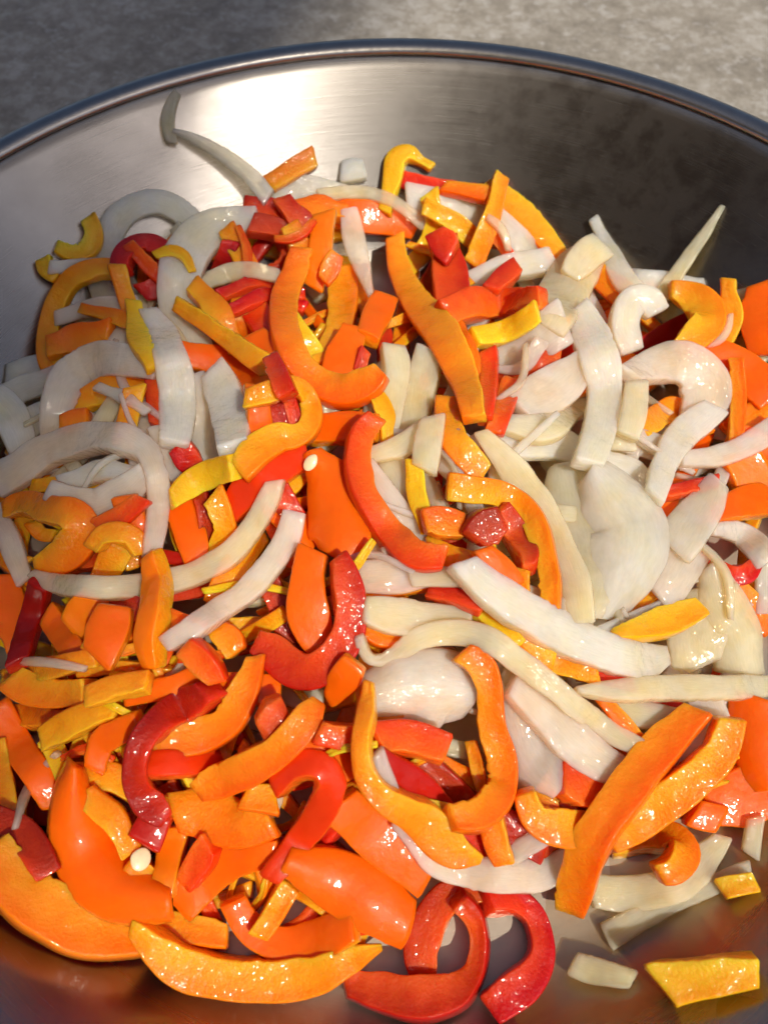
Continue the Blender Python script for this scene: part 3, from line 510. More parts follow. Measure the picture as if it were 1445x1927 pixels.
('T','buried','beside the onion strand','T',3.1,-7,0,(-0.28,-0.35,0.89),'99.5,35.4,12.7,4.8 96.5,34.0,11.4,4.8 93.9,33.3,9.2,4.8 92.0,32.2,6.3,4.9 90.3,29.6,4.3,4.9 88.6,25.9,3.3,4.9 87.0,22.4,2.2,4.9'),
('O','buried','beside the thick white onion strip','',3.1,-11,0,(-0.18,-0.46,0.87),'72.5,67.9,16.0,2.9 69.0,68.2,15.8,2.9 65.7,69.3,15.0,2.9 62.8,70.9,13.1,3.0 59.6,71.7,11.4,3.0 56.0,69.4,11.5,3.0 52.3,65.2,12.9,2.9 49.0,61.4,13.7,2.9 46.0,58.8,13.4,2.9'),
('O','buried','beside the broad pink-striped onion petal','',3.1,-13,0,(-0.02,-0.17,0.99),'-1.6,-26.5,22.5,3.2 -0.5,-29.0,21.6,3.2 0.6,-31.5,20.6,3.1 1.8,-33.8,19.1,3.2 2.9,-36.1,17.8,3.2 4.1,-38.6,17.0,3.1 5.3,-41.1,16.4,3.1 6.6,-43.6,15.9,3.1 7.8,-46.1,15.9,3.1 9.1,-48.7,16.2,3.1 10.3,-51.2,16.3,3.0 11.6,-53.5,15.6,3.0'),
('O','buried','beside the folded orange-red pepper loop','',3.1,13,0,(0.07,-0.08,0.99),'-28.6,-53.9,21.9,2.6 -27.0,-55.6,20.4,2.6 -25.5,-57.2,18.3,2.7 -24.1,-58.8,15.5,2.7 -22.6,-60.4,12.9,2.7 -20.9,-62.2,11.0,2.8 -19.1,-64.0,10.0,2.8 -17.2,-65.8,9.4,2.7 -15.2,-67.5,8.8,2.7 -13.2,-69.3,8.2,2.7 -11.3,-71.0,7.6,2.7 -9.3,-72.7,6.9,2.7 -7.3,-74.4,6.0,2.7'),
('Y','buried','beside the upright two-faced amber pepper stick','',3.1,12,0,(0.19,-0.18,0.97),'-37.3,-36.0,21.0,2.6 -40.2,-36.4,21.2,2.6 -43.2,-36.7,21.1,2.6 -46.5,-36.8,20.0,2.6 -50.1,-36.6,18.0,2.7 -53.5,-36.6,16.6,2.7 -56.6,-37.0,16.2,2.7 -59.7,-37.4,16.0,2.7'),
('O','buried','beside the orange-amber pepper strip','T',3.1,-6,0,(-0.05,-0.37,0.93),'15.3,41.5,20.2,3.3 15.2,37.7,19.5,3.2 15.1,33.2,19.8,3.2 14.9,28.3,20.9,3.1 14.5,23.3,22.3,3.1 14.0,18.5,23.6,3.0 13.5,14.3,24.2,3.0 12.9,10.9,23.7,3.0 12.4,8.1,22.4,3.0 11.9,5.3,20.8,3.0'),
('R','buried','beside the wide wet orange pepper slice','T',3.1,4,0,(0.09,-0.06,0.99),'-30.0,-64.7,11.4,3.7 -28.2,-66.7,10.7,3.7 -26.5,-68.7,9.9,3.7 -24.5,-70.3,8.7,3.7 -21.9,-70.9,7.7,3.7 -19.1,-71.0,7.3,3.7 -16.3,-71.2,7.2,3.7'),
('P','buried','beside the pale onion crescent','',3.1,11,0,(-0.13,-0.38,0.92),'53.8,47.2,17.1,4.5 51.3,44.3,16.3,4.5 48.9,41.0,15.8,4.5 46.4,37.6,15.6,4.4 43.7,33.8,16.1,4.4 40.7,29.9,17.3,4.3 37.3,25.9,19.2,4.2 33.5,22.1,21.9,4.1 29.8,18.8,24.7,4.0 26.2,16.2,26.9,3.9 22.7,14.1,28.6,3.9 19.5,12.7,29.3,3.9 16.4,11.7,29.2,3.8'),
('T','buried','beside the red pepper stick','T',3.1,-3,0,(-0.10,-0.28,0.95),'43.0,-4.0,22.1,4.4 40.1,-5.0,21.3,4.4 37.3,-5.9,20.2,4.4 34.4,-7.0,19.4,4.4 31.1,-8.6,20.1,4.4 27.7,-10.2,21.7,4.3 24.4,-11.1,22.5,4.3 21.2,-11.3,22.7,4.3 18.1,-11.3,22.9,4.3 14.9,-11.3,23.1,4.3 11.8,-11.4,23.2,4.3'),
('D','buried','beside the long orange-red pepper hook','',3.1,11,0,(-0.01,-0.31,0.95),'-1.0,6.1,24.0,2.3 0.4,2.7,23.9,2.3 1.7,-0.7,24.0,2.2 3.6,-3.3,23.4,2.2 6.3,-5.0,23.0,2.2 9.3,-6.2,23.0,2.2 12.3,-7.4,22.8,2.2'),
('A','buried','beside the curved orange pepper band','',3.1,0,0,(0.13,-0.01,0.99),'-27.4,-79.2,2.4,3.0 -30.1,-80.0,2.1,3.0 -32.7,-80.8,2.1,3.0 -35.2,-81.6,2.2,3.0 -37.8,-82.4,2.4,3.0 -40.3,-83.3,2.4,3.0 -42.9,-84.1,2.2,2.9'),
('O','buried','beside the amber-yellow pepper strip','T',3.1,-4,0,(-0.24,-0.09,0.97),'76.5,-47.8,7.5,3.0 75.1,-50.4,6.7,3.0 73.6,-53.0,6.2,2.9 72.0,-55.6,5.8,2.9 70.1,-57.9,5.4,2.9 67.9,-59.9,4.6,2.9 65.6,-61.5,3.8,2.9 63.1,-63.1,3.2,2.9 60.6,-64.7,2.8,2.9'),
('T','buried','beside the pale yellowish onion sheet','',3.1,11,0,(-0.15,-0.33,0.93),'33.3,24.8,25.0,4.2 35.0,22.5,23.5,4.3 36.9,20.5,21.6,4.3 38.8,18.6,19.5,4.3 40.5,16.3,18.1,4.3 42.0,13.5,17.5,4.3 43.5,10.5,17.2,4.3 44.9,7.5,17.0,4.2 46.3,4.6,16.7,4.2 47.8,1.8,16.4,4.2 49.2,-1.0,16.0,4.1 50.7,-3.6,15.4,4.1 52.2,-6.1,14.4,4.1'),
('A','buried','beside the long orange pepper strip','T',3.1,-12,0,(-0.14,-0.06,0.99),'39.7,-58.4,9.9,3.2 39.1,-61.1,9.1,3.2 38.5,-63.8,8.5,3.1 37.9,-66.4,7.5,3.1 37.3,-68.9,5.8,3.1 36.6,-71.4,3.8,3.2 35.7,-73.9,2.2,3.2 34.8,-76.4,1.0,3.2'),
('A','buried','beside the long amber pepper curve','',3.1,-13,0,(-0.00,-0.08,1.00),'-11.6,-58.1,17.0,3.5 -9.2,-59.0,16.1,3.5 -6.8,-59.9,15.2,3.5 -4.4,-60.9,14.6,3.5 -2.0,-62.1,14.3,3.5 0.2,-63.4,14.0,3.5 2.3,-64.9,13.3,3.5 4.3,-66.4,12.5,3.5 6.2,-68.0,11.6,3.5 8.2,-69.6,10.8,3.5'),
('O','buried','beside the long pink onion strand','',3.1,0,0,(0.09,-0.32,0.94),'-36.0,21.3,21.2,4.5 -33.8,18.1,21.5,4.5 -31.3,14.2,22.9,4.4 -28.9,10.6,24.0,4.3 -26.9,7.6,24.3,4.3 -25.1,4.5,24.3,4.2 -23.7,1.4,24.2,4.2 -22.9,-1.4,23.2,4.2 -22.6,-4.0,21.8,4.2 -22.4,-6.8,20.8,4.2 -22.2,-10.1,20.7,4.2 -22.0,-13.5,21.0,4.1 -21.7,-16.5,20.7,4.1'),
('W','buried','beside the upright white onion strip','',3.1,-11,0,(0.21,-0.38,0.90),'-49.0,38.2,19.8,4.5 -51.6,35.7,20.7,4.4 -53.8,32.7,22.4,4.3 -56.4,30.6,22.9,4.3 -59.9,30.3,21.3,4.3 -63.8,30.9,18.8,4.4 -67.6,31.2,17.1,4.4 -71.1,30.9,16.4,4.5 -74.4,30.3,16.1,4.5 -77.7,29.7,15.8,4.5'),
('D','buried','beside the flat orange pepper block','T',3.1,13,0,(0.23,-0.18,0.96),'-61.1,-21.8,20.4,3.2 -61.7,-24.4,19.1,3.2 -62.1,-27.0,17.8,3.2 -62.7,-29.6,16.4,3.2 -63.5,-32.1,15.0,3.2 -64.8,-34.4,13.6,3.2 -67.1,-36.2,12.0,3.2 -69.9,-37.5,9.9,3.3 -73.0,-38.6,7.9,3.3 -75.9,-39.7,6.5,3.3 -78.6,-41.2,5.4,3.3'),
('A','buried','beside the wide onion crescent','T',3.1,-1,0,(0.28,-0.32,0.91),'-62.3,6.4,20.3,3.5 -65.7,7.1,19.8,3.5 -69.5,8.4,18.5,3.5 -73.6,10.1,16.5,3.6 -77.8,11.7,14.5,3.6 -82.0,12.9,12.8,3.6 -85.9,13.5,11.4,3.7 -89.6,13.4,10.5,3.7 -92.8,12.8,10.2,3.7 -95.7,11.7,10.4,3.7 -98.3,10.4,11.0,3.7 -101.2,9.4,11.2,3.6'),
('T','buried','beside the bright white onion block','',3.1,0,0,(-0.11,-0.49,0.86),'21.5,95.9,10.2,4.4 25.3,95.0,10.0,4.4 29.2,94.2,10.0,4.3 33.1,93.3,9.9,4.3 36.8,91.9,9.5,4.3 39.8,89.3,8.9,4.3 41.7,85.1,8.7,4.3 42.9,80.0,9.1,4.2 44.0,75.1,9.3,4.2 45.5,71.3,8.7,4.2'),
('T','buried','beside the long orange pepper strip','',3.1,13,0,(-0.22,-0.13,0.97),'71.1,-33.7,6.7,3.9 69.1,-36.3,6.5,3.9 66.8,-38.9,6.7,3.8 64.6,-41.5,6.8,3.8 62.6,-44.2,7.0,3.8 61.1,-46.9,6.8,3.7 60.3,-49.7,6.5,3.7 59.8,-52.5,6.1,3.7 59.7,-55.2,5.3,3.7 59.8,-57.8,4.0,3.7 59.9,-60.4,2.6,3.7'),
('W','buried','beside the upright amber-yellow pepper stick','',3.1,3,0,(-0.08,-0.49,0.87),'26.3,104.6,18.6,4.7 26.7,101.4,16.7,4.7 27.0,98.0,14.7,4.7 27.2,94.7,12.8,4.7 27.7,91.6,10.6,4.7 28.4,88.6,8.4,4.7 29.2,84.3,7.6,4.7 30.0,78.1,8.9,4.6 30.7,71.1,11.5,4.5 31.5,64.5,13.9,4.4 32.6,59.3,15.0,4.3 33.8,55.5,14.5,4.3'),
('W','buried','beside the onion strand','',3.1,3,0,(-0.27,-0.33,0.91),'66.1,24.3,10.6,3.2 69.6,23.3,9.9,3.2 73.1,22.4,9.0,3.2 76.6,21.6,7.9,3.2 80.4,21.0,6.7,3.3 84.3,20.8,5.7,3.3 87.9,20.7,5.5,3.3 91.3,20.9,6.1,3.3 94.6,21.5,6.9,3.3 97.9,22.2,7.8,3.3 101.0,22.8,8.8,3.2 104.2,23.4,9.7,3.2'),
('R','buried','beside the large dark red pepper C','',3.1,-13,0,(0.19,-0.12,0.97),'-39.0,-51.4,19.1,3.5 -41.8,-52.0,17.9,3.5 -44.8,-52.6,15.8,3.6 -47.9,-52.9,13.8,3.6 -50.9,-53.1,12.6,3.6 -53.9,-53.0,12.0,3.6 -56.9,-52.8,11.6,3.7 -59.8,-52.7,11.3,3.7'),
('R','buried','beside the long tan onion strand','T',3.1,1,0,(0.20,-0.27,0.94),'-76.1,-7.9,11.8,3.4 -72.8,-7.9,12.2,3.4 -69.5,-8.0,13.0,3.4 -66.0,-8.3,14.0,3.4 -62.3,-9.0,15.8,3.3 -58.4,-10.1,18.2,3.3 -54.8,-11.1,19.9,3.2 -51.6,-11.6,20.4,3.2 -48.7,-12.0,20.3,3.2 -45.7,-12.4,20.0,3.2 -42.9,-12.8,19.6,3.2 -40.0,-13.0,19.1,3.2'),
('Y','buried','beside the broad white onion arch','',3.1,-1,0,(0.08,-0.51,0.86),'-49.9,90.6,22.4,4.4 -46.3,90.0,21.3,4.4 -42.8,89.9,19.7,4.4 -39.3,90.0,17.9,4.4 -35.7,90.2,16.0,4.5 -31.9,90.2,14.6,4.5 -28.0,90.3,13.2,4.5 -24.2,91.0,11.5,4.5 -20.2,92.2,9.5,4.6 -16.2,92.9,8.2,4.6 -12.0,93.0,7.3,4.6 -7.8,92.7,6.8,4.6'),
('V','buried','beside the curved orange pepper piece','',3.1,0,0,(0.20,-0.15,0.97),'-45.4,-29.7,21.0,3.8 -46.1,-32.6,21.6,3.7 -46.6,-35.6,22.2,3.7 -47.6,-38.0,21.5,3.7 -49.0,-40.1,19.8,3.7 -50.6,-42.2,18.1,3.7 -52.4,-44.1,17.1,3.7 -54.7,-45.6,15.7,3.7 -57.6,-46.7,13.1,3.8 -60.9,-47.6,10.0,3.8 -63.9,-48.7,7.9,3.8 -66.5,-50.2,6.6,3.9'),
('T','buried','beside the orange pepper curve','',3.1,-6,0,(-0.11,-0.09,0.99),'24.8,-47.1,14.1,4.0 25.6,-49.5,12.9,4.0 26.5,-51.9,11.7,4.0 27.4,-54.2,10.3,4.0 28.2,-56.5,8.8,4.0 28.8,-58.9,7.4,4.0 29.1,-61.3,6.1,4.0 29.0,-63.8,5.1,4.0 28.7,-66.3,4.3,3.9 28.2,-68.8,3.5,3.9 27.7,-71.3,2.7,3.9 27.4,-73.7,1.6,3.9'),
('R','buried','beside the broad flat orange pepper slab','',3.1,12,0,(0.02,-0.08,1.00),'5.2,-59.8,18.7,2.6 2.8,-60.9,18.5,2.6 0.4,-62.0,18.0,2.6 -2.0,-63.0,17.1,2.6 -4.2,-64.2,15.6,2.6 -6.3,-65.6,13.9,2.6 -8.2,-67.2,12.5,2.6 -10.1,-68.9,11.6,2.6 -12.0,-70.6,10.7,2.6'),
('O','buried','beside the arched amber pepper strip','',3.1,-8,0,(0.21,-0.31,0.93),'-57.1,17.1,23.6,4.3 -57.6,13.9,23.2,4.3 -57.9,10.3,23.3,4.2 -58.3,7.0,23.3,4.2 -58.7,3.9,22.7,4.2 -59.0,1.1,21.7,4.1 -59.0,-1.8,20.9,4.1 -58.4,-5.1,20.8,4.1 -57.6,-8.5,21.1,4.0 -57.0,-11.7,20.9,4.0 -56.6,-14.4,20.0,4.0'),
('R','buried','beside the level glistening onion strip','',3.1,9,0,(-0.22,-0.15,0.96),'52.6,-41.0,12.9,3.8 55.6,-41.7,12.4,3.8 58.8,-42.3,11.7,3.8 62.0,-43.0,10.4,3.8 65.5,-43.7,8.1,3.9 69.2,-44.4,5.1,3.9 72.6,-45.4,3.0,4.0'),
('Y','buried','beside the pink-stained onion sheet','',3.1,-6,0,(-0.04,-0.26,0.97),'24.4,-12.0,25.7,2.6 21.7,-13.5,25.5,2.6 19.0,-15.3,25.9,2.6 16.2,-17.2,26.4,2.6 13.6,-18.5,26.1,2.6 10.9,-19.0,24.6,2.6 8.0,-19.0,22.9,2.6 5.1,-18.8,21.5,2.6 2.1,-18.6,20.4,2.7 -1.0,-18.5,19.7,2.7 -4.0,-18.7,19.3,2.7'),
('T','buried','beside the large red pepper hook','T',3.1,13,0,(0.02,-0.21,0.98),'1.8,-14.7,23.6,3.1 0.6,-17.4,22.9,3.1 -0.6,-20.1,22.6,3.1 -1.7,-23.1,22.8,3.1 -2.9,-26.0,23.2,3.0 -4.2,-28.3,22.1,3.0 -5.7,-30.2,20.1,3.0 -7.2,-32.5,19.3,3.0 -8.7,-35.3,20.4,3.0 -10.2,-38.1,21.9,2.9 -11.7,-40.6,22.5,2.9 -13.3,-42.7,22.0,2.9'),
('P','buried','beside the long white onion arch','T',3.1,2,0,(0.21,-0.32,0.92),'-58.7,15.0,28.2,4.1 -57.9,11.5,27.2,4.1 -57.0,8.0,26.5,4.1 -57.2,4.5,25.7,4.1 -59.8,2.7,24.1,4.1 -63.5,2.2,21.7,4.1 -67.3,1.6,19.1,4.2'),
('T','buried','beside the white onion strip','',3.1,-8,0,(-0.24,-0.32,0.92),'79.3,34.6,8.6,3.4 77.9,30.2,8.6,3.4 75.9,25.3,9.7,3.3 74.3,20.7,10.5,3.3 73.1,16.4,10.8,3.2 72.2,11.7,12.0,3.2 71.5,6.9,13.9,3.1 71.3,2.5,15.5,3.0 71.4,-1.4,16.3,3.0 72.0,-4.6,15.9,3.0'),
('D','buried','beside the long orange pepper tongue','',3.1,-9,0,(0.06,-0.24,0.97),'-5.2,-20.5,19.4,3.0 -8.1,-21.1,19.4,3.0 -10.9,-21.8,20.1,3.0 -13.6,-22.9,21.1,3.0 -16.2,-24.2,21.6,2.9 -18.4,-25.8,20.8,2.9 -20.3,-27.6,19.3,3.0 -22.0,-29.6,17.9,3.0 -23.8,-31.6,16.8,3.0'),
('W','buried','beside the white onion strip','T',3.1,9,0,(-0.27,-0.34,0.90),'69.4,30.8,10.1,3.3 72.5,29.3,10.5,3.2 75.7,28.0,10.9,3.2 79.4,27.5,9.8,3.2 83.2,26.9,8.1,3.3 85.8,24.7,7.6,3.3 87.3,21.3,7.9,3.2 88.7,18.0,7.5,3.2 90.3,15.1,6.5,3.2 92.2,12.4,5.2,3.2'),
('P','buried','beside the orange pepper curve','',3.1,13,0,(-0.08,-0.17,0.98),'11.6,-31.1,19.5,3.1 13.5,-33.4,19.4,3.1 15.2,-35.8,19.6,3.1 17.0,-37.9,19.3,3.0 19.0,-39.9,18.7,3.0 21.3,-41.5,18.0,3.0 23.9,-42.6,17.5,3.0 26.6,-43.4,17.3,3.0 29.5,-43.9,17.0,3.0 32.3,-44.4,16.6,3.0 35.1,-45.0,16.1,3.0'),
('T','buried','beside the long white onion arch','',3.1,-6,0,(0.24,-0.34,0.91),'-65.3,37.7,22.7,2.9 -66.4,34.3,22.0,2.8 -67.5,30.9,21.3,2.8 -68.9,28.2,19.5,2.8 -70.9,26.3,16.9,2.9 -73.4,24.5,14.0,2.9 -75.7,22.3,12.4,2.9 -77.2,18.8,13.2,2.8 -78.6,15.1,15.0,2.8 -80.6,12.4,15.5,2.8 -83.3,10.5,14.6,2.8 -86.1,8.8,13.3,2.8'),
('V','buried','beside the very long onion strand','',3.1,-11,0,(-0.04,-0.21,0.98),'23.7,-28.1,22.1,3.6 21.1,-28.6,21.4,3.6 18.4,-29.2,20.9,3.6 15.6,-30.0,21.3,3.6 12.8,-30.9,21.8,3.6 10.1,-31.6,21.4,3.6 7.5,-32.2,20.8,3.6 4.8,-33.1,21.1,3.5 2.1,-34.1,21.5,3.5 -0.5,-34.9,21.5,3.5'),
('T','buried','beside the big pale glossy onion petal','',3.1,-11,0,(-0.14,-0.31,0.94),'22.5,3.1,23.5,4.3 25.5,2.4,23.0,4.3 28.5,1.8,22.3,4.4 31.5,1.0,21.7,4.4 34.4,0.1,21.7,4.3 37.1,-1.2,22.5,4.3 39.8,-2.5,23.7,4.3 42.7,-2.9,23.7,4.3 46.2,-2.4,21.8,4.3 49.8,-1.9,20.0,4.4 53.1,-1.9,19.1,4.4'),
('T','buried','beside the bright yellow pepper strip','T',3.1,-3,0,(-0.18,-0.21,0.96),'35.5,-25.1,26.8,3.7 38.0,-26.2,25.1,3.7 40.9,-26.9,22.0,3.8 43.9,-27.6,18.7,3.8 46.9,-28.3,16.5,3.9 50.1,-28.7,15.2,3.9 53.6,-28.2,13.6,3.9 57.4,-27.2,11.7,4.0 61.0,-26.2,10.4,4.0 64.4,-25.7,9.7,4.0'),
('O','buried','beside the maroon-red pepper curl','T',3.1,13,0,(0.20,-0.46,0.86),'-67.7,83.9,23.4,3.5 -67.7,80.5,21.4,3.5 -67.9,77.5,19.1,3.5 -68.0,74.4,16.8,3.5 -67.3,70.3,15.6,3.5 -66.2,65.6,15.1,3.4 -65.4,61.7,13.7,3.4 -64.8,58.6,11.6,3.4'),
('D','buried','beside the folded orange-red pepper loop','',3.1,-3,0,(0.10,-0.11,0.99),'-17.8,-50.9,21.5,2.9 -19.9,-52.2,20.8,2.9 -22.0,-53.7,20.7,2.9 -23.8,-55.4,21.2,2.9 -25.1,-57.4,20.9,2.9 -26.2,-59.4,19.0,2.9 -27.1,-61.4,16.1,2.9 -28.0,-63.5,13.7,2.9'),
('R','buried','beside the amber-yellow pepper strip','',3.1,11,0,(-0.25,-0.13,0.96),'77.9,-33.7,5.4,3.6 77.2,-36.5,4.3,3.6 76.2,-39.6,4.0,3.5 74.6,-42.8,4.8,3.5 73.0,-45.8,5.1,3.5 71.5,-48.3,4.1,3.5 69.9,-50.6,3.0,3.5 68.1,-52.9,2.0,3.4 66.4,-55.2,1.1,3.4'),
('O','buried','beside the thick bluish-white onion piece','',3.1,-12,0,(0.30,-0.31,0.90),'-91.8,28.8,14.1,2.8 -92.7,25.1,13.7,2.7 -93.4,21.2,13.6,2.7 -94.0,17.4,13.4,2.7 -94.2,13.6,13.2,2.7 -94.4,10.0,12.3,2.6 -94.9,7.1,10.4,2.7 -95.3,4.2,8.2,2.7 -95.6,1.2,6.3,2.7'),
('Y','buried','beside the smooth orange-red pepper strip','',3.1,-4,0,(0.15,-0.10,0.98),'-43.6,-50.6,21.4,3.5 -42.6,-52.9,20.0,3.5 -41.7,-55.1,18.1,3.5 -40.8,-57.3,15.8,3.5 -39.6,-59.4,13.8,3.5 -38.0,-61.4,12.3,3.6 -36.1,-63.4,11.2,3.6 -34.3,-65.5,10.1,3.6'),
('A','buried','beside the amber-yellow pepper strip','',3.1,1,0,(-0.24,-0.11,0.97),'56.4,-51.9,9.6,3.7 59.1,-53.1,8.9,3.7 61.8,-54.2,7.8,3.7 64.5,-55.1,7.1,3.7 67.2,-55.3,7.6,3.7 69.7,-54.7,8.7,3.7 72.2,-53.8,9.4,3.7 74.9,-52.9,9.9,3.7'),
('A','buried','under the orange-red pepper band','',3.1,4,0,(0.09,-0.33,0.94),'-13.9,11.6,26.9,3.7 -16.1,9.5,26.2,3.7 -18.3,7.0,25.9,3.7 -20.4,4.3,26.3,3.7 -22.5,1.8,26.5,3.6 -24.9,-0.1,25.9,3.6 -27.4,-1.4,24.5,3.6 -30.0,-2.8,23.1,3.7'),
('O','buried','beside the upright white onion strip','',3.1,-7,0,(0.17,-0.46,0.87),'-36.4,72.5,12.2,3.4 -40.1,71.9,12.6,3.4 -43.6,71.2,13.4,3.4 -47.0,70.3,14.3,3.4 -50.4,69.3,15.2,3.4 -53.7,68.0,15.9,3.3 -57.0,66.4,16.3,3.3 -60.1,64.5,16.5,3.3 -63.0,62.5,16.5,3.3 -66.0,60.5,16.2,3.3 -68.9,58.6,15.8,3.3 -72.1,57.1,15.2,3.3'),
('A','buried','beside the thick bright white onion strip','',3.1,4,0,(-0.20,-0.22,0.96),'66.1,-15.9,18.2,3.5 64.0,-17.3,16.7,3.5 61.7,-18.8,15.6,3.5 59.2,-20.6,15.3,3.5 56.5,-22.7,15.5,3.5 53.6,-25.1,16.5,3.5 50.8,-27.5,17.8,3.4 48.3,-29.7,18.1,3.4 46.0,-31.5,17.6,3.4 43.9,-33.2,16.7,3.4'),
('R','buried','beside the wet amber pepper piece','',3.1,2,0,(0.20,-0.11,0.97),'-41.0,-56.0,19.9,3.6 -44.0,-56.0,18.8,3.6 -47.3,-55.9,16.8,3.6 -50.7,-55.8,14.6,3.7 -54.2,-56.0,12.1,3.7 -57.8,-56.3,9.1,3.8 -61.2,-56.9,6.6,3.8 -64.2,-57.6,5.4,3.8'),
('P','buried','beside the upright white onion strip','T',3.1,-2,0,(0.21,-0.39,0.90),'-52.3,52.1,18.4,3.3 -54.0,48.1,19.3,3.2 -55.1,43.1,21.6,3.1 -56.3,38.5,23.5,3.1 -57.9,35.1,24.1,3.1 -59.9,32.4,23.9,3.0 -62.0,30.1,23.2,3.0 -64.3,28.0,22.4,3.0 -66.6,26.1,21.3,3.0 -69.2,24.4,19.9,3.0 -71.8,22.9,18.2,3.0 -74.4,21.2,16.8,3.0'),
('Y','buried','beside the long pink onion strand','T',3.1,13,0,(0.19,-0.20,0.96),'-34.0,-24.7,17.2,3.0 -36.9,-25.5,16.9,3.0 -39.5,-26.7,17.4,3.0 -41.7,-28.4,19.5,3.0 -43.7,-30.3,22.4,2.9 -45.9,-31.7,23.8,2.8 -48.7,-32.5,23.2,2.9 -51.7,-33.1,21.9,2.9 -54.5,-33.9,21.3,2.9 -57.2,-34.7,20.8,2.9 -60.3,-35.3,19.5,2.9 -63.4,-35.9,18.2,2.9'),
('T','buried','beside the upright white onion strip','',3.1,11,0,(0.21,-0.43,0.88),'-86.5,62.7,19.7,4.0 -83.2,61.3,18.9,4.0 -79.9,59.8,18.2,4.0 -76.3,58.0,17.9,4.0 -72.4,55.3,18.5,3.9 -68.0,51.2,20.6,3.8 -63.6,46.3,23.3,3.7 -59.7,42.1,25.1,3.7 -56.5,38.9,25.7,3.6 -53.7,36.5,25.2,3.6 -51.0,34.6,24.2,3.6'),
('A','buried','beside the short yellowish onion tongue','T',3.1,3,0,(-0.24,-0.40,0.88),'96.3,47.5,11.5,3.6 92.9,48.3,11.2,3.7 89.8,49.6,10.2,3.7 86.8,51.2,8.9,3.7 83.8,52.3,7.3,3.7 80.5,52.2,6.0,3.8 76.6,49.8,6.3,3.7 71.8,45.1,9.0,3.7 67.1,40.1,12.1,3.6 63.3,36.8,13.3,3.5'),
('Y','buried','beside the flat orange pepper block','',3.1,-9,0,(0.21,-0.20,0.96),'-72.1,-20.0,14.6,2.5 -69.0,-22.4,15.8,2.4 -65.3,-25.0,18.2,2.4 -61.9,-27.6,20.3,2.3 -58.9,-30.0,21.8,2.3 -56.5,-32.7,23.0,2.3 -55.1,-35.4,23.0,2.2 -54.7,-37.8,22.0,2.2 -54.6,-40.2,20.8,2.2 -54.4,-42.6,19.8,2.2 -54.2,-45.1,18.8,2.2'),
('T','buried','beside the long wavy amber pepper strip','',3.1,3,0,(-0.07,-0.42,0.91),'31.7,49.6,18.3,3.9 28.7,46.7,18.5,3.9 25.8,43.4,18.9,3.8 22.8,40.5,19.3,3.8 19.4,38.0,20.3,3.8 15.9,37.1,21.2,3.7 12.6,38.1,20.9,3.7 9.3,39.9,19.8,3.8 6.0,41.3,19.2,3.8'),
('P','buried','beside the white onion strip','',3.1,-11,0,(-0.23,-0.32,0.92),'87.3,21.2,10.7,2.8 84.3,19.8,10.0,2.8 81.1,18.0,9.8,2.8 77.3,15.5,10.9,2.7 73.2,13.2,12.8,2.7 69.4,12.4,14.0,2.7 66.3,13.2,14.5,2.6 63.5,14.6,14.9,2.7 60.7,16.1,15.4,2.7 57.8,17.4,15.9,2.7'),
('O','buried','beside the broadest flat orange pepper slab','',3.1,-9,0,(0.03,-0.01,1.00),'0.5,-82.3,5.9,3.0 -2.2,-82.6,5.5,3.0 -4.9,-82.9,4.7,3.0 -7.6,-83.4,3.4,3.0 -10.2,-84.3,2.5,3.0 -12.7,-85.3,1.9,3.0 -15.2,-86.3,1.5,3.0'),
('T','buried','beside the broad orange pepper arc','T',3.1,7,0,(-0.29,-0.38,0.88),'104.0,52.6,22.4,4.2 102.2,50.2,20.6,4.2 100.5,48.1,18.6,4.2 98.9,46.0,16.5,4.3 97.1,43.3,14.8,4.3 95.4,39.5,14.2,4.2 94.3,35.2,13.9,4.2 94.3,31.6,12.8,4.2 94.9,28.4,11.4,4.2 95.4,25.0,10.3,4.2 95.7,21.5,9.1,4.2'),
('A','buried','beside the large orange pepper loop','',3.1,-12,0,(0.04,-0.45,0.89),'9.6,62.5,18.7,2.6 6.0,60.9,19.0,2.6 2.5,58.9,19.4,2.5 -1.0,57.8,19.0,2.5 -4.5,57.9,17.3,2.6 -8.1,58.2,15.6,2.6 -11.8,58.1,14.8,2.6 -15.6,58.0,14.6,2.6 -19.3,58.3,14.5,2.6 -23.1,58.9,14.3,2.6 -26.9,59.8,13.9,2.6 -30.7,60.6,13.5,2.6 -34.5,61.2,13.3,2.6'),
('A','buried','beside the wide pink onion strip','',3.1,11,0,(-0.16,-0.10,0.98),'43.1,-48.8,6.8,2.3 43.9,-51.6,6.1,2.3 44.3,-54.5,6.8,2.3 44.2,-57.6,7.8,2.2 43.7,-60.4,7.3,2.2 43.1,-63.0,6.0,2.2 42.5,-65.7,4.7,2.2'),
('T','buried','beside the long yellowish onion strip','T',3.1,-14,0,(-0.17,-0.20,0.97),'41.7,-20.4,25.7,3.0 42.2,-23.0,24.7,2.9 42.7,-25.5,23.8,2.9 43.2,-28.0,22.8,2.9 43.8,-30.4,21.4,2.9 44.5,-32.7,19.7,2.9 45.2,-34.8,17.3,3.0 46.1,-36.9,14.5,3.0 46.9,-39.1,12.2,3.0 47.4,-41.5,10.6,3.0 47.8,-44.0,9.3,3.0'),
('R','buried','beside the amber-yellow pepper ring','',3.1,8,0,(0.11,-0.32,0.94),'-29.2,24.9,22.8,4.2 -29.3,20.5,23.4,4.1 -29.1,15.4,25.4,4.0 -29.1,10.7,26.7,4.0 -29.1,6.9,27.0,3.9 -28.8,3.2,27.1,3.9 -27.9,-0.3,27.2,3.8 -26.7,-3.2,26.6,3.8 -25.3,-5.7,25.5,3.8 -23.7,-8.3,24.6,3.8 -22.0,-10.9,24.1,3.8 -20.5,-13.5,23.3,3.8'),
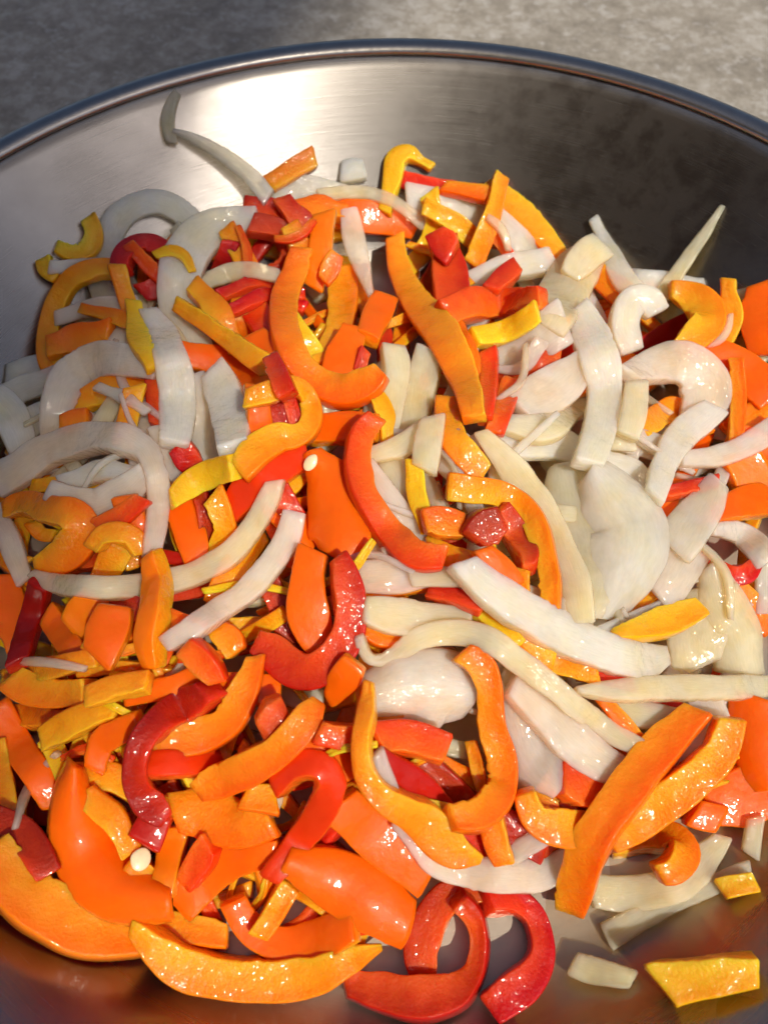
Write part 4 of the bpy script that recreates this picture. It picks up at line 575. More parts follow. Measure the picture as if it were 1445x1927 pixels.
('R','buried','beside the red pepper block','T',3.1,8,0,(0.21,-0.06,0.97),'-74.0,-65.1,5.2,3.7 -71.4,-65.4,4.7,3.7 -68.8,-65.6,4.2,3.8 -66.1,-66.0,4.2,3.8 -63.1,-66.4,4.6,3.7 -60.2,-67.0,5.1,3.7 -57.4,-67.7,5.3,3.7 -54.8,-68.5,5.3,3.7 -52.2,-69.4,4.9,3.7 -49.8,-70.2,4.2,3.7 -47.3,-71.0,3.6,3.7'),
('T','buried','beside the wide onion crescent','',3.1,8,0,(0.25,-0.32,0.91),'-91.4,29.2,16.3,3.8 -89.5,27.7,14.3,3.8 -87.7,26.5,12.1,3.8 -84.8,23.8,12.0,3.8 -80.7,19.3,14.6,3.7 -76.6,14.4,17.7,3.6 -73.9,10.5,19.0,3.5 -72.5,7.6,18.2,3.5 -71.8,5.4,16.1,3.5 -71.3,3.0,14.2,3.5 -70.5,0.2,12.9,3.5 -69.5,-2.6,11.9,3.5'),
('T','buried','beside the broad white onion arch','',3.1,7,0,(0.16,-0.48,0.87),'-58.8,88.4,25.6,4.0 -57.1,85.5,24.0,4.0 -55.5,83.0,22.0,4.0 -54.0,80.7,19.7,4.0 -52.7,77.6,18.0,4.0 -51.7,72.8,17.6,4.0 -51.4,67.8,17.7,4.0 -51.6,63.1,17.5,3.9 -51.8,58.2,17.7,3.9 -51.9,53.4,18.0,3.8'),
('T','buried','beside the thick white onion strip','',3.1,8,0,(-0.21,-0.33,0.92),'54.5,19.8,19.3,3.7 56.5,17.2,18.4,3.7 58.4,14.6,17.5,3.7 60.8,12.5,16.8,3.7 64.1,11.8,16.7,3.7 67.4,11.9,16.8,3.7 70.7,12.0,16.9,3.7'),
('O','buried','beside the flat orange pepper block','T',3.1,7,0,(0.23,-0.19,0.95),'-46.0,-24.9,17.1,3.8 -48.6,-26.3,17.7,3.8 -50.7,-28.1,19.7,3.7 -52.5,-30.1,22.4,3.6 -54.3,-32.0,24.6,3.6 -56.5,-33.5,25.2,3.5 -59.1,-34.7,24.0,3.5 -62.0,-35.8,21.8,3.6 -65.2,-36.7,18.7,3.6 -68.4,-37.8,15.2,3.7 -71.4,-39.0,12.6,3.7 -74.0,-40.6,10.9,3.8'),
('D','buried','beside the yellowish amber pepper strip','',3.1,3,0,(0.23,-0.14,0.96),'-61.0,-36.7,19.0,2.5 -62.2,-38.6,15.8,2.5 -63.5,-40.5,12.1,2.6 -64.6,-42.7,9.6,2.6 -65.5,-45.2,8.8,2.6 -66.7,-47.7,8.8,2.6 -68.3,-49.7,8.0,2.6 -70.2,-51.7,6.6,2.6'),
('V','buried','beside the long orange-red pepper hook','',3.1,-14,0,(0.00,-0.34,0.94),'-6.4,22.1,28.3,2.4 -5.4,18.7,27.9,2.3 -4.4,15.1,27.6,2.3 -3.5,11.8,27.1,2.3 -2.3,8.6,26.7,2.3 -0.6,5.5,26.6,2.3 1.7,3.2,26.3,2.2 4.3,1.4,26.0,2.2 7.0,-0.1,25.7,2.2 9.8,-1.5,25.3,2.2 12.5,-2.9,24.6,2.2'),
('A','buried','beside the yellowish amber pepper strip','',3.1,-4,0,(0.25,-0.14,0.96),'-79.0,-33.1,10.4,2.7 -77.0,-36.1,11.1,2.6 -74.9,-39.3,12.4,2.6 -73.5,-41.9,11.9,2.6 -72.5,-44.1,10.3,2.6 -70.5,-46.3,9.8,2.6 -67.4,-48.2,10.9,2.5 -64.0,-49.7,12.3,2.5 -60.7,-50.9,13.7,2.5 -57.7,-51.9,14.5,2.5 -54.9,-52.8,14.5,2.5'),
('O','buried','beside the orange-red pepper piece','',3.1,-2,0,(-0.13,-0.08,0.99),'46.9,-62.0,8.9,3.2 44.0,-62.6,9.7,3.2 41.0,-63.2,10.8,3.2 38.2,-63.8,11.2,3.2 35.7,-64.5,10.5,3.2 33.6,-65.5,8.7,3.2 31.5,-66.9,7.3,3.2 29.4,-68.4,6.6,3.2 27.2,-69.9,6.0,3.2'),
('A','buried','beside the yellowish onion slab','',3.1,9,0,(-0.01,-0.25,0.97),'0.0,-8.5,27.8,3.9 0.9,-11.3,27.5,3.9 1.9,-14.2,27.3,3.9 2.9,-16.7,26.3,3.9 3.6,-19.0,24.9,3.9 3.7,-21.6,23.8,3.9 3.1,-24.4,23.6,3.8 1.8,-27.3,24.1,3.8 0.4,-29.9,24.6,3.8 -1.1,-32.3,24.5,3.7 -2.4,-34.6,24.0,3.7'),
('A','buried','beside the pinkish translucent onion flap','T',3.1,4,0,(-0.15,-0.43,0.89),'26.7,49.2,21.2,3.7 30.5,49.4,20.2,3.7 34.6,50.9,17.8,3.8 39.0,52.8,14.8,3.9 43.1,53.3,13.6,3.9 46.6,52.1,14.7,3.9 49.8,50.3,16.8,3.8 53.2,49.6,17.8,3.8 57.4,50.7,16.6,3.8 61.7,51.8,15.3,3.8'),
('Y','buried','beside the long white onion arch','',3.1,1,0,(0.26,-0.29,0.92),'-92.4,11.4,14.6,3.1 -90.3,9.8,13.0,3.1 -88.4,8.2,11.1,3.1 -86.1,6.3,10.0,3.1 -83.1,4.0,9.9,3.1 -79.5,1.6,10.9,3.1 -75.6,-0.3,12.5,3.0 -71.5,-1.8,14.3,3.0 -67.5,-3.2,16.3,3.0 -63.4,-4.8,18.9,2.9 -59.5,-6.3,21.1,2.9'),
('O','buried','beside the pinkish translucent onion flap','T',3.1,2,0,(-0.18,-0.44,0.88),'75.8,73.0,18.6,3.8 72.5,70.4,18.3,3.8 69.3,67.9,18.0,3.8 66.5,66.3,16.7,3.8 64.2,65.8,14.2,3.8 61.6,65.0,12.1,3.9 58.1,62.1,12.5,3.8 53.8,57.4,15.2,3.7 49.7,53.3,17.5,3.7 46.3,51.0,17.8,3.7 43.2,49.9,16.8,3.7 40.3,49.1,15.4,3.7 37.2,47.9,14.4,3.7'),
('V','buried','beside the orange pepper bowl-shaped curve','',3.1,4,0,(0.06,0.00,1.00),'-9.8,-77.5,7.2,3.1 -11.4,-79.5,5.7,3.1 -12.8,-81.5,4.6,3.1 -14.3,-83.4,4.5,3.1 -16.1,-85.2,4.2,3.1 -18.4,-86.5,3.3,3.1 -20.8,-87.5,2.5,3.1 -23.3,-88.4,2.2,3.1 -25.7,-89.4,1.8,3.1'),
('T','buried','beside the orange-amber pepper strip','T',3.1,2,0,(-0.10,-0.34,0.94),'26.4,15.2,29.1,3.7 26.5,12.9,26.8,3.7 26.7,10.6,24.6,3.7 26.3,7.1,24.2,3.7 25.5,3.2,24.7,3.7 24.8,-0.0,24.3,3.6 24.1,-2.8,23.1,3.6'),
('A','buried','beside the orange pepper curve','',3.1,-5,0,(-0.09,-0.06,0.99),'36.8,-60.5,14.1,3.5 34.7,-62.1,13.4,3.5 32.7,-63.7,12.6,3.5 30.7,-65.2,11.7,3.5 28.7,-66.7,10.7,3.5 26.5,-68.1,9.7,3.5 24.1,-69.1,8.9,3.5 21.5,-69.7,8.5,3.5 18.8,-70.0,8.7,3.5 16.1,-70.2,9.2,3.5 13.3,-70.2,10.1,3.5 10.6,-70.3,11.4,3.4 7.9,-70.5,12.1,3.4'),
('T','buried','beside the broad pink-striped onion petal','',3.1,-4,0,(-0.09,-0.17,0.98),'28.0,-35.3,22.9,2.8 26.7,-37.9,21.9,2.8 25.4,-40.5,21.0,2.7 23.4,-42.7,20.3,2.7 20.6,-43.5,19.7,2.7 17.6,-43.5,19.2,2.8 14.6,-43.6,18.7,2.8'),
('O','buried','beside the large red pepper hook','',3.1,-11,0,(0.05,-0.25,0.97),'4.3,-16.8,29.2,2.6 1.5,-17.4,28.4,2.6 -1.4,-17.7,27.0,2.6 -4.3,-17.9,25.1,2.6 -7.2,-18.1,23.2,2.6 -10.2,-18.5,21.8,2.7 -13.0,-19.7,21.7,2.7 -15.8,-21.1,22.1,2.6 -18.6,-22.2,21.6,2.6 -21.5,-22.9,20.0,2.7 -24.4,-23.7,18.6,2.7 -27.3,-24.7,17.7,2.7'),
('A','buried','beside the broad flat orange pepper slab','',3.1,7,0,(-0.02,-0.06,1.00),'11.9,-59.0,14.5,2.7 10.6,-61.2,13.5,2.7 9.2,-63.5,13.3,2.7 7.8,-65.9,13.9,2.6 6.6,-68.3,13.9,2.6 5.7,-70.6,12.4,2.6 5.0,-72.8,9.8,2.7 4.5,-75.2,6.9,2.7 3.9,-77.6,4.5,2.7 3.4,-80.0,2.9,2.7'),
('W','buried','beside the thin upright orange pepper stick','',3.1,5,0,(-0.28,-0.35,0.89),'86.9,50.4,14.2,3.7 88.5,47.4,12.6,3.8 90.2,44.4,11.0,3.8 91.4,40.9,10.1,3.7 91.8,36.4,10.4,3.7 91.7,31.9,10.7,3.6 91.1,27.7,10.5,3.6 89.4,23.0,11.2,3.6 87.0,18.2,12.4,3.5 84.3,13.3,14.0,3.4 81.7,8.6,15.6,3.4 79.9,4.8,15.9,3.3'),
('A','buried','beside the orange pepper bowl-shaped curve','',3.1,-2,0,(0.06,-0.02,1.00),'-32.2,-74.1,4.8,3.2 -29.7,-75.0,4.5,3.2 -27.1,-75.9,4.3,3.2 -24.6,-76.8,4.1,3.2 -22.0,-77.7,3.9,3.2 -19.5,-78.7,4.1,3.2 -16.9,-79.8,5.2,3.1 -14.5,-81.1,6.6,3.1 -12.2,-82.4,7.1,3.1 -10.1,-83.7,6.4,3.1 -8.1,-85.1,5.5,3.1 -6.0,-86.5,4.6,3.1 -3.9,-87.9,3.8,3.1'),
('T','buried','under the thick bright white onion strip','',3.1,6,0,(-0.10,-0.25,0.96),'38.7,-15.6,24.0,3.5 35.7,-16.5,24.1,3.5 32.6,-17.4,24.6,3.5 29.5,-18.6,25.6,3.4 26.4,-20.6,27.2,3.4 23.8,-22.9,28.3,3.3 21.7,-24.9,28.0,3.3 19.8,-26.6,26.6,3.3 17.9,-28.2,25.3,3.3'),
('D','buried','beside the amber-yellow pepper ring','T',3.1,8,0,(0.13,-0.35,0.93),'-24.9,22.8,27.6,3.9 -27.1,20.4,27.5,3.9 -29.3,17.9,27.6,3.9 -31.7,16.0,26.8,3.9 -34.0,14.4,25.2,3.9 -36.1,12.6,23.5,3.9 -37.2,9.5,23.0,3.9 -37.6,5.6,23.8,3.8 -37.9,1.8,24.5,3.8 -38.3,-1.4,24.1,3.7 -39.0,-4.0,22.9,3.7'),
('O','buried','beside the wide pink onion strip','',3.1,-4,0,(-0.14,-0.11,0.98),'52.4,-46.7,8.9,3.9 49.7,-48.0,8.7,3.8 46.9,-49.3,9.0,3.8 44.1,-50.6,9.2,3.8 41.5,-52.1,9.3,3.8 39.0,-54.3,10.5,3.7 36.4,-56.9,13.5,3.6 34.3,-59.5,15.8,3.6 32.7,-61.8,16.2,3.5 31.2,-63.8,15.5,3.5'),
('W','buried','beside the thick bright white onion strip','',3.1,10,0,(-0.18,-0.20,0.96),'48.8,-15.0,22.7,3.3 49.1,-17.0,20.0,3.3 49.2,-19.2,17.7,3.3 48.7,-22.3,17.6,3.3 47.5,-26.2,19.7,3.2 46.5,-29.8,21.6,3.1 46.0,-32.8,21.7,3.1 46.1,-35.3,20.5,3.1 46.4,-37.5,18.5,3.1 46.8,-39.7,16.2,3.1 47.2,-42.0,14.2,3.1 47.4,-44.4,12.7,3.2 47.6,-47.0,11.4,3.1'),
('T','buried','beside the dark red pepper block','',3.1,-4,0,(-0.07,-0.33,0.94),'18.1,13.7,33.2,3.2 17.9,11.1,31.8,3.2 17.6,8.5,30.6,3.2 17.4,5.7,29.5,3.1 17.4,2.9,28.5,3.1 17.8,0.2,27.4,3.1 18.6,-2.5,26.4,3.1 19.6,-5.2,25.7,3.1 20.6,-7.9,25.3,3.1 21.5,-10.6,24.6,3.1'),
('R','buried','beside the small yellow pepper wedge','',3.1,11,0,(-0.03,-0.32,0.95),'1.7,19.0,25.4,3.3 2.6,15.8,24.8,3.2 3.4,12.2,24.7,3.2 4.2,8.1,25.6,3.2 5.0,3.8,27.2,3.1 6.1,0.2,28.0,3.0 7.7,-2.5,27.6,3.0 9.6,-4.8,26.9,3.0 11.7,-6.9,26.6,3.0 13.9,-9.0,26.4,3.0 16.1,-10.9,26.0,3.0 18.2,-12.7,25.2,3.0'),
('P','buried','beside the pinkish onion scrap','',3.1,0,0,(0.22,-0.36,0.91),'-81.3,31.5,19.6,3.2 -78.0,29.5,19.3,3.2 -74.2,26.7,20.2,3.1 -70.1,23.4,22.0,3.1 -65.6,19.5,24.8,3.0 -61.0,15.6,28.0,2.9 -57.4,13.4,29.1,2.9 -54.7,12.9,27.7,2.9 -52.3,13.0,25.4,3.0 -49.7,12.6,23.7,3.0'),
('V','buried','beside the amber pepper wedge','',3.1,-12,0,(0.14,-0.03,0.99),'-49.4,-68.3,8.4,3.3 -47.4,-70.0,7.4,3.3 -45.4,-71.7,6.5,3.3 -43.4,-73.4,5.5,3.3 -41.5,-75.2,4.4,3.3 -39.8,-77.2,3.8,3.3 -38.0,-79.4,4.4,3.3 -36.5,-81.6,4.9,3.3 -35.2,-83.8,4.1,3.2 -34.0,-86.0,2.8,3.3'),
('R','buried','beside the long orange pepper strip','T',3.1,-5,0,(-0.22,-0.11,0.97),'55.2,-42.0,15.1,3.7 57.1,-44.0,13.8,3.7 59.1,-45.9,12.3,3.7 61.0,-48.0,10.9,3.7 62.1,-50.4,10.5,3.7 62.3,-53.2,10.5,3.7 61.9,-55.9,9.6,3.7 61.3,-58.4,8.2,3.7 60.6,-60.9,7.0,3.7 59.9,-63.4,5.8,3.7'),
('T','buried','under the amber pepper arc','T',3.1,-5,0,(-0.12,-0.24,0.96),'19.7,-22.7,31.7,3.4 22.4,-23.1,31.3,3.4 25.3,-23.3,30.2,3.4 28.3,-23.2,28.4,3.4 31.2,-23.5,27.1,3.5 33.7,-24.6,27.5,3.4 36.0,-26.1,28.2,3.4 38.5,-27.2,27.9,3.4 41.1,-28.2,27.2,3.4'),
('O','buried','beside the pink onion arc','',3.1,11,0,(-0.29,-0.24,0.93),'95.5,8.9,6.3,3.3 94.6,5.8,4.8,3.3 93.3,2.5,4.0,3.3 91.1,-1.7,4.9,3.2 88.1,-6.9,8.1,3.1 86.4,-11.5,10.3,3.0 87.7,-14.0,8.4,3.0 89.5,-16.4,6.7,3.0 91.5,-18.8,5.4,3.0 93.6,-21.0,4.0,3.0 95.5,-23.4,2.5,3.0'),
('O','buried','beside the large orange pepper loop','T',3.1,13,0,(0.05,-0.46,0.89),'-30.5,83.9,12.5,3.1 -28.0,80.7,11.5,3.1 -25.5,76.7,11.5,3.0 -22.8,71.8,12.4,3.0 -20.1,66.2,14.3,2.9 -17.5,60.8,16.0,2.9 -15.1,56.4,16.9,2.8 -12.7,52.6,17.1,2.8 -10.5,49.2,17.0,2.8 -8.3,46.3,16.2,2.7'),
('T','buried','beside the very long onion strand','T',3.1,10,0,(-0.08,-0.19,0.98),'15.2,-21.9,27.8,2.4 16.1,-24.6,27.4,2.4 17.0,-27.4,27.3,2.4 17.9,-29.8,26.3,2.4 19.0,-31.8,24.3,2.4 20.1,-33.9,22.6,2.4 21.2,-36.4,22.2,2.4 22.3,-39.1,22.6,2.4 23.5,-41.5,22.7,2.3 25.0,-43.6,21.6,2.3 26.7,-45.3,19.2,2.4 28.5,-46.9,16.2,2.4 30.2,-48.8,13.8,2.4'),
('T','buried','beside the short yellowish onion tongue','',3.1,1,0,(-0.21,-0.36,0.91),'68.0,35.5,14.8,4.9 66.8,32.3,13.7,4.8 65.1,28.3,13.9,4.8 62.2,23.1,16.4,4.7 58.6,18.5,19.1,4.6 55.4,15.6,20.0,4.5 52.8,13.6,19.5,4.5'),
('W','buried','beside the bright yellow pepper strip','',3.1,-7,0,(-0.18,-0.21,0.96),'66.1,-20.6,16.2,2.9 63.0,-22.0,16.4,2.9 59.5,-23.7,17.6,2.8 55.9,-25.5,19.3,2.8 52.2,-27.5,21.3,2.7 48.7,-29.4,23.3,2.7 45.6,-30.9,24.2,2.7 43.0,-31.9,23.4,2.7 40.7,-32.4,21.3,2.7 38.5,-32.8,18.9,2.7 36.0,-33.6,17.4,2.8 33.3,-34.6,16.5,2.8'),
('O','buried','beside the curved yellow pepper strip','',3.1,-3,0,(-0.09,-0.46,0.88),'25.7,90.2,14.5,3.2 27.1,86.1,13.3,3.2 28.4,81.1,13.1,3.2 29.4,75.0,14.1,3.1 29.8,68.6,15.4,3.1 29.1,62.7,16.1,3.0 27.4,57.7,16.4,3.0 25.4,53.3,16.4,2.9 23.3,49.4,16.0,2.9 21.4,45.9,15.1,2.9'),
('P','buried','beside the level glistening onion strip','T',3.1,-4,0,(-0.22,-0.16,0.96),'68.4,-28.6,10.8,4.3 67.3,-31.2,9.6,4.3 66.1,-34.0,9.0,4.2 63.7,-37.2,10.4,4.2 59.7,-39.9,14.2,4.1 55.8,-40.9,16.8,4.0 52.8,-41.0,17.4,4.0 50.0,-40.9,17.2,4.0'),
('O','buried','beside the upright two-faced amber pepper stick','',3.1,12,0,(0.20,-0.18,0.96),'-63.3,-38.8,22.9,3.4 -60.4,-38.7,23.2,3.4 -57.5,-38.6,23.8,3.3 -54.5,-38.7,24.2,3.3 -51.7,-38.9,24.3,3.3 -49.0,-39.2,24.0,3.3 -46.3,-39.7,23.7,3.3 -43.6,-40.2,23.5,3.3'),
('T','buried','beside the amber-yellow pepper ring','',3.1,-6,0,(0.05,-0.39,0.92),'1.3,40.6,24.0,4.1 -1.5,37.7,24.4,4.1 -4.1,34.1,25.5,4.0 -6.7,30.7,26.5,4.0 -9.3,27.9,27.0,3.9 -12.0,25.7,26.9,3.9 -15.0,24.2,26.7,3.9 -18.1,22.9,26.9,3.9 -21.2,21.6,28.0,3.8 -24.2,20.3,29.4,3.8 -27.3,19.9,29.9,3.8 -30.7,20.4,29.1,3.8 -34.2,21.0,27.8,3.8'),
('P','buried','beside the amber pepper arc','T',3.1,9,0,(-0.08,-0.31,0.95),'11.1,11.6,29.0,4.2 12.9,8.8,29.2,4.1 14.7,5.5,30.2,4.1 16.5,2.7,30.8,4.0 18.3,0.2,30.4,4.0 19.7,-2.3,29.8,4.0 20.5,-5.1,29.2,3.9 20.6,-8.2,28.9,3.9 20.4,-11.4,29.0,3.9 19.8,-14.8,29.7,3.8 19.3,-18.4,30.7,3.8 18.8,-21.7,31.6,3.7'),
('A','buried','beside the pale onion bit','',3.1,1,0,(0.22,-0.32,0.92),'-85.5,8.9,16.9,3.4 -82.0,8.8,17.4,3.4 -78.1,8.3,18.6,3.4 -74.1,7.6,20.2,3.4 -70.3,7.0,21.7,3.3 -66.3,6.0,23.4,3.3 -62.2,4.7,25.5,3.3 -58.5,3.7,26.9,3.2 -55.5,3.6,26.5,3.2 -53.1,4.6,24.1,3.3 -50.8,5.7,21.4,3.3 -48.0,6.2,19.9,3.4'),
('O','buried','beside the white onion strip','T',3.1,8,0,(-0.26,-0.34,0.91),'91.3,40.9,14.7,4.5 89.7,37.9,13.5,4.5 88.1,34.8,12.6,4.5 86.2,31.3,12.0,4.5 84.1,27.7,11.8,4.5 81.8,23.8,12.1,4.4 79.1,19.5,13.2,4.3 76.2,15.2,14.8,4.3 73.4,11.1,16.1,4.2 70.9,7.5,16.9,4.1 68.7,4.3,17.1,4.1 66.6,1.4,16.8,4.1 64.8,-1.3,16.1,4.0'),
('O','buried','beside the long tan onion strand','T',3.1,6,0,(0.07,-0.28,0.96),'-26.9,-3.4,29.9,2.4 -24.8,-5.6,28.9,2.4 -22.6,-7.9,28.1,2.4 -20.6,-10.2,27.4,2.4 -18.8,-12.7,26.6,2.4 -17.5,-15.6,25.8,2.3 -16.5,-18.6,25.4,2.3 -15.7,-21.7,24.9,2.3 -14.8,-24.4,24.0,2.3'),
('W','buried','beside the large orange pepper arc','T',3.1,-9,0,(-0.16,-0.49,0.86),'36.2,100.8,18.3,4.0 39.7,98.7,17.4,4.0 43.1,96.7,16.6,4.0 46.5,94.6,15.8,4.0 49.8,92.3,15.0,4.0 52.9,89.6,14.1,4.0 55.2,86.0,13.7,3.9 56.6,80.7,14.3,3.9 57.6,75.2,15.1,3.8 58.5,70.3,15.2,3.8 59.7,66.1,14.7,3.8 61.1,62.6,13.6,3.7'),
('R','buried','beside the long dim amber pepper arc','',3.1,-2,0,(0.20,-0.06,0.98),'-43.3,-59.6,10.3,3.7 -45.5,-61.2,9.7,3.7 -47.7,-62.7,9.0,3.7 -49.9,-64.2,8.5,3.7 -51.9,-65.9,8.5,3.7 -53.5,-67.7,8.8,3.6 -54.8,-69.8,9.2,3.6 -55.6,-72.1,9.2,3.6 -56.4,-74.5,8.0,3.6 -57.0,-76.8,6.6,3.6 -57.3,-79.3,5.8,3.6 -57.4,-81.7,5.7,3.5 -57.8,-84.0,5.1,3.5'),
('A','buried','beside the long orange pepper tongue','',3.1,-10,0,(0.07,-0.24,0.97),'-33.0,-12.3,19.8,2.5 -30.2,-14.0,19.7,2.4 -27.2,-16.2,20.5,2.4 -24.1,-18.7,22.1,2.4 -21.1,-21.1,24.1,2.3 -18.1,-23.1,25.8,2.3 -15.2,-24.4,26.1,2.3 -12.4,-24.9,25.1,2.3 -9.5,-25.2,24.0,2.3 -6.6,-25.9,24.0,2.3 -3.6,-26.9,24.4,2.3'),
('P','buried','beside the pale yellowish onion sheet','',3.1,-11,0,(-0.19,-0.31,0.93),'62.2,19.7,21.6,3.4 60.9,16.6,20.6,3.3 59.7,13.4,19.7,3.3 58.5,10.4,18.5,3.3 56.9,7.0,18.1,3.3 54.3,2.8,19.7,3.2 51.4,-1.2,21.5,3.2 49.1,-4.1,21.5,3.1 47.2,-6.0,19.8,3.1 45.5,-7.8,17.8,3.2'),
('A','buried','beside the red pepper block','',3.1,6,0,(0.19,-0.06,0.98),'-64.8,-60.1,7.6,3.5 -62.3,-61.9,7.4,3.5 -59.4,-63.6,8.4,3.4 -56.2,-65.5,10.2,3.4 -53.4,-67.4,11.6,3.3 -51.4,-69.4,11.3,3.3 -50.2,-71.6,10.2,3.3 -49.4,-74.0,8.9,3.3 -48.8,-76.4,7.8,3.3 -48.1,-78.8,6.8,3.3 -47.4,-81.2,5.6,3.3'),
('T','buried','beside the small curled white onion nub','',3.1,1,0,(-0.19,-0.42,0.89),'66.1,62.9,17.5,4.9 64.3,58.9,16.8,4.9 61.9,53.8,17.4,4.8 59.0,48.9,18.3,4.7 55.7,45.4,18.6,4.7 52.4,42.9,18.5,4.7 49.2,40.8,17.8,4.6'),
('A','buried','beside the wide wet orange pepper slice','T',3.1,-13,0,(0.10,-0.06,0.99),'-25.2,-59.7,21.6,3.5 -25.3,-61.8,19.8,3.5 -25.5,-64.0,17.6,3.5 -25.7,-66.1,15.3,3.5 -25.8,-68.3,13.4,3.6 -25.6,-70.5,11.8,3.6 -25.3,-72.8,10.1,3.6 -24.9,-75.0,8.5,3.6 -24.3,-77.2,6.9,3.6 -23.8,-79.5,5.3,3.6 -23.2,-81.7,3.7,3.6'),
('A','buried','beside the dark orange pepper band','',3.1,13,0,(-0.27,-0.10,0.96),'81.4,-46.5,6.2,2.6 81.2,-49.0,4.9,2.6 81.0,-51.6,3.8,2.6 80.1,-54.2,3.1,2.5 77.7,-56.4,3.7,2.5 74.1,-57.8,5.5,2.5 70.7,-58.8,6.9,2.4 67.7,-59.6,7.3,2.4'),
('A','buried','beside the curved orange pepper piece','',3.1,-12,0,(0.24,-0.11,0.97),'-59.9,-41.9,13.7,3.3 -61.0,-44.4,13.6,3.3 -61.9,-47.0,14.4,3.2 -62.9,-49.5,14.7,3.2 -64.3,-51.6,13.0,3.2 -65.7,-53.8,10.3,3.2 -65.7,-56.4,9.3,3.2 -64.6,-59.2,9.8,3.2 -63.4,-61.9,9.9,3.1 -62.6,-64.3,9.0,3.1 -62.0,-66.8,7.8,3.1'),
('O','buried','beside the pink-stained onion sheet','',3.1,8,0,(0.00,-0.25,0.97),'13.0,-20.5,27.7,3.8 10.3,-20.8,27.4,3.8 7.5,-21.2,27.1,3.8 4.7,-21.6,26.9,3.8 1.9,-22.1,26.7,3.8 -0.8,-22.7,26.5,3.8 -3.6,-23.5,26.7,3.8 -6.2,-24.5,27.0,3.8 -8.9,-25.5,27.3,3.8 -11.5,-26.4,27.4,3.7 -14.1,-27.2,27.3,3.7'),
('O','buried','beside the maroon pepper bit','T',3.1,-8,0,(0.14,-0.50,0.85),'-35.3,97.7,24.9,3.2 -37.8,94.8,23.8,3.2 -40.1,91.5,23.1,3.2 -42.5,88.2,22.3,3.2 -45.1,85.4,21.4,3.1 -48.1,82.8,21.1,3.1 -51.4,80.5,21.7,3.1 -54.9,79.3,22.1,3.1 -58.5,78.9,22.3,3.1 -62.2,78.6,22.4,3.1 -65.9,78.1,22.5,3.1'),
('T','buried','beside the pale onion crescent','',3.1,2,0,(-0.20,-0.40,0.89),'84.5,55.6,15.1,4.6 80.9,52.9,15.3,4.5 77.5,50.2,15.3,4.5 74.7,48.6,14.1,4.5 71.9,47.3,12.6,4.5 68.4,45.4,12.6,4.5 64.3,43.1,14.1,4.5 60.0,41.3,15.9,4.4 55.8,39.7,18.2,4.4 51.7,38.3,20.4,4.3 47.9,37.6,21.8,4.3 44.4,37.5,22.3,4.3'),
('P','buried','beside the long wavy amber pepper strip','',3.1,12,0,(-0.06,-0.43,0.90),'27.0,60.9,19.4,3.7 25.0,57.6,18.2,3.7 22.7,53.9,17.8,3.7 20.5,48.7,18.8,3.6 19.0,42.4,21.0,3.5 19.0,37.1,22.0,3.4 20.2,33.6,20.9,3.4 21.6,30.7,19.3,3.4 22.9,27.8,17.7,3.4'),
('A','buried','beside the broad pink-striped onion petal','',3.1,10,0,(-0.00,-0.14,0.99),'11.7,-43.4,24.0,3.3 9.4,-44.6,23.7,3.3 7.0,-45.8,23.8,3.2 4.7,-47.2,24.3,3.2 2.4,-48.5,24.8,3.2 0.2,-49.8,24.8,3.2 -2.0,-50.9,24.4,3.2 -4.2,-52.0,23.6,3.2 -6.5,-53.0,22.8,3.2 -8.7,-54.1,22.3,3.2 -10.9,-55.3,21.9,3.2'),
('D','buried','beside the long pinkish white onion strand','',3.1,-5,0,(-0.11,-0.04,0.99),'38.0,-63.9,14.0,4.1 36.5,-65.9,12.7,4.1 35.3,-67.9,10.8,4.1 34.1,-69.8,8.4,4.1 32.6,-71.5,6.1,4.1 30.5,-73.1,4.6,4.2 28.1,-74.3,4.0,4.2 25.5,-75.2,3.5,4.2 23.0,-76.1,2.8,4.2 20.4,-77.1,2.2,4.2'),
('T','buried','beside the yellow pepper edge','',3.1,2,0,(0.23,-0.43,0.87),'-65.1,68.3,19.8,5.1 -66.9,64.5,19.3,5.1 -68.0,59.5,20.2,5.0 -69.3,54.7,21.2,5.0 -71.9,52.3,20.5,4.9 -75.8,51.8,18.6,5.0 -79.8,51.5,16.8,5.0 -83.5,50.5,15.6,5.0'),
('R','buried','beside the pale curved onion strip','T',3.1,-1,0,(0.12,-0.49,0.86),'-32.1,92.1,20.4,4.0 -34.7,88.9,19.0,4.0 -37.4,86.1,17.3,4.0 -39.6,82.9,15.6,4.0 -40.6,78.1,14.9,4.0 -41.0,72.7,14.8,4.0 -41.5,68.2,13.7,3.9'),
('T','buried','beside the onion wedge','',3.1,8,0,(-0.07,-0.41,0.91),'22.8,46.7,24.5,4.6 21.5,42.5,24.2,4.6 20.2,38.0,24.4,4.5 18.7,34.0,24.3,4.5 17.0,30.1,24.2,4.5 15.2,26.2,24.4,4.4 13.4,22.9,23.9,4.4'),
('A','buried','beside the small red pepper block','',3.1,11,0,(0.07,-0.43,0.90),'-15.7,57.2,19.7,2.6 -17.9,53.9,18.3,2.6 -20.0,50.1,17.7,2.6 -22.0,45.3,18.4,2.5 -23.8,39.8,20.3,2.5 -25.5,34.6,21.9,2.4'),
('A','buried','under the large dark red pepper C','',3.1,-14,0,(0.19,-0.13,0.97),'-53.4,-43.0,22.8,2.8 -52.3,-45.3,21.4,2.8 -51.3,-47.7,19.9,2.8 -50.4,-50.2,18.7,2.8 -49.9,-53.0,18.4,2.8 -49.8,-55.8,18.1,2.8 -49.9,-58.4,17.1,2.8'),
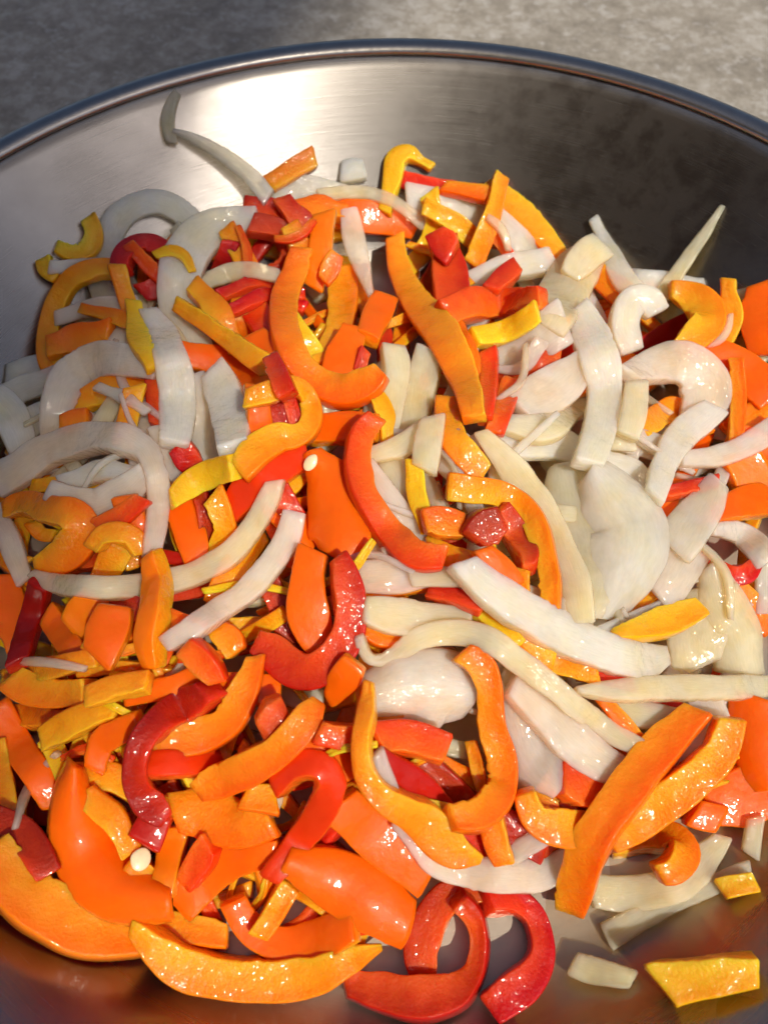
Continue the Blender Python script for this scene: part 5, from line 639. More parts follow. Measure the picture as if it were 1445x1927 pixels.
('W','buried','beside the wet tan onion sheet','T',3.1,-4,0,(-0.26,-0.16,0.95),'90.1,-20.9,5.7,3.4 88.8,-23.2,4.1,3.4 87.1,-25.6,3.0,3.4 84.8,-28.4,3.3,3.4 82.0,-31.7,4.9,3.4 79.2,-34.9,6.7,3.3 77.0,-37.9,7.8,3.2 75.1,-40.8,8.3,3.2 73.6,-43.5,8.4,3.2 72.2,-46.2,8.4,3.2 70.8,-49.0,8.7,3.1 69.1,-51.8,9.7,3.1 67.7,-54.4,9.9,3.1'),
('A','buried','beside the wet amber pepper piece','T',3.1,11,0,(0.20,-0.06,0.98),'-60.4,-59.2,13.1,2.9 -58.7,-61.5,13.1,2.8 -56.7,-63.8,13.8,2.8 -54.8,-66.1,14.4,2.8 -53.1,-68.2,14.4,2.7 -51.5,-70.2,13.9,2.7 -49.9,-72.1,13.0,2.7 -48.3,-74.0,12.1,2.7 -46.8,-75.9,11.1,2.7'),
('A','buried','beside the amber pepper block','',3.1,11,0,(0.25,-0.16,0.96),'-75.8,-20.5,11.3,3.3 -75.1,-23.6,10.8,3.3 -74.0,-27.2,11.7,3.3 -72.3,-31.0,13.7,3.2 -70.5,-34.8,16.1,3.1 -69.2,-38.0,17.0,3.1 -68.4,-40.6,15.7,3.0 -67.3,-42.9,14.5,3.0 -65.2,-45.7,15.4,3.0 -62.7,-48.5,16.9,2.9 -60.6,-50.8,17.1,2.9 -58.9,-53.0,16.4,2.9 -57.5,-55.1,15.4,2.9'),
('O','buried','beside the thick bright white onion strip','',3.1,12,0,(-0.12,-0.21,0.97),'28.9,-20.2,32.3,2.7 29.1,-22.8,31.3,2.7 29.2,-25.4,30.3,2.7 29.4,-28.0,29.2,2.7 29.7,-30.4,27.8,2.7 30.1,-32.6,25.8,2.7 30.6,-34.6,23.2,2.8 31.2,-36.6,20.3,2.8 31.8,-38.8,17.8,2.8 32.2,-41.2,15.9,2.8'),
('A','buried','beside the long pink onion strand','',3.1,-2,0,(0.15,-0.22,0.97),'-24.8,-27.4,18.9,3.1 -27.6,-27.4,18.8,3.1 -30.5,-27.3,18.8,3.1 -33.2,-27.5,19.3,3.1 -35.8,-28.1,20.3,3.1 -38.1,-29.1,22.1,3.0 -40.2,-30.5,24.1,3.0 -42.4,-31.8,25.5,2.9 -44.7,-32.8,26.0,2.9 -47.2,-33.6,25.9,2.9'),
('Y','buried','beside the curved orange pepper piece','',3.1,2,0,(0.21,-0.14,0.97),'-54.0,-40.7,26.7,3.0 -54.2,-43.1,25.2,3.0 -54.7,-45.4,23.0,3.0 -55.1,-47.6,20.2,3.1 -54.3,-50.0,18.9,3.1 -52.6,-52.7,19.4,3.0 -51.2,-55.2,19.4,3.0'),
('A','buried','beside the pale onion crescent','T',3.1,5,0,(-0.18,-0.40,0.90),'75.8,63.8,7.6,4.4 72.4,60.2,7.9,4.3 68.1,54.4,10.6,4.2 63.3,47.4,15.1,4.1 58.7,41.3,19.2,3.9 54.8,37.3,21.2,3.9 51.2,35.1,21.8,3.8 47.9,33.9,21.7,3.8 44.6,33.2,21.4,3.8 41.3,32.6,21.0,3.8 38.0,31.8,20.6,3.8'),
('O','buried','beside the onion wedge','',3.1,12,0,(-0.04,-0.42,0.91),'14.3,55.7,19.1,3.7 13.3,51.4,18.7,3.7 12.1,45.6,20.1,3.6 11.0,39.7,21.8,3.5 10.2,35.6,21.5,3.5 9.4,32.3,20.1,3.5 8.7,29.2,18.5,3.5'),
('T','','short curved onion shred stuck high on the bright left wall','',1.4,7,0,(0.18,-0.58,0.80),'-57.4,118.3,45.9,2.4 -59.1,115.6,44.3,3.5 -60.1,112.7,42.5,4.1 -60.0,109.8,40.6,3.9 -59.0,106.9,38.9,3.0'),
('W','ring','grey-white onion ring leaning on the pan wall behind the maroon curl','',2.7,2,0,(0.20,-0.52,0.83),'-76.1,75.4,22.8,6.8 -76.3,78.5,24.6,7.0 -76.3,81.6,26.5,7.1 -75.4,84.7,28.2,7.3 -73.6,87.7,29.5,7.5 -70.9,90.2,30.2,7.3 -67.8,92.2,30.3,7.1 -64.6,93.8,29.6,7.0 -61.3,94.3,28.4,7.0 -58.3,93.7,26.8,7.0 -55.6,91.9,25.3,6.8 -53.2,89.4,23.9,6.4'),
('Y','','yellow pepper hook lying alone on the dark left wall of the pan','L',2.8,6,0,(0.25,-0.48,0.84),'-80.9,84.9,31.6,4.7 -79.5,82.0,30.0,4.7 -79.9,78.6,28.5,4.8 -82.2,75.9,28.0,4.6 -85.4,75.2,28.5,4.2 -88.5,76.1,29.6,3.5'),
('Y','','small yellow pepper bit behind the end of the short white onion stick','R',2.8,10,0,(0.27,-0.47,0.84),'-90.9,71.6,29.8,3.9 -90.2,68.9,28.3,3.9 -87.6,67.4,27.4,3.4'),
('W','','small rounded onion bit on the dark back wall of the pan','',2.7,-9,0,(0.03,-0.56,0.83),'-12.7,111.4,25.5,6.1 -9.3,112.0,25.8,6.8 -5.8,112.2,25.9,5.8'),
('T','','dull tan onion bit on the pan floor right of the red rings','',2,4,0,(-0.15,0.03,0.99),'37.3,-92.5,4.0,4.6 40.0,-93.3,4.2,4.8 42.6,-93.9,4.8,4.6 45.3,-94.5,5.4,4.0 48.1,-95.0,5.5,3.4'),
('Y','','large yellow pepper piece alone on the pan floor at lower right','R',4.2,10,0,(-0.23,0.03,0.97),'51.4,-95.5,11.6,7.7 53.9,-95.0,12.0,7.1 56.3,-94.6,12.6,6.6 58.7,-94.2,13.3,6.1 61.0,-93.9,14.1,5.7 63.3,-93.5,14.8,5.4 65.7,-93.2,15.4,5.1 68.1,-92.9,15.8,4.8'),
('W','','short straight white onion stick at the upper left edge of the heap','',2.7,14,0,(0.24,-0.48,0.84),'-89.1,68.9,29.6,3.8 -86.1,69.9,28.7,3.8 -83.5,71.6,27.2,3.9 -80.8,73.2,26.0,3.8 -77.6,74.3,25.5,3.7 -74.2,74.9,25.5,3.6'),
('W','','translucent onion band behind the wide orange strip at the back','',2.4,6,0,(0.05,-0.55,0.83),'-32.9,102.8,23.7,6.5 -29.2,104.8,24.0,7.0 -25.4,106.8,24.0,7.5 -21.3,107.3,23.4,7.4 -17.3,107.0,22.5,7.0 -13.3,106.6,21.4,6.6 -9.3,106.3,20.5,6.3 -5.2,105.7,19.8,5.9'),
('A','','dull amber pepper strip sticking up towards the pan wall at the back left','R',3.5,-1,0,(0.08,-0.56,0.82),'-20.4,113.1,29.5,5.3 -23.8,111.0,28.7,5.5 -27.1,108.7,28.1,5.6 -30.4,106.3,27.5,5.4 -33.7,104.2,26.7,5.2'),
('R','','red pepper strip lying along the foot of the dark back wall','R',3.5,11,0,(-0.05,-0.55,0.83),'5.5,110.7,23.7,4.6 9.9,109.6,23.0,5.1 14.3,108.7,22.6,5.3 18.8,108.0,22.4,5.0 23.3,107.4,22.3,4.8 27.8,106.9,22.2,4.6'),
('A','','large orange pepper arc against the dark back wall right of centre','R',5.6,-15,0,(-0.13,-0.52,0.85),'29.8,106.6,24.3,5.3 32.9,104.4,23.3,6.3 35.9,102.0,22.5,7.1 38.7,99.3,21.6,7.4 41.4,96.6,20.5,7.4 44.0,93.8,19.4,7.2 46.5,91.0,18.4,6.8 48.8,88.0,17.3,6.2 50.5,84.6,15.9,5.7 51.7,81.3,14.3,5.2'),
('W','','grey-white onion band uppermost on the left wall of the pan','',2.4,-11,0,(0.28,-0.40,0.87),'-98.9,41.8,18.3,5.7 -95.5,43.2,18.3,6.2 -92.4,45.0,17.8,6.2 -89.0,46.6,17.5,5.1'),
('W','','bluish onion slab under the bluish-white band at the left','',2.4,0,0,(0.28,-0.36,0.89),'-90.0,29.1,20.7,8.5 -88.5,26.4,19.3,8.8 -87.0,23.8,17.9,9.1'),
('T','','short upright onion stick at the right edge above the bare metal','',2.7,-3,0,(-0.27,-0.05,0.96),'78.1,-65.8,6.9,3.4 77.2,-69.3,5.8,3.4 76.4,-72.8,4.7,3.4'),
('A','','large amber-orange pepper arc at the upper left edge of the heap','R',3.5,8,0,(0.27,-0.45,0.85),'-71.2,70.5,26.8,5.1 -74.6,70.5,27.2,5.1 -77.9,69.8,27.7,5.1 -81.0,68.5,27.4,5.1 -84.1,66.9,26.3,5.1 -86.5,64.8,24.6,5.1 -88.2,62.2,23.1,5.1 -89.1,58.9,21.8,5.1 -89.5,55.2,20.9,5.2 -89.2,51.1,20.4,5.3 -88.5,47.2,19.7,5.7 -87.2,44.1,18.5,5.8 -85.3,41.7,17.0,5.3'),
('O','','wide orange pepper strip lying across the back of the heap','T',3.5,8,0,(0.01,-0.53,0.85),'-20.4,102.1,19.1,7.6 -16.5,101.5,19.2,7.6 -12.7,100.7,19.4,8.2 -8.9,100.3,19.4,9.0 -5.1,100.3,18.9,9.5 -1.3,100.5,18.0,9.4 2.5,100.8,16.9,9.0 6.3,101.1,15.8,8.7 10.2,100.9,15.1,8.7'),
('Y','','yellow pepper strip with a flag-shaped top standing against the back wall','R',3.5,11,0,(-0.01,-0.56,0.83),'14.2,112.1,26.7,2.3 10.6,113.7,27.7,2.3 7.2,115.4,28.7,4.7 3.8,114.1,27.7,6.2 2.9,111.1,25.5,5.5 2.1,107.7,23.5,4.6 1.3,103.9,22.0,3.9 0.4,100.1,20.4,4.0'),
('O','','small orange pepper bit on the red strip at the back wall','R',3.5,-14,0,(-0.08,-0.55,0.83),'17.5,105.4,25.1,4.1 21.9,104.3,25.1,4.1 26.2,102.7,25.5,4.4 30.5,101.6,25.6,4.4'),
('W','','wide translucent onion band under the yellow pieces at the back','',2.4,2,0,(-0.06,-0.54,0.84),'6.7,104.0,22.7,8.3 10.9,103.2,22.1,9.2 15.2,102.6,21.3,10.0 19.5,102.2,20.4,10.4 23.8,101.5,19.6,10.4 27.8,100.0,18.7,9.7 31.6,98.0,17.6,8.3'),
('W','','translucent onion arc inside the large orange back arc','',2.4,7,0,(-0.12,-0.51,0.85),'31.3,96.0,23.2,7.0 34.0,93.4,22.1,7.0 36.8,90.8,21.0,7.4 39.5,88.8,19.3,7.7 42.1,87.4,16.5,7.5 44.6,86.4,13.0,7.2 47.0,84.6,10.3,7.2'),
('W','','translucent onion slab behind the orange triangle at upper left','',2.4,-8,0,(0.23,-0.44,0.87),'-79.1,71.2,21.3,6.1 -77.2,66.9,20.6,6.0 -74.5,61.2,21.5,7.2 -71.9,55.5,22.6,8.2 -69.9,50.7,22.8,8.3 -68.6,47.0,21.7,8.1 -67.6,43.9,19.8,8.1'),
('W','','bluish-white onion band lying on the left wall of the pan','',2.4,7,0,(0.29,-0.38,0.88),'-103.6,29.9,18.5,6.2 -100.8,31.7,18.7,6.2 -98.4,34.0,18.2,6.6 -96.0,36.3,17.9,7.0 -93.2,38.1,17.8,7.2 -89.8,39.1,18.3,6.7 -86.4,40.0,19.0,6.3 -83.0,40.9,19.6,6.3'),
('T','','oily glistening onion strip on the bare pan floor at lower right','',2,4,0,(-0.21,-0.01,0.98),'44.9,-87.8,2.3,5.4 47.3,-86.6,2.7,5.2 49.7,-85.5,2.9,5.0 52.3,-84.4,3.0,4.6 54.9,-83.4,3.0,4.2 57.5,-82.4,3.0,3.9 60.1,-81.4,3.1,3.9 62.7,-80.4,3.4,3.8 65.2,-79.4,3.8,3.9 67.7,-78.4,4.3,3.8 70.2,-77.3,4.8,3.5 72.6,-76.2,5.3,3.0 75.1,-75.1,5.8,2.4'),
('M','','maroon-red pepper curl between the amber arc and the large white onion arch','L',5.6,-7,0,(0.18,-0.49,0.85),'-70.0,67.8,28.4,4.6 -70.1,71.8,29.1,4.9 -68.9,76.4,28.3,4.9 -66.4,79.4,27.3,4.8 -63.1,79.5,26.6,5.0 -60.5,77.3,25.5,5.1 -59.7,73.9,24.2,5.1 -60.7,70.5,23.1,5.3 -63.0,67.7,22.6,5.2 -66.3,66.4,22.5,4.7'),
('V','','orange-red inner flap inside the maroon pepper curl','R',2.1,11,0,(0.20,-0.48,0.85),'-68.3,75.2,31.7,3.4 -65.7,72.9,30.1,3.4 -63.3,70.7,28.2,4.0 -60.6,68.6,26.6,3.5 -57.8,66.2,25.2,3.5'),
('R','','red pepper piece behind the top of the broad white onion arch','L',3.5,-8,0,(0.09,-0.53,0.84),'-39.8,95.4,27.0,5.1 -36.0,95.0,26.6,5.1 -32.2,95.3,25.9,5.4 -28.9,94.8,24.1,5.4 -26.8,93.4,21.4,5.2 -24.3,91.7,19.0,5.2'),
('O','','orange pepper chunk with a pale cut end at the back of the heap','L',4.9,-14,0,(0.05,-0.54,0.84),'-26.2,94.0,24.4,6.9 -22.4,96.2,24.0,7.0 -18.6,98.5,23.5,6.5 -14.6,98.3,22.5,4.5 -10.5,97.6,21.9,4.5'),
('T','','pale yellow thin onion strand curving across the back of the heap','',1.7,-1,0,(0.00,-0.55,0.84),'-18.9,101.2,25.8,3.6 -15.3,102.7,25.1,3.8 -11.6,104.6,24.0,3.9 -7.7,105.3,23.5,4.0 -3.9,104.6,23.6,4.0 -0.2,103.1,23.6,3.9 3.3,101.4,23.1,3.7 6.5,99.7,22.0,3.6 9.4,98.1,20.3,3.6 12.2,96.2,18.6,3.6'),
('Y','','yellow pepper strip bending down behind the red chunk pile','L',3.5,-3,0,(-0.04,-0.51,0.86),'13.2,103.3,24.7,5.5 13.9,100.1,22.6,5.5 15.0,97.6,19.9,5.8 14.5,95.8,16.4,5.9 13.0,93.8,13.5,6.0 10.5,90.6,12.2,5.6 7.6,86.4,12.3,5.2 4.9,82.7,11.9,5.2'),
('Y','','short yellow pepper piece right of the red cube top','L',3.5,12,0,(-0.06,-0.53,0.85),'11.5,97.9,24.7,4.8 15.0,96.5,23.6,4.7 18.5,95.7,22.1,5.4 21.9,94.9,20.2,5.8 25.0,93.4,18.3,5.8 28.1,91.6,16.9,5.8'),
('V','','tiny orange-red pepper bit under the amber-yellow stick','L',2.1,13,0,(-0.11,-0.51,0.86),'30.6,91.2,22.9,3.4 33.0,88.5,21.0,3.4 35.6,86.4,18.4,3.4 38.2,84.1,15.9,3.4'),
('P','','pinkish onion strip inside the amber arc at upper left','',2.4,8,0,(0.24,-0.45,0.86),'-87.6,57.0,22.9,4.0 -84.2,58.4,22.9,4.0 -80.9,60.0,22.8,4.3 -77.2,60.8,23.2,4.6 -73.3,61.1,23.7,4.5 -69.5,61.5,23.7,4.3 -65.8,62.1,23.6,4.3'),
('A','','amber pepper band under the large left onion arch','L',3.5,-13,0,(0.22,-0.40,0.89),'-78.2,29.8,21.6,5.7 -75.1,31.1,21.8,5.7 -71.9,32.4,22.5,6.2 -68.4,32.8,24.1,6.8 -64.4,32.3,25.6,7.0 -61.0,30.6,25.9,6.5 -57.8,29.1,25.5,6.1 -54.7,28.0,24.9,6.1'),
('P','','pink onion triangle under the left arch near the upright strip','',2.4,2,0,(0.20,-0.37,0.91),'-60.8,26.2,27.2,6.0 -58.1,22.5,26.7,6.0 -54.9,17.7,27.6,6.6 -52.0,13.5,28.1,6.6'),
('R','','dark red pepper sliver left of the upright onion strip','R',3.5,2,0,(0.19,-0.39,0.90),'-56.5,32.4,31.0,3.0 -55.9,29.1,30.1,3.0 -55.0,25.3,29.9,3.1 -54.0,21.4,29.9,3.2 -53.3,18.0,29.3,3.2'),
('A','','dim amber pepper strip at the left edge under the slanting orange strip','R',3.5,-2,0,(0.28,-0.09,0.96),'-83.9,-50.3,9.2,4.0 -83.1,-53.2,8.4,4.0 -81.7,-56.4,9.0,4.2 -79.9,-59.6,10.5,4.3 -77.9,-62.7,12.1,4.1 -76.3,-65.6,12.8,3.8 -75.4,-68.3,12.1,3.8'),
('O','','dark orange pepper piece deep between the two facing curves','L',3.5,-13,0,(-0.04,-0.11,0.99),'1.2,-55.6,20.6,5.9 3.7,-56.2,19.7,6.0 6.2,-56.8,18.4,6.0 8.8,-57.5,17.7,6.1 11.3,-58.3,17.1,5.9 13.8,-59.1,16.2,5.4 16.4,-59.8,14.9,4.9 19.0,-60.6,13.8,5.0'),
('Y','','small yellow pepper bit at the end of the oily onion strip','R',2.8,-1,0,(-0.25,-0.02,0.97),'68.2,-79.3,6.3,3.6 71.5,-78.6,6.9,3.6 74.8,-78.0,7.5,3.6'),
('W','','onion band behind the thin poking strand','',2.4,-1,0,(-0.23,-0.47,0.85),'63.9,77.4,16.9,7.4 67.3,75.6,18.1,7.3 70.3,72.8,20.1,7.6 73.9,71.7,20.6,7.8 78.0,71.5,20.1,7.7 82.1,71.3,19.5,7.3 85.8,70.6,19.6,6.9 89.6,69.8,19.7,6.9'),
('M','','dark crimson pepper bit glimpsed left of the thick curling onion','R',3.5,13,0,(-0.16,-0.42,0.89),'45.8,51.6,22.9,5.1 47.0,46.7,22.5,5.0 47.9,41.0,23.4,3.7 49.1,36.4,23.0,3.5'),
('T','','tan onion bit behind the upright orange piece at the right edge','',2.4,7,0,(-0.29,-0.42,0.86),'96.3,65.8,24.2,6.5 96.4,62.6,22.4,6.5 96.5,59.4,20.7,6.9 96.7,56.2,19.0,7.4 96.8,53.1,17.3,7.8 96.9,49.9,15.5,7.8'),
('P','','shaded onion slab under the dropping onion strip','',2.4,11,0,(-0.23,-0.35,0.91),'56.9,18.8,23.7,6.6 60.2,18.1,22.9,6.6 64.0,18.4,21.0,6.7 68.1,18.8,18.5,6.8 71.3,17.6,17.2,6.4 73.7,15.3,17.3,5.9 76.2,13.2,17.2,5.9'),
('T','','pale onion slab between the curling strip and the yellowish tongue','',2.4,-11,0,(-0.19,-0.37,0.91),'57.8,34.7,19.4,8.5 57.7,30.0,19.8,8.4 57.0,24.0,22.2,8.2 56.4,18.7,24.1,8.0 56.9,15.4,23.0,7.9'),
('O','','dark orange pepper piece under the chunk left of the dark red block','R',3.5,-10,0,(-0.06,-0.27,0.96),'9.3,-14.8,29.4,6.5 12.2,-16.4,30.2,6.4 14.8,-18.4,31.8,6.3 17.5,-20.3,33.2,6.2 20.2,-21.7,33.6,6.2'),
('R','','red pepper sliver in the gap above the level onion strip','R',3.5,1,0,(-0.18,-0.17,0.97),'40.7,-38.2,19.5,3.4 43.5,-38.9,19.9,3.3 46.2,-39.7,20.4,3.3 49.0,-40.3,20.6,3.3 51.9,-40.9,20.4,3.3'),
('D','','dark red pepper piece under the amber strip at lower right','R',3.5,3,0,(-0.11,-0.06,0.99),'22.7,-66.8,13.6,6.3 25.1,-68.0,13.0,6.3 27.6,-69.3,12.3,6.3 30.0,-70.6,11.5,6.3 32.4,-71.8,10.7,6.3'),
('T','','tan onion bit in the gap under the red J hook','',2.4,-5,0,(0.08,-0.17,0.98),'-25.7,-40.3,20.0,7.0 -22.4,-41.4,20.1,7.0 -19.1,-42.6,20.9,6.9 -15.8,-44.0,21.9,6.8 -12.7,-45.1,22.3,6.8'),
('O','buried','beside the orange pepper curve','R',1.8,0,0,(-0.12,-0.09,0.99),'23.7,-59.2,13.3,1.7 26.0,-60.3,13.6,2.1 28.1,-61.6,15.1,2.4 30.0,-62.8,16.8,2.3 32.1,-63.9,17.5,2.0 34.4,-64.8,17.3,1.7'),
('P','buried','beside the thick bright white onion strip','',1.8,13,0,(-0.22,-0.19,0.96),'51.4,-25.8,23.6,1.2 53.2,-27.6,21.6,1.2 55.6,-28.9,17.9,1.2 58.5,-29.9,13.5,1.3 61.2,-31.2,10.8,1.3 63.4,-32.9,10.5,1.2 65.5,-34.5,10.8,1.2 67.9,-36.1,10.4,1.2'),
('V','buried','beside the broadest flat orange pepper slab','R',1.8,-3,0,(0.02,0.01,1.00),'-11.1,-85.3,7.8,1.2 -8.4,-86.4,7.3,1.6 -5.4,-86.8,7.5,1.6 -2.3,-86.4,8.0,1.2'),
('T','buried','beside the cut onion wedge','',1.8,11,0,(0.01,-0.39,0.92),'1.4,33.4,27.8,1.7 -0.9,30.7,27.0,2.1 -3.1,27.2,27.2,2.4 -3.8,22.5,28.1,2.4 -3.0,18.6,27.8,2.0 -2.0,15.5,26.6,1.6'),
('T','buried','beside the translucent white onion strip','',1.8,-13,0,(-0.27,-0.31,0.91),'71.1,10.9,18.6,1.3 74.4,10.1,18.3,1.6 77.7,9.2,18.2,1.9 80.7,7.9,17.6,2.0 83.5,6.2,15.1,1.9 86.1,4.5,11.6,1.6 88.4,2.4,8.8,1.3'),
('R','buried','beside the dark maroon pepper strip','R',1.8,2,0,(0.26,-0.03,0.96),'-76.7,-73.6,13.7,1.7 -74.7,-75.4,13.4,2.1 -72.3,-76.9,13.7,2.4 -69.7,-76.3,14.5,2.1 -67.4,-75.2,15.2,1.7'),
('A','buried','beside the purplish onion-pink pepper bit','R',1.8,8,0,(0.18,-0.26,0.95),'-39.9,-16.1,18.1,1.8 -43.2,-15.6,18.7,2.3 -46.6,-15.1,19.0,2.6 -50.1,-15.1,18.6,2.7 -53.6,-15.7,17.9,2.3 -57.0,-16.4,17.3,1.8'),
('T','buried','beside the glossy orange pepper strip','',1.8,1,0,(0.08,-0.08,0.99),'-23.2,-57.1,19.0,1.4 -22.2,-59.3,17.5,1.7 -21.3,-61.4,15.7,2.0 -21.5,-63.7,14.0,2.0 -22.7,-65.9,13.5,1.7 -24.0,-68.1,13.5,1.4'),
('T','buried','beside the straight orange pepper strip','',1.8,5,0,(0.26,-0.10,0.96),'-73.8,-49.2,4.1,1.8 -75.2,-51.7,3.3,2.4 -75.5,-54.5,2.6,2.4 -75.0,-57.3,1.6,1.7'),
('A','buried','beside the long wavy amber pepper strip','R',1.8,-1,0,(-0.02,-0.45,0.89),'15.3,63.9,17.8,1.9 12.0,60.8,17.5,2.3 8.7,56.9,18.1,2.6 5.5,52.1,19.8,2.6 2.4,46.5,22.5,2.2 -0.6,41.7,24.3,1.7'),
('O','buried','beside the long orange pepper strip','L',1.8,-8,0,(-0.16,-0.10,0.98),'52.9,-54.3,10.3,1.4 50.1,-55.7,10.2,1.7 47.2,-57.1,10.7,2.0 44.0,-58.1,11.8,2.0 40.7,-58.7,13.3,1.7 37.7,-59.0,14.0,1.3'),
('R','buried','beside the straight orange pepper strip','L',1.8,9,0,(0.25,-0.10,0.96),'-72.4,-50.3,7.8,1.7 -72.2,-53.5,6.4,2.3 -73.2,-56.4,4.9,2.3 -75.3,-59.0,3.3,1.7'),
('P','buried','beside the tiny torn onion scrap','',1.8,-8,0,(0.21,-0.39,0.89),'-68.8,46.5,26.2,1.6 -67.6,42.1,26.2,1.9 -66.0,36.8,27.4,2.1 -64.2,31.9,28.4,2.3 -61.6,27.6,29.4,2.2 -58.3,24.1,30.6,2.0 -55.0,21.3,31.4,1.7 -52.2,19.1,31.2,1.5'),
('O','buried','beside the broad flat orange pepper slab','L',1.8,6,0,(0.04,-0.07,1.00),'-4.2,-60.8,17.4,1.6 -6.1,-62.7,16.6,1.9 -7.9,-64.6,15.8,2.2 -10.0,-66.3,14.4,2.4 -12.4,-67.6,12.6,2.3 -15.0,-68.7,11.2,2.0 -17.6,-69.9,10.3,1.7'),
('T','buried','beside the wide wet orange pepper slice','',1.8,7,0,(0.15,-0.07,0.99),'-45.9,-63.5,9.2,1.2 -43.5,-65.2,7.5,1.7 -41.1,-67.1,5.9,1.7 -38.8,-69.2,4.7,1.2'),
('V','buried','beside the large dark red pepper C','R',1.8,14,0,(0.18,-0.16,0.97),'-39.8,-40.9,23.1,1.2 -42.2,-41.6,23.3,1.3 -44.8,-42.2,23.1,1.6 -47.2,-43.1,22.3,1.7 -48.8,-45.1,22.0,1.6 -49.8,-47.3,21.8,1.3 -50.9,-49.5,21.2,1.2'),
('P','buried','beside the onion piece','',1.8,1,0,(-0.01,-0.36,0.93),'-1.8,14.9,28.5,1.6 1.0,13.1,28.3,2.0 3.4,10.6,28.5,2.2 5.1,7.4,28.6,1.9 6.4,4.5,28.0,1.5'),
('W','','broad white onion arch standing right of the maroon curl','',3.4,5,0,(0.17,-0.49,0.86),'-36.4,90.1,27.0,6.8 -40.1,89.7,26.7,7.9 -43.8,89.0,26.5,9.1 -47.2,87.4,26.4,10.2 -50.1,84.6,26.6,11.2 -52.3,80.7,26.9,11.6 -53.8,76.2,27.2,11.8 -54.6,71.7,27.2,11.8 -54.9,67.6,26.6,11.7 -55.2,64.4,25.0,11.6 -54.9,61.3,23.2,11.4 -53.8,58.0,21.9,11.0 -52.2,54.4,21.1,10.5 -50.5,50.8,20.4,9.7 -48.9,47.6,19.4,8.8'),
('M','','glossy red pepper curl beside the top end of the broad onion arch','L',4.9,-12,0,(0.08,-0.52,0.85),'-37.5,86.7,27.7,5.3 -33.9,87.5,26.5,5.6 -30.4,88.2,24.5,5.9 -27.8,87.4,21.8,5.9 -27.1,85.3,18.8,5.7 -28.9,83.0,16.3,5.4 -32.5,81.6,15.3,4.6'),
('A','','upright amber-yellow pepper stick in front of the large back arc','L',3.5,-7,0,(-0.09,-0.52,0.85),'33.9,105.2,29.0,4.3 32.9,101.5,27.5,4.3 31.8,97.3,26.5,4.6 30.8,93.3,25.4,5.0 29.6,89.9,23.8,5.3 28.3,87.5,21.5,5.6 27.1,85.6,18.7,5.9 25.9,83.0,16.4,5.9'),
('T','','onion wedge under the wavy strip in the pale centre','',4.1,11,0,(-0.03,-0.40,0.92),'11.7,42.6,26.8,7.5 10.8,39.5,25.8,7.5 9.9,36.1,25.0,7.8 8.9,32.6,24.5,8.2 8.1,28.8,24.5,8.2 7.4,24.6,24.9,7.8 6.8,20.6,25.3,7.4 6.2,17.1,25.0,7.4'),
('T','','pale onion slab right of the long red hook','',3.4,14,0,(-0.01,-0.33,0.94),'0.8,10.3,32.2,5.9 1.8,7.3,31.3,5.9 2.8,4.0,31.0,6.5 3.8,0.7,30.8,7.1 4.9,-2.4,30.2,6.8 5.9,-5.2,29.3,6.3 6.9,-7.9,28.0,6.3'),
('V','','dark orange-red pepper piece deep in the gap left of the J loop','R',3.5,-11,0,(0.10,-0.45,0.89),'-35.6,60.5,23.6,8.2 -33.0,56.4,23.8,8.1 -30.2,51.4,25.0,7.9 -27.6,47.0,25.7,7.8 -25.3,43.7,25.3,7.8'),
('D','',"dark red pepper bit deep in the amber-yellow ring's hole",'L',3.5,-6,0,(0.09,-0.38,0.92),'-26.4,21.9,36.3,4.6 -25.4,19.0,35.0,4.6 -24.5,16.3,33.4,4.6 -23.6,14.0,31.2,4.6 -22.8,11.7,28.8,4.7'),
('O','','orange pepper chunk inside the amber arc at upper left','L',4.2,-5,0,(0.25,-0.43,0.87),'-87.7,47.1,22.5,5.8 -84.7,48.4,22.5,5.8 -81.6,49.8,22.4,7.4 -78.2,50.6,23.0,7.1 -74.6,51.0,24.0,5.2 -71.1,51.5,24.9,5.3'),
('A','','short amber pepper stick below the maroon curl','R',3.5,-6,0,(0.22,-0.46,0.86),'-70.2,66.8,32.0,4.2 -69.1,63.7,29.9,4.2 -68.0,60.5,27.8,4.4 -66.7,57.0,26.1,4.5 -65.4,53.3,24.5,4.5'),
('A','','short amber pepper stick inside the large left onion arch','R',3.5,0,0,(0.21,-0.37,0.90),'-58.5,26.2,33.8,4.8 -59.2,23.0,32.2,4.8 -59.6,19.3,31.2,4.9 -59.8,15.2,30.9,4.9 -60.2,11.6,30.0,4.9'),
('T','','small translucent onion bit beside the orange chunk under the left arch','',2,2,0,(0.23,-0.37,0.90),'-65.3,28.9,26.9,4.1 -66.8,26.0,25.8,4.1 -68.3,22.9,24.9,4.3 -69.9,20.3,23.5,4.6 -71.7,17.8,21.7,4.6'),
('W','','thick bluish-white onion piece at the left edge of the picture','',4.1,-5,0,(0.30,-0.35,0.89),'-98.8,32.2,22.8,7.1 -96.1,30.0,22.2,7.8 -93.7,27.4,21.6,8.2 -92.1,24.5,20.7,8.1 -91.0,21.7,19.4,7.6 -90.1,19.0,17.9,6.9 -89.3,16.4,16.3,6.0'),
('W','','pale onion bit inside the long left onion arch','',2.7,-9,0,(0.24,-0.33,0.91),'-75.3,5.6,23.7,4.5 -72.2,6.2,24.5,4.4 -69.0,6.6,25.7,4.9 -65.7,6.8,27.2,5.4 -62.2,6.0,28.6,5.1 -58.9,4.8,29.5,4.3 -55.8,4.1,29.6,4.3'),
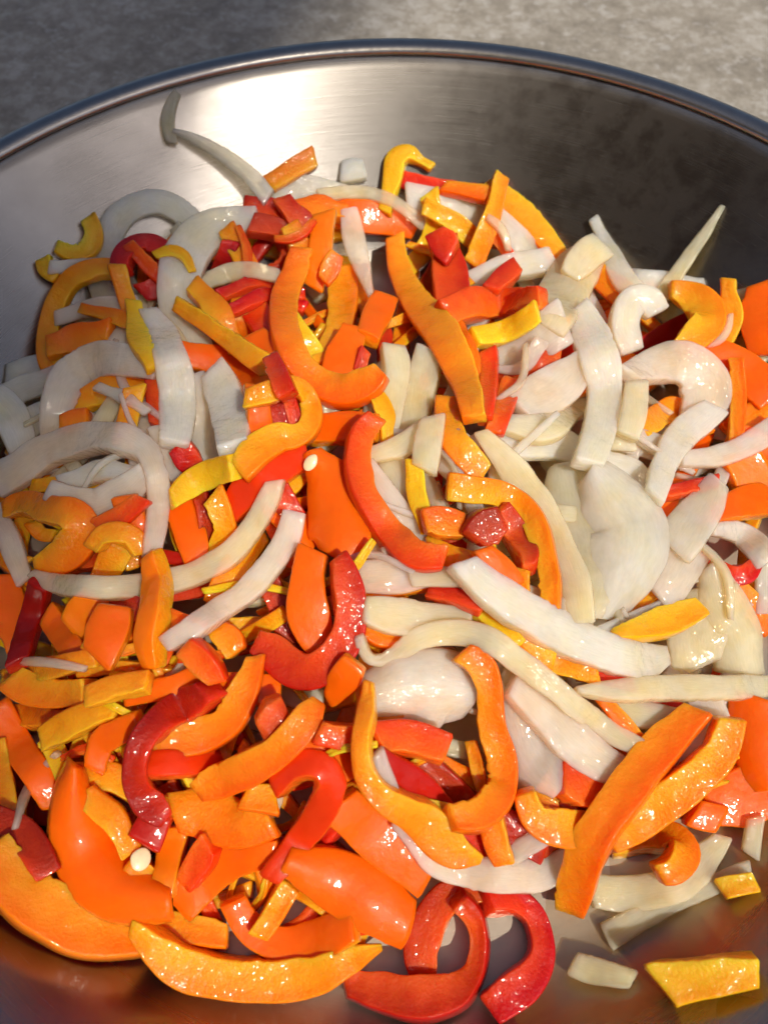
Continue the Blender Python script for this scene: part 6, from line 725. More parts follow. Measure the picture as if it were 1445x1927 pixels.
('A','','amber pepper strip under the left orange hook','R',3.5,-12,0,(0.30,-0.26,0.92),'-97.9,3.3,10.8,4.5 -96.2,0.4,9.7,4.5 -94.3,-3.1,9.5,4.7 -91.9,-6.6,9.8,4.7 -88.9,-9.4,10.1,4.3 -85.9,-11.6,9.9,3.8 -83.3,-13.6,9.2,3.8'),
('R','','small red pepper bit under the left orange hook','L',3.5,-13,0,(0.24,-0.26,0.93),'-76.3,-11.7,14.5,4.5 -73.1,-11.2,14.9,4.5 -69.9,-10.7,15.4,4.6 -66.5,-10.3,16.2,4.7 -63.2,-9.9,16.9,4.7'),
('D','','dark red pepper piece between the two orange legs','L',3.5,5,0,(0.15,-0.30,0.94),'-41.5,0.4,27.3,3.4 -40.8,-2.5,26.0,3.4 -40.2,-5.1,24.2,4.0 -39.9,-7.3,21.5,4.7 -39.5,-9.7,19.1,4.7'),
('M','','purplish onion-pink pepper bit under the tan strand','L',3.5,7,0,(0.15,-0.25,0.96),'-48.4,-19.6,18.8,4.5 -45.3,-19.3,19.0,4.5 -42.1,-19.0,19.5,4.4 -38.9,-18.9,20.3,4.4 -35.6,-18.8,21.2,4.4 -32.5,-18.6,21.7,4.4'),
('O','','dull orange pepper strip under the slanting amber stick','L',3.5,-8,0,(0.27,-0.14,0.95),'-87.4,-43.8,5.9,4.2 -84.2,-44.1,5.6,4.2 -80.6,-44.6,6.2,4.5 -76.1,-45.6,9.0,4.6 -71.3,-46.8,12.9,4.2 -66.6,-48.0,16.6,3.7 -63.0,-48.7,18.0,3.6'),
('D','','dark maroon pepper strip in the shade at the lower left edge','L',3.5,-3,0,(0.26,-0.05,0.96),'-77.1,-67.2,16.0,4.9 -74.7,-68.2,15.6,5.1 -72.2,-69.3,15.5,5.3 -69.9,-71.0,15.9,5.3 -67.7,-73.0,16.6,5.0 -66.0,-75.1,16.8,4.8 -64.6,-77.1,16.3,4.6'),
('P','petal','broad pink-striped onion petal between the two orange curves','',2.7,14,3.5,(-0.03,-0.17,0.99),'-4.3,-46.3,27.4,9.8 -1.8,-45.7,27.7,11.5 0.6,-45.2,28.0,13.2 3.1,-44.7,28.0,14.5 5.7,-44.4,27.7,15.1 8.3,-44.3,27.2,15.4 10.9,-44.1,26.5,15.4 13.5,-44.0,25.8,14.9 16.1,-44.1,25.0,13.7 18.8,-44.2,24.4,12.4'),
('D','','dark pepper piece at the bottom of the hollow between the curves','L',3.5,12,0,(-0.05,-0.09,0.99),'6.1,-55.9,22.6,5.9 8.2,-57.7,21.4,5.9 10.3,-59.5,20.0,5.9 12.5,-61.3,18.7,5.9 14.6,-63.1,17.2,5.9 16.8,-64.9,15.9,6.0'),
('T','','translucent onion strip curving along the bare metal at lower right','',2.7,2,0,(-0.21,-0.02,0.98),'42.5,-79.5,2.2,6.5 45.2,-79.7,2.2,6.5 47.8,-79.9,2.3,6.5 50.4,-79.9,2.6,6.5 52.9,-79.8,3.4,6.5 55.2,-79.5,4.6,6.3 57.5,-79.2,5.7,6.1 60.1,-78.5,5.8,5.9 62.7,-77.0,5.3,5.8 65.2,-75.2,4.4,5.7 67.3,-73.1,3.9,5.3 69.4,-71.2,4.0,4.5 71.3,-69.3,4.6,3.5'),
('W','','grey-white onion slab above the big pale petal','',2.7,-8,0,(-0.14,-0.36,0.92),'26.2,12.2,28.5,6.9 29.6,13.1,27.8,6.9 33.2,14.6,26.2,7.5 36.8,15.8,25.1,8.1 40.4,16.7,24.1,8.5 43.8,16.5,23.0,7.8 47.1,15.8,21.6,6.6 50.4,15.1,20.6,6.6'),
('O','','orange pepper bit behind the standing onion strips at the right','R',3.5,7,0,(-0.19,-0.47,0.86),'58.1,79.5,19.3,6.4 60.7,76.2,19.3,6.3 63.1,72.4,19.8,6.7 65.6,69.0,20.0,7.1 68.3,66.3,19.5,7.1'),
('A','','amber pepper bit under the right onion arch','L',3.5,7,0,(-0.24,-0.37,0.90),'61.6,20.7,23.7,5.7 65.9,24.4,21.2,5.8 70.8,29.5,17.2,6.5 75.3,33.1,14.6,7.2 78.3,31.6,13.7,6.6 80.0,28.3,13.9,5.7 82.2,25.6,13.8,5.7'),
('P','','pink-orange onion strip left of the thin upright orange stick','',2.4,-12,0,(-0.27,-0.37,0.89),'87.3,40.8,18.1,7.2 87.4,37.0,16.6,7.1 87.4,33.0,15.3,7.1 87.4,29.0,14.1,7.1 87.6,25.3,12.4,7.1'),
('R','','small red pepper bit below the level strand','L',3.5,-13,0,(-0.25,-0.31,0.92),'66.5,4.7,20.1,3.2 69.8,5.4,20.2,3.2 73.0,6.2,20.3,3.3 76.3,6.9,20.4,3.3 79.5,7.6,20.6,3.3'),
('O','','dark orange pepper piece below the small red crescent','R',3.5,-12,0,(-0.29,-0.22,0.93),'80.9,-15.4,13.0,5.8 83.5,-17.5,11.5,5.8 86.1,-19.5,9.8,6.4 88.7,-21.6,8.3,7.1 91.1,-23.8,7.1,7.1'),
('T','',"translucent onion scrap left of the red hook's lower half",'',2.4,6,0,(0.01,-0.28,0.96),'-6.2,-9.9,27.1,6.1 -4.1,-12.4,27.6,6.0 -2.0,-15.3,29.1,5.9 -0.0,-17.9,29.9,5.8 2.0,-19.9,29.5,5.8'),
('A','','amber pepper strip in the gap under the thick bright strip','L',3.5,5,0,(-0.15,-0.18,0.97),'30.9,-36.6,23.6,4.2 33.7,-37.0,22.8,4.2 36.5,-37.5,22.2,4.2 39.1,-38.2,22.4,4.2 41.6,-39.0,22.9,4.2 44.2,-39.7,23.0,4.2'),
('T','','shaded onion bit under the level onion strip','',2.4,-10,0,(-0.20,-0.14,0.97),'45.9,-44.9,16.1,5.0 48.8,-45.3,15.7,5.0 51.8,-45.8,15.4,5.4 54.7,-46.3,15.2,5.7 57.6,-46.6,14.9,5.5 60.6,-46.9,14.6,5.0 63.6,-47.2,14.3,5.0'),
('W','','onion slab behind the tops of the crossing orange strips','',2.4,12,0,(-0.25,-0.14,0.96),'69.4,-40.6,13.3,7.1 70.3,-43.5,12.5,7.1 70.9,-46.5,12.3,7.1 71.5,-49.5,12.1,7.0 72.3,-52.3,11.3,7.0'),
('A','',"amber pepper bit under the winding strand's lower end",'R',3.5,8,0,(-0.18,-0.13,0.98),'42.6,-46.9,14.0,4.2 45.0,-48.5,13.3,4.2 47.4,-50.1,12.6,4.2 49.6,-51.8,12.2,4.2 51.9,-53.5,11.8,4.1'),
('V','','orange-red pepper piece below the wide pink strip','L',3.5,-12,0,(-0.16,-0.09,0.98),'35.6,-59.6,17.8,7.1 38.6,-60.7,16.7,7.1 41.7,-61.7,15.2,7.2 44.8,-62.8,13.7,7.4 47.8,-63.9,12.6,7.4'),
('O','buried','beside the orange pepper diamond','L',1.8,3,0,(0.02,-0.15,0.99),'-5.5,-40.6,30.6,1.3 -5.1,-43.1,30.2,1.5 -4.7,-45.5,29.6,1.7 -4.6,-47.8,28.5,1.9 -5.0,-50.0,27.4,1.9 -5.8,-52.3,27.0,1.7 -6.8,-54.5,26.7,1.5 -7.7,-56.7,26.1,1.3'),
('O','buried','beside the curved orange pepper piece','R',1.8,-6,0,(0.21,-0.11,0.97),'-59.0,-48.6,21.0,1.6 -58.1,-50.9,19.9,1.9 -57.3,-53.2,18.6,2.1 -56.4,-55.2,16.9,2.3 -55.4,-57.0,14.5,2.2 -54.2,-58.6,11.9,1.9 -52.8,-60.3,9.7,1.6'),
('T','buried','beside the small yellow pepper wedge','',1.8,-7,0,(-0.05,-0.32,0.95),'12.1,3.8,27.3,1.2 13.4,0.1,25.7,1.6 15.9,-3.2,24.1,1.2'),
('A','buried','under the bent orange pepper piece','R',1.8,8,0,(0.12,-0.14,0.98),'-23.6,-42.3,21.4,1.3 -25.7,-44.3,20.9,1.5 -27.5,-46.5,21.5,1.8 -28.9,-49.1,22.7,1.9 -30.0,-51.6,22.1,1.7 -31.0,-53.8,19.6,1.5 -32.1,-56.0,16.8,1.3'),
('W','buried','beside the short yellowish onion tongue','',1.8,10,0,(-0.23,-0.35,0.91),'56.6,19.4,26.5,1.4 59.5,17.8,25.4,1.7 62.7,16.6,23.7,2.0 66.0,15.8,21.7,2.2 69.4,14.8,20.0,2.1 72.5,13.4,19.1,1.8 75.5,11.8,18.4,1.5'),
('Y','buried','beside the maroon-red pepper curl','L',1.8,-3,0,(0.17,-0.50,0.85),'-61.5,73.1,29.6,2.1 -57.2,74.1,30.3,2.9 -53.4,72.3,30.0,2.9 -51.3,68.6,28.4,2.1'),
('Y','buried','beside the dark red pepper strip','R',1.8,-9,0,(0.09,-0.23,0.97),'-28.8,-18.6,22.5,1.2 -26.5,-21.5,21.6,1.4 -23.9,-24.4,21.4,1.4 -21.1,-27.0,20.9,1.2'),
('A','buried','beside the straight dark red pepper stick','R',1.8,13,0,(0.29,-0.24,0.93),'-83.7,-8.8,13.7,1.3 -86.1,-10.8,12.6,1.7 -88.0,-13.1,11.3,2.0 -87.2,-15.8,9.7,1.7 -85.8,-18.4,8.3,1.3'),
('W','buried','beside the wet pink onion sheet','',1.8,4,0,(-0.25,-0.24,0.94),'80.8,-13.6,13.8,1.7 77.4,-14.1,14.3,2.0 73.5,-15.1,16.0,2.3 69.5,-16.2,18.2,2.4 66.0,-16.9,19.5,2.2 62.8,-17.2,19.8,1.9 59.9,-17.3,19.7,1.6'),
('P','buried','beside the short yellowish onion tongue','',1.8,-1,0,(-0.21,-0.36,0.91),'60.6,30.1,24.3,1.2 60.0,25.6,25.0,1.3 59.4,20.8,26.1,1.5 60.5,17.4,26.1,1.5 63.1,15.6,25.4,1.3 65.8,14.1,24.4,1.2'),
('O','buried','beside the short flat orange pepper slab','R',1.8,7,0,(0.06,-0.47,0.88),'-5.1,68.2,11.9,1.5 -9.5,68.2,12.6,1.8 -13.7,66.9,14.5,2.1 -17.6,64.1,16.3,2.1 -21.3,61.3,16.6,1.8 -24.9,59.2,16.0,1.4'),
('A','buried','under the curved orange pepper band','R',1.8,7,0,(0.11,-0.03,0.99),'-20.9,-71.5,12.8,1.2 -23.2,-72.6,12.4,1.2 -25.5,-73.5,11.7,1.2 -27.9,-74.7,10.0,1.3 -29.7,-76.4,7.6,1.4 -30.8,-78.5,5.8,1.2 -31.4,-80.8,4.5,1.2 -32.1,-83.0,3.3,1.2'),
('T','buried','beside the pink-stained onion sheet','',1.8,9,0,(-0.01,-0.26,0.96),'-0.1,-15.7,33.5,1.2 0.5,-18.2,32.2,1.4 1.6,-20.4,31.0,1.6 4.3,-20.9,30.5,1.4 7.1,-20.9,30.2,1.2'),
('V','buried','beside the wide wet orange pepper slice','L',1.8,-14,0,(0.15,-0.05,0.99),'-40.3,-63.3,10.1,1.2 -40.5,-65.7,8.8,1.2 -40.7,-68.1,7.8,1.3 -41.0,-70.5,7.4,1.3 -41.4,-72.9,7.2,1.2 -42.0,-75.1,6.5,1.2'),
('W','buried','under the wet tan onion sheet','',1.8,-4,0,(-0.26,-0.21,0.94),'84.8,-20.1,12.5,1.4 82.0,-21.3,12.1,1.7 79.0,-22.6,12.0,2.0 76.4,-24.3,11.7,2.0 74.3,-26.2,10.8,1.7 72.3,-28.2,9.7,1.4'),
('W','buried','beside the folded amber pepper wedge','',1.8,1,0,(-0.28,-0.43,0.86),'87.0,65.9,19.1,2.0 89.4,62.1,18.7,2.5 91.6,57.9,19.3,2.8 94.9,55.6,20.0,2.5 98.9,54.6,20.0,2.0'),
('T','buried','beside the thick bluish-white onion piece','',1.8,9,0,(0.27,-0.37,0.89),'-80.1,40.8,21.5,1.2 -81.3,38.1,20.1,1.4 -82.3,35.0,19.1,1.6 -83.3,31.4,19.3,1.7 -84.6,27.9,20.8,1.6 -86.4,25.3,21.9,1.3 -88.8,23.5,22.0,1.2'),
('W','buried','beside the long white onion arch','',1.8,8,0,(0.24,-0.33,0.91),'-54.3,11.0,29.8,1.2 -57.1,10.4,29.7,1.2 -59.8,9.6,30.0,1.4 -62.4,8.5,30.3,1.5 -64.7,6.9,29.9,1.5 -66.7,5.1,28.5,1.4 -68.5,3.3,26.7,1.2 -70.3,1.4,25.2,1.2'),
('R','','bumpy bright red pepper chunk near the back centre of the heap','L',4.2,-7,0,(0.07,-0.53,0.85),'-28.9,95.1,29.4,5.0 -26.4,92.4,27.8,5.0 -23.9,90.1,26.0,7.1 -21.8,88.2,23.6,5.7 -19.6,86.3,21.1,5.7'),
('W','','bright white onion block behind the red knob','',4.8,-4,0,(-0.11,-0.49,0.86),'22.4,76.6,14.8,6.2 26.0,77.4,15.9,6.2 29.5,78.5,17.0,6.6 33.1,79.8,17.6,7.1 36.9,80.7,17.9,7.3 40.7,81.2,18.2,7.4 44.5,81.5,18.7,7.5 48.3,82.0,19.2,7.5'),
('D','','dark red shaded pepper flank left of the broad red body','R',3.5,-12,0,(-0.04,-0.49,0.87),'18.1,91.6,13.5,5.9 16.6,88.3,12.0,5.9 15.1,84.1,11.4,6.3 13.4,78.0,12.8,6.7 12.2,70.5,15.6,6.1 11.3,63.1,18.5,5.4 10.4,58.1,19.0,5.3'),
('R','','red pepper arc behind the upright red stick','R',3.5,-9,0,(-0.12,-0.41,0.90),'45.6,48.0,26.8,4.0 43.6,44.8,25.6,3.9 41.8,41.3,24.8,5.4 39.3,38.8,23.7,6.5 36.4,37.8,21.8,6.7 33.2,38.0,19.6,6.5 29.8,38.1,18.1,6.0 26.2,37.4,17.4,6.0'),
('T','',"cut onion wedge with layered top left of the wavy strip's middle",'',4.1,-13,0,(-0.01,-0.41,0.91),'2.1,41.3,29.6,5.6 2.8,37.5,29.0,6.3 3.0,33.2,28.9,6.7 2.4,29.2,28.6,6.5 1.7,25.2,28.4,6.2 1.1,21.3,28.2,5.9 0.4,17.8,27.4,5.6'),
('P','','pinkish onion strip along the right side of the long red hook','',2.7,10,0,(-0.01,-0.31,0.95),'-3.7,4.8,32.6,4.7 -1.9,2.0,32.4,4.7 -0.1,-1.0,32.7,4.9 1.6,-3.7,32.4,5.1 3.3,-6.1,31.6,5.1 5.0,-8.4,30.5,4.8 6.6,-10.4,28.9,4.6 8.3,-12.4,27.4,4.6'),
('T','','thin onion sliver right of the small yellow wedge in the centre','',2,-2,0,(-0.04,-0.32,0.94),'7.9,10.4,26.8,3.4 9.3,7.1,26.4,3.3 10.5,3.1,27.3,3.5 11.6,-0.8,28.2,3.4 12.6,-4.4,28.6,3.0 13.6,-7.5,28.0,2.9'),
('Y','','bright yellow pepper face inside the bend of the large J loop','R',3.5,-5,0,(0.06,-0.44,0.90),'-24.5,53.7,26.3,5.3 -22.4,49.4,26.6,5.3 -20.5,45.6,26.3,6.2 -18.7,43.7,23.8,6.4 -16.8,41.8,21.5,5.3 -14.8,39.2,19.9,5.3'),
('A','','amber pepper bit under the bumpy red chunk','L',3.5,-12,0,(0.07,-0.51,0.86),'-26.6,86.8,27.6,5.8 -25.0,84.3,25.6,5.8 -23.6,82.6,22.8,6.0 -22.3,81.6,19.2,6.3 -20.8,80.1,16.1,6.3'),
('O','','upright orange pepper strip in the gap behind the straight amber stick','L',3.5,-11,0,(0.12,-0.46,0.88),'-40.6,81.6,20.4,5.6 -40.2,77.0,19.7,5.6 -39.3,70.4,21.0,5.7 -38.3,63.4,23.1,5.9 -37.9,57.6,24.1,5.7 -38.7,55.2,21.5,5.4 -40.0,54.2,17.2,5.1 -40.9,51.9,14.3,5.1'),
('O','','orange pepper bit in the gap under the glossy red curl','L',3.5,-1,0,(0.12,-0.50,0.85),'-43.8,85.2,27.9,5.6 -42.0,82.4,26.3,5.6 -40.2,79.5,24.8,5.7 -38.3,76.3,23.5,5.9 -36.5,73.1,22.2,5.8'),
('M','','maroon pepper bit right of the broad onion arch','L',3.5,-8,0,(0.14,-0.49,0.86),'-42.3,80.9,27.5,4.6 -44.4,79.1,23.6,4.7 -47.3,79.7,17.1,4.9 -49.8,78.5,12.3,4.9'),
('R','','second red pepper arc low in the gap left of the J loop','L',3.5,-13,0,(0.10,-0.47,0.87),'-41.6,55.6,26.3,3.4 -38.2,57.1,26.7,3.4 -35.1,59.6,26.4,3.9 -32.2,63.5,23.9,4.4 -29.4,67.7,18.5,4.3 -26.1,68.8,15.1,4.0 -22.3,68.0,14.4,4.0'),
('O','','pointed orange pepper triangle at the left above the pink arch','L',2.8,5,0,(0.22,-0.44,0.87),'-80.0,58.3,25.3,2.9 -76.4,57.0,25.4,2.9 -72.6,55.3,26.1,3.5 -68.9,53.7,26.7,4.1 -65.5,52.4,26.6,4.1 -62.4,51.4,26.0,3.4 -59.3,50.6,25.3,3.4'),
('W','','tiny torn onion scrap inside the large left onion arch','',1.4,-7,0,(0.22,-0.39,0.90),'-68.8,28.4,30.9,2.6 -65.0,26.2,31.8,2.5 -61.1,23.8,33.1,3.5 -57.9,21.4,33.4,2.5 -55.1,19.5,32.9,2.5'),
('P','','wide onion crescent seen through the long left onion arch','',3.4,12,0,(0.23,-0.30,0.92),'-76.8,2.7,25.9,5.3 -73.9,1.2,25.5,6.1 -70.8,-0.1,25.3,6.9 -67.7,-0.7,25.2,7.3 -64.5,-0.7,25.5,7.6 -61.3,-0.1,27.1,7.7 -58.2,0.6,29.0,7.5 -55.5,1.8,30.7,6.7 -53.2,3.4,31.9,5.4'),
('P','','onion strip behind the left orange hook','',2.4,12,0,(0.30,-0.27,0.92),'-95.2,4.3,15.1,5.2 -93.5,1.4,14.1,5.2 -91.4,-1.8,13.9,5.5 -89.2,-5.2,14.0,5.6 -87.3,-8.6,14.1,4.9 -85.7,-11.7,13.6,4.2 -84.4,-14.4,12.5,4.2'),
('A','','amber pepper triangle under the arched amber strip','L',3.5,1,0,(0.23,-0.26,0.94),'-64.5,-19.5,18.8,5.5 -63.4,-16.9,19.4,5.5 -62.1,-14.5,20.5,5.9 -60.5,-12.5,22.2,6.2 -59.0,-10.3,23.9,6.2'),
('O','','orange pepper piece behind the hanging end of the long onion arch','T',3.5,8,0,(0.21,-0.29,0.93),'-57.5,-1.6,30.7,5.6 -56.6,-4.0,28.8,5.6 -55.8,-6.4,26.7,5.6 -54.9,-9.0,25.0,5.6 -53.8,-11.7,23.6,5.6'),
('R','','red pepper piece behind the tip of the tan onion strand','L',3.5,4,0,(0.09,-0.32,0.94),'-26.0,1.6,31.4,7.0 -24.3,-0.4,30.1,7.0 -22.7,-2.3,28.6,6.4 -21.0,-4.1,26.8,5.8 -19.3,-6.0,25.3,5.8'),
('D','','dark red pepper strip left of the orange tongue','L',3.5,4,0,(0.08,-0.22,0.97),'-25.5,-18.8,26.5,4.6 -24.4,-21.2,25.4,4.6 -23.2,-23.5,24.5,4.9 -22.1,-25.9,23.5,5.2 -21.2,-28.2,22.3,5.3 -20.6,-30.5,20.9,5.1 -20.0,-32.8,19.3,4.9 -19.3,-35.1,17.8,4.9'),
('O','','orange pepper strip under the yellowish onion slab in the centre','R',3.5,-8,0,(-0.01,-0.21,0.98),'-7.7,-28.5,29.2,4.1 -5.5,-29.8,28.6,4.0 -3.3,-31.3,28.1,4.5 -1.1,-32.7,27.5,4.9 1.5,-33.0,26.8,4.8 4.1,-32.4,26.2,4.2 6.8,-31.7,25.6,3.6 9.5,-31.3,25.3,3.7'),
('A','','amber pepper stick between the pink strand and the red J hook','L',3.5,7,0,(0.10,-0.22,0.97),'-33.1,-31.8,17.8,3.2 -30.0,-30.5,19.5,3.1 -26.8,-29.6,22.1,3.2 -23.6,-28.6,24.4,3.3 -20.7,-27.3,25.8,3.3'),
('O','','orange pepper piece right of the dark red stick','T',3.5,11,0,(0.25,-0.20,0.95),'-74.6,-24.5,17.4,5.5 -72.2,-27.4,17.5,5.5 -68.9,-31.0,19.7,5.3 -65.5,-34.6,22.5,5.2 -62.8,-37.6,23.6,5.1'),
('A','','amber pepper strip above the level yellowish amber strip','L',3.5,6,0,(0.26,-0.18,0.95),'-86.0,-36.4,7.2,4.6 -82.1,-36.3,9.5,4.5 -77.3,-36.8,14.0,4.5 -72.7,-37.3,18.4,4.5 -68.2,-37.9,22.5,4.4 -64.5,-38.0,25.2,4.1 -61.4,-37.8,26.6,3.9 -58.7,-37.3,27.1,3.9'),
('Y','','yellowish pepper bit right of the slanting orange strip','L',3.5,-2,0,(0.25,-0.11,0.96),'-72.0,-50.1,11.4,4.5 -70.3,-52.7,11.1,4.4 -68.2,-55.4,11.8,4.5 -66.1,-58.0,12.5,4.6 -64.5,-60.4,12.0,4.5'),
('A','','wet amber pepper piece under the dark red C','L',3.5,-11,0,(0.21,-0.10,0.97),'-63.1,-60.3,16.2,5.2 -60.5,-60.0,16.4,5.2 -58.0,-59.5,16.5,5.5 -55.5,-59.3,16.1,5.9 -53.4,-60.2,14.9,5.5 -51.4,-61.4,13.6,5.0 -49.2,-62.5,12.7,5.0'),
('O','','small orange pepper bit under the lower seed','R',3.5,13,0,(0.17,-0.03,0.98),'-49.6,-74.5,14.9,3.6 -47.7,-75.9,13.9,3.7 -45.9,-77.3,12.2,3.7 -44.3,-78.7,9.8,3.7 -42.5,-80.2,7.8,3.7'),
('R','','red pepper bit under the joint of the two facing curves','R',3.5,3,0,(-0.07,-0.05,1.00),'13.3,-68.1,14.3,4.5 15.6,-69.6,13.3,4.6 17.9,-71.0,11.9,4.6 20.3,-72.5,10.3,4.6 22.7,-73.9,9.0,4.6'),
('R','','red pepper loop side behind the bottom red ring','R',6.3,3,0,(-0.04,-0.00,1.00),'20.6,-79.7,4.3,4.5 18.0,-79.9,4.2,5.1 15.3,-80.1,4.1,5.8 12.9,-81.1,4.1,6.2 11.0,-82.8,4.0,6.3 9.6,-84.8,3.8,6.4 8.4,-86.9,3.8,6.5 7.6,-89.1,3.7,6.6 7.3,-91.4,3.7,6.3 7.7,-93.6,3.4,5.6 8.1,-95.8,2.7,5.0'),
('R','ring','round red pepper ring at the bottom right of the heap','L',5.6,-9,0,(-0.11,0.02,0.99),'20.2,-81.6,7.2,4.9 22.9,-81.4,6.1,4.7 25.7,-81.5,4.8,4.5 28.1,-82.4,4.0,4.4 29.9,-84.0,3.7,4.3 30.9,-86.1,3.7,4.2 31.2,-88.3,3.9,4.4 31.0,-90.5,4.2,4.8 30.1,-92.6,4.5,5.3 28.5,-94.4,4.9,5.8 26.6,-95.9,5.1,6.1 24.5,-97.2,5.3,6.0 22.4,-98.5,5.3,5.6 20.4,-99.7,4.9,5.3'),
('T','','yellowish onion piece under the pale crescent','',2.7,13,0,(-0.13,-0.37,0.92),'51.9,32.9,18.4,5.5 48.1,29.7,19.5,5.4 43.7,23.9,23.9,6.5 39.6,19.2,27.3,7.5 35.8,17.0,29.3,7.4 32.2,16.8,30.5,6.1 28.8,17.1,31.2,4.9 25.5,17.3,31.5,4.9'),
('P','','pinkish translucent onion flap under the curved yellow strip','',2.4,-6,0,(-0.13,-0.44,0.89),'45.8,49.4,30.6,11.3 43.1,47.8,29.5,11.3 40.6,46.3,28.1,10.8 38.1,45.6,25.9,10.1 35.5,45.4,23.6,8.6 32.6,45.1,21.7,7.1 29.6,44.1,20.5,7.2'),
('W','','pointed onion strip standing at the right against the dark wall','',2,-3,0,(-0.20,-0.48,0.85),'60.9,95.6,22.5,3.2 62.6,92.0,20.9,3.2 63.9,87.3,20.4,4.4 64.6,81.0,21.4,5.6 65.2,74.8,22.6,6.2 66.5,69.8,22.9,6.4 69.0,66.7,22.2,6.1 71.6,64.0,20.9,6.1'),
('O','','orange pepper bit right of the thin upright orange stick','L',3.5,-4,0,(-0.30,-0.36,0.88),'88.4,25.6,14.8,6.1 91.4,27.7,15.4,6.1 94.7,30.0,15.6,6.2 98.1,32.5,15.7,6.4 101.4,34.8,15.9,6.5 104.4,36.8,16.7,6.5'),
('O','','orange pepper slab behind the level strand at the right edge','T',3.5,13,0,(-0.30,-0.34,0.89),'88.0,23.9,16.4,7.7 91.9,23.0,15.3,7.7 96.1,22.4,13.9,7.7 100.2,21.6,12.6,7.8 104.1,20.7,11.7,7.8'),
('T','','pale onion sheet under the wet tan sheet at right','',2,-11,0,(-0.25,-0.21,0.95),'74.0,-17.7,16.8,11.5 73.1,-20.4,15.5,12.2 72.0,-23.2,14.5,12.9 71.2,-26.1,13.5,13.2 70.6,-29.0,12.5,12.9 70.3,-31.9,11.6,12.1 70.1,-34.8,10.5,11.3'),
('R','','small red pepper crescent under the pink onion arc at right','R',3.5,10,0,(-0.28,-0.24,0.93),'74.0,-6.9,15.3,2.1 76.7,-8.8,14.1,2.0 78.6,-11.4,14.4,3.0 80.7,-13.7,15.1,4.0 84.0,-13.4,14.8,4.3 87.4,-10.3,13.9,3.3 91.0,-7.4,13.0,3.4'),
('A','','amber pepper bit below the thick bright onion strip','R',3.5,4,0,(-0.12,-0.20,0.97),'26.2,-32.0,29.7,3.7 28.3,-33.5,28.9,3.7 30.3,-35.0,28.0,3.6 32.3,-36.4,27.1,3.5 34.4,-37.9,26.2,3.5'),
('W','','white onion bit between the two crossing orange strips','',2.4,3,0,(-0.23,-0.11,0.97),'55.7,-56.7,11.3,5.4 58.4,-55.9,12.1,5.3 61.1,-55.2,12.9,5.8 63.9,-54.4,13.6,6.3 66.3,-52.9,14.3,5.9 68.7,-51.1,14.9,5.1 71.1,-49.3,15.5,5.1'),
('O','','thin orange pepper strip between the winding strand and the level strip','R',3.5,4,0,(-0.19,-0.14,0.97),'45.4,-43.2,19.7,3.1 47.2,-45.1,18.6,3.1 48.9,-47.0,17.5,3.3 50.7,-48.9,16.4,3.4 52.5,-50.7,15.3,3.2 54.4,-52.5,14.6,2.9 56.2,-54.3,13.9,2.9'),
('P','','small pink onion strip under the amber strip at lower right','',2,7,0,(-0.11,-0.05,0.99),'21.7,-75.7,11.1,3.7 23.8,-74.4,11.8,3.6 25.9,-73.2,12.7,3.9 28.1,-71.9,13.5,4.1 30.4,-70.9,14.1,3.8 32.7,-69.8,14.6,3.4 35.0,-68.7,15.1,3.4'),
('O','',"dark orange pepper piece under the red J hook's tip",'T',3.5,-10,0,(0.11,-0.17,0.98),'-35.8,-42.2,24.9,5.0 -32.9,-42.6,24.9,5.0 -29.9,-42.9,24.7,5.4 -27.0,-43.2,24.4,5.8 -24.1,-43.5,23.9,6.1 -21.2,-43.7,23.6,6.1'),
('O','buried','beside the large dark red pepper C','R',1.8,-12,0,(0.13,-0.14,0.98),'-34.8,-43.1,26.5,1.4 -34.7,-45.4,24.4,1.7 -34.7,-47.6,21.5,2.1 -34.3,-49.9,19.3,2.2 -33.3,-52.5,18.9,2.1 -32.1,-55.2,19.0,1.8 -31.0,-57.7,18.2,1.4'),
('P','buried','beside the pale onion piece','',1.8,-12,0,(-0.03,-0.37,0.93),'-2.5,16.5,29.7,1.4 0.9,16.2,29.5,1.8 4.3,15.8,29.3,2.1 7.4,14.0,29.6,2.1 9.9,11.0,30.3,1.7 12.3,8.4,30.3,1.4'),
('V','buried','beside the folded orange-red pepper loop','L',1.8,6,0,(0.07,-0.10,0.99),'-10.4,-57.4,19.6,1.4 -12.9,-58.8,18.0,1.8 -15.5,-60.0,16.1,2.1 -18.2,-60.7,16.6,2.1 -20.8,-60.8,19.3,1.7 -23.4,-60.6,21.2,1.4'),
('T','buried','beside the upright two-faced amber pepper stick','',1.8,-12,0,(0.18,-0.17,0.97),'-40.1,-34.7,26.1,1.4 -41.2,-37.3,25.5,1.8 -42.3,-39.8,25.3,2.1 -44.5,-41.3,25.2,2.0 -47.3,-41.6,25.1,1.7 -50.2,-41.7,25.1,1.4'),
('T','buried','under the big pale glossy onion petal','',1.8,-12,0,(-0.19,-0.23,0.95),'45.8,-15.8,24.3,1.4 47.5,-18.2,22.8,1.7 49.1,-20.9,21.8,2.0 49.9,-24.3,22.4,2.0 50.5,-27.8,23.5,1.7 51.4,-30.8,23.1,1.3'),
('T','buried','beside the yellowish amber pepper strip','',1.8,6,0,(0.26,-0.18,0.95),'-81.4,-34.9,16.3,1.5 -76.6,-35.9,19.4,1.9 -71.5,-37.2,23.4,2.1 -67.1,-38.4,26.2,2.1 -63.5,-39.3,27.4,1.8 -60.3,-40.0,27.6,1.4'),
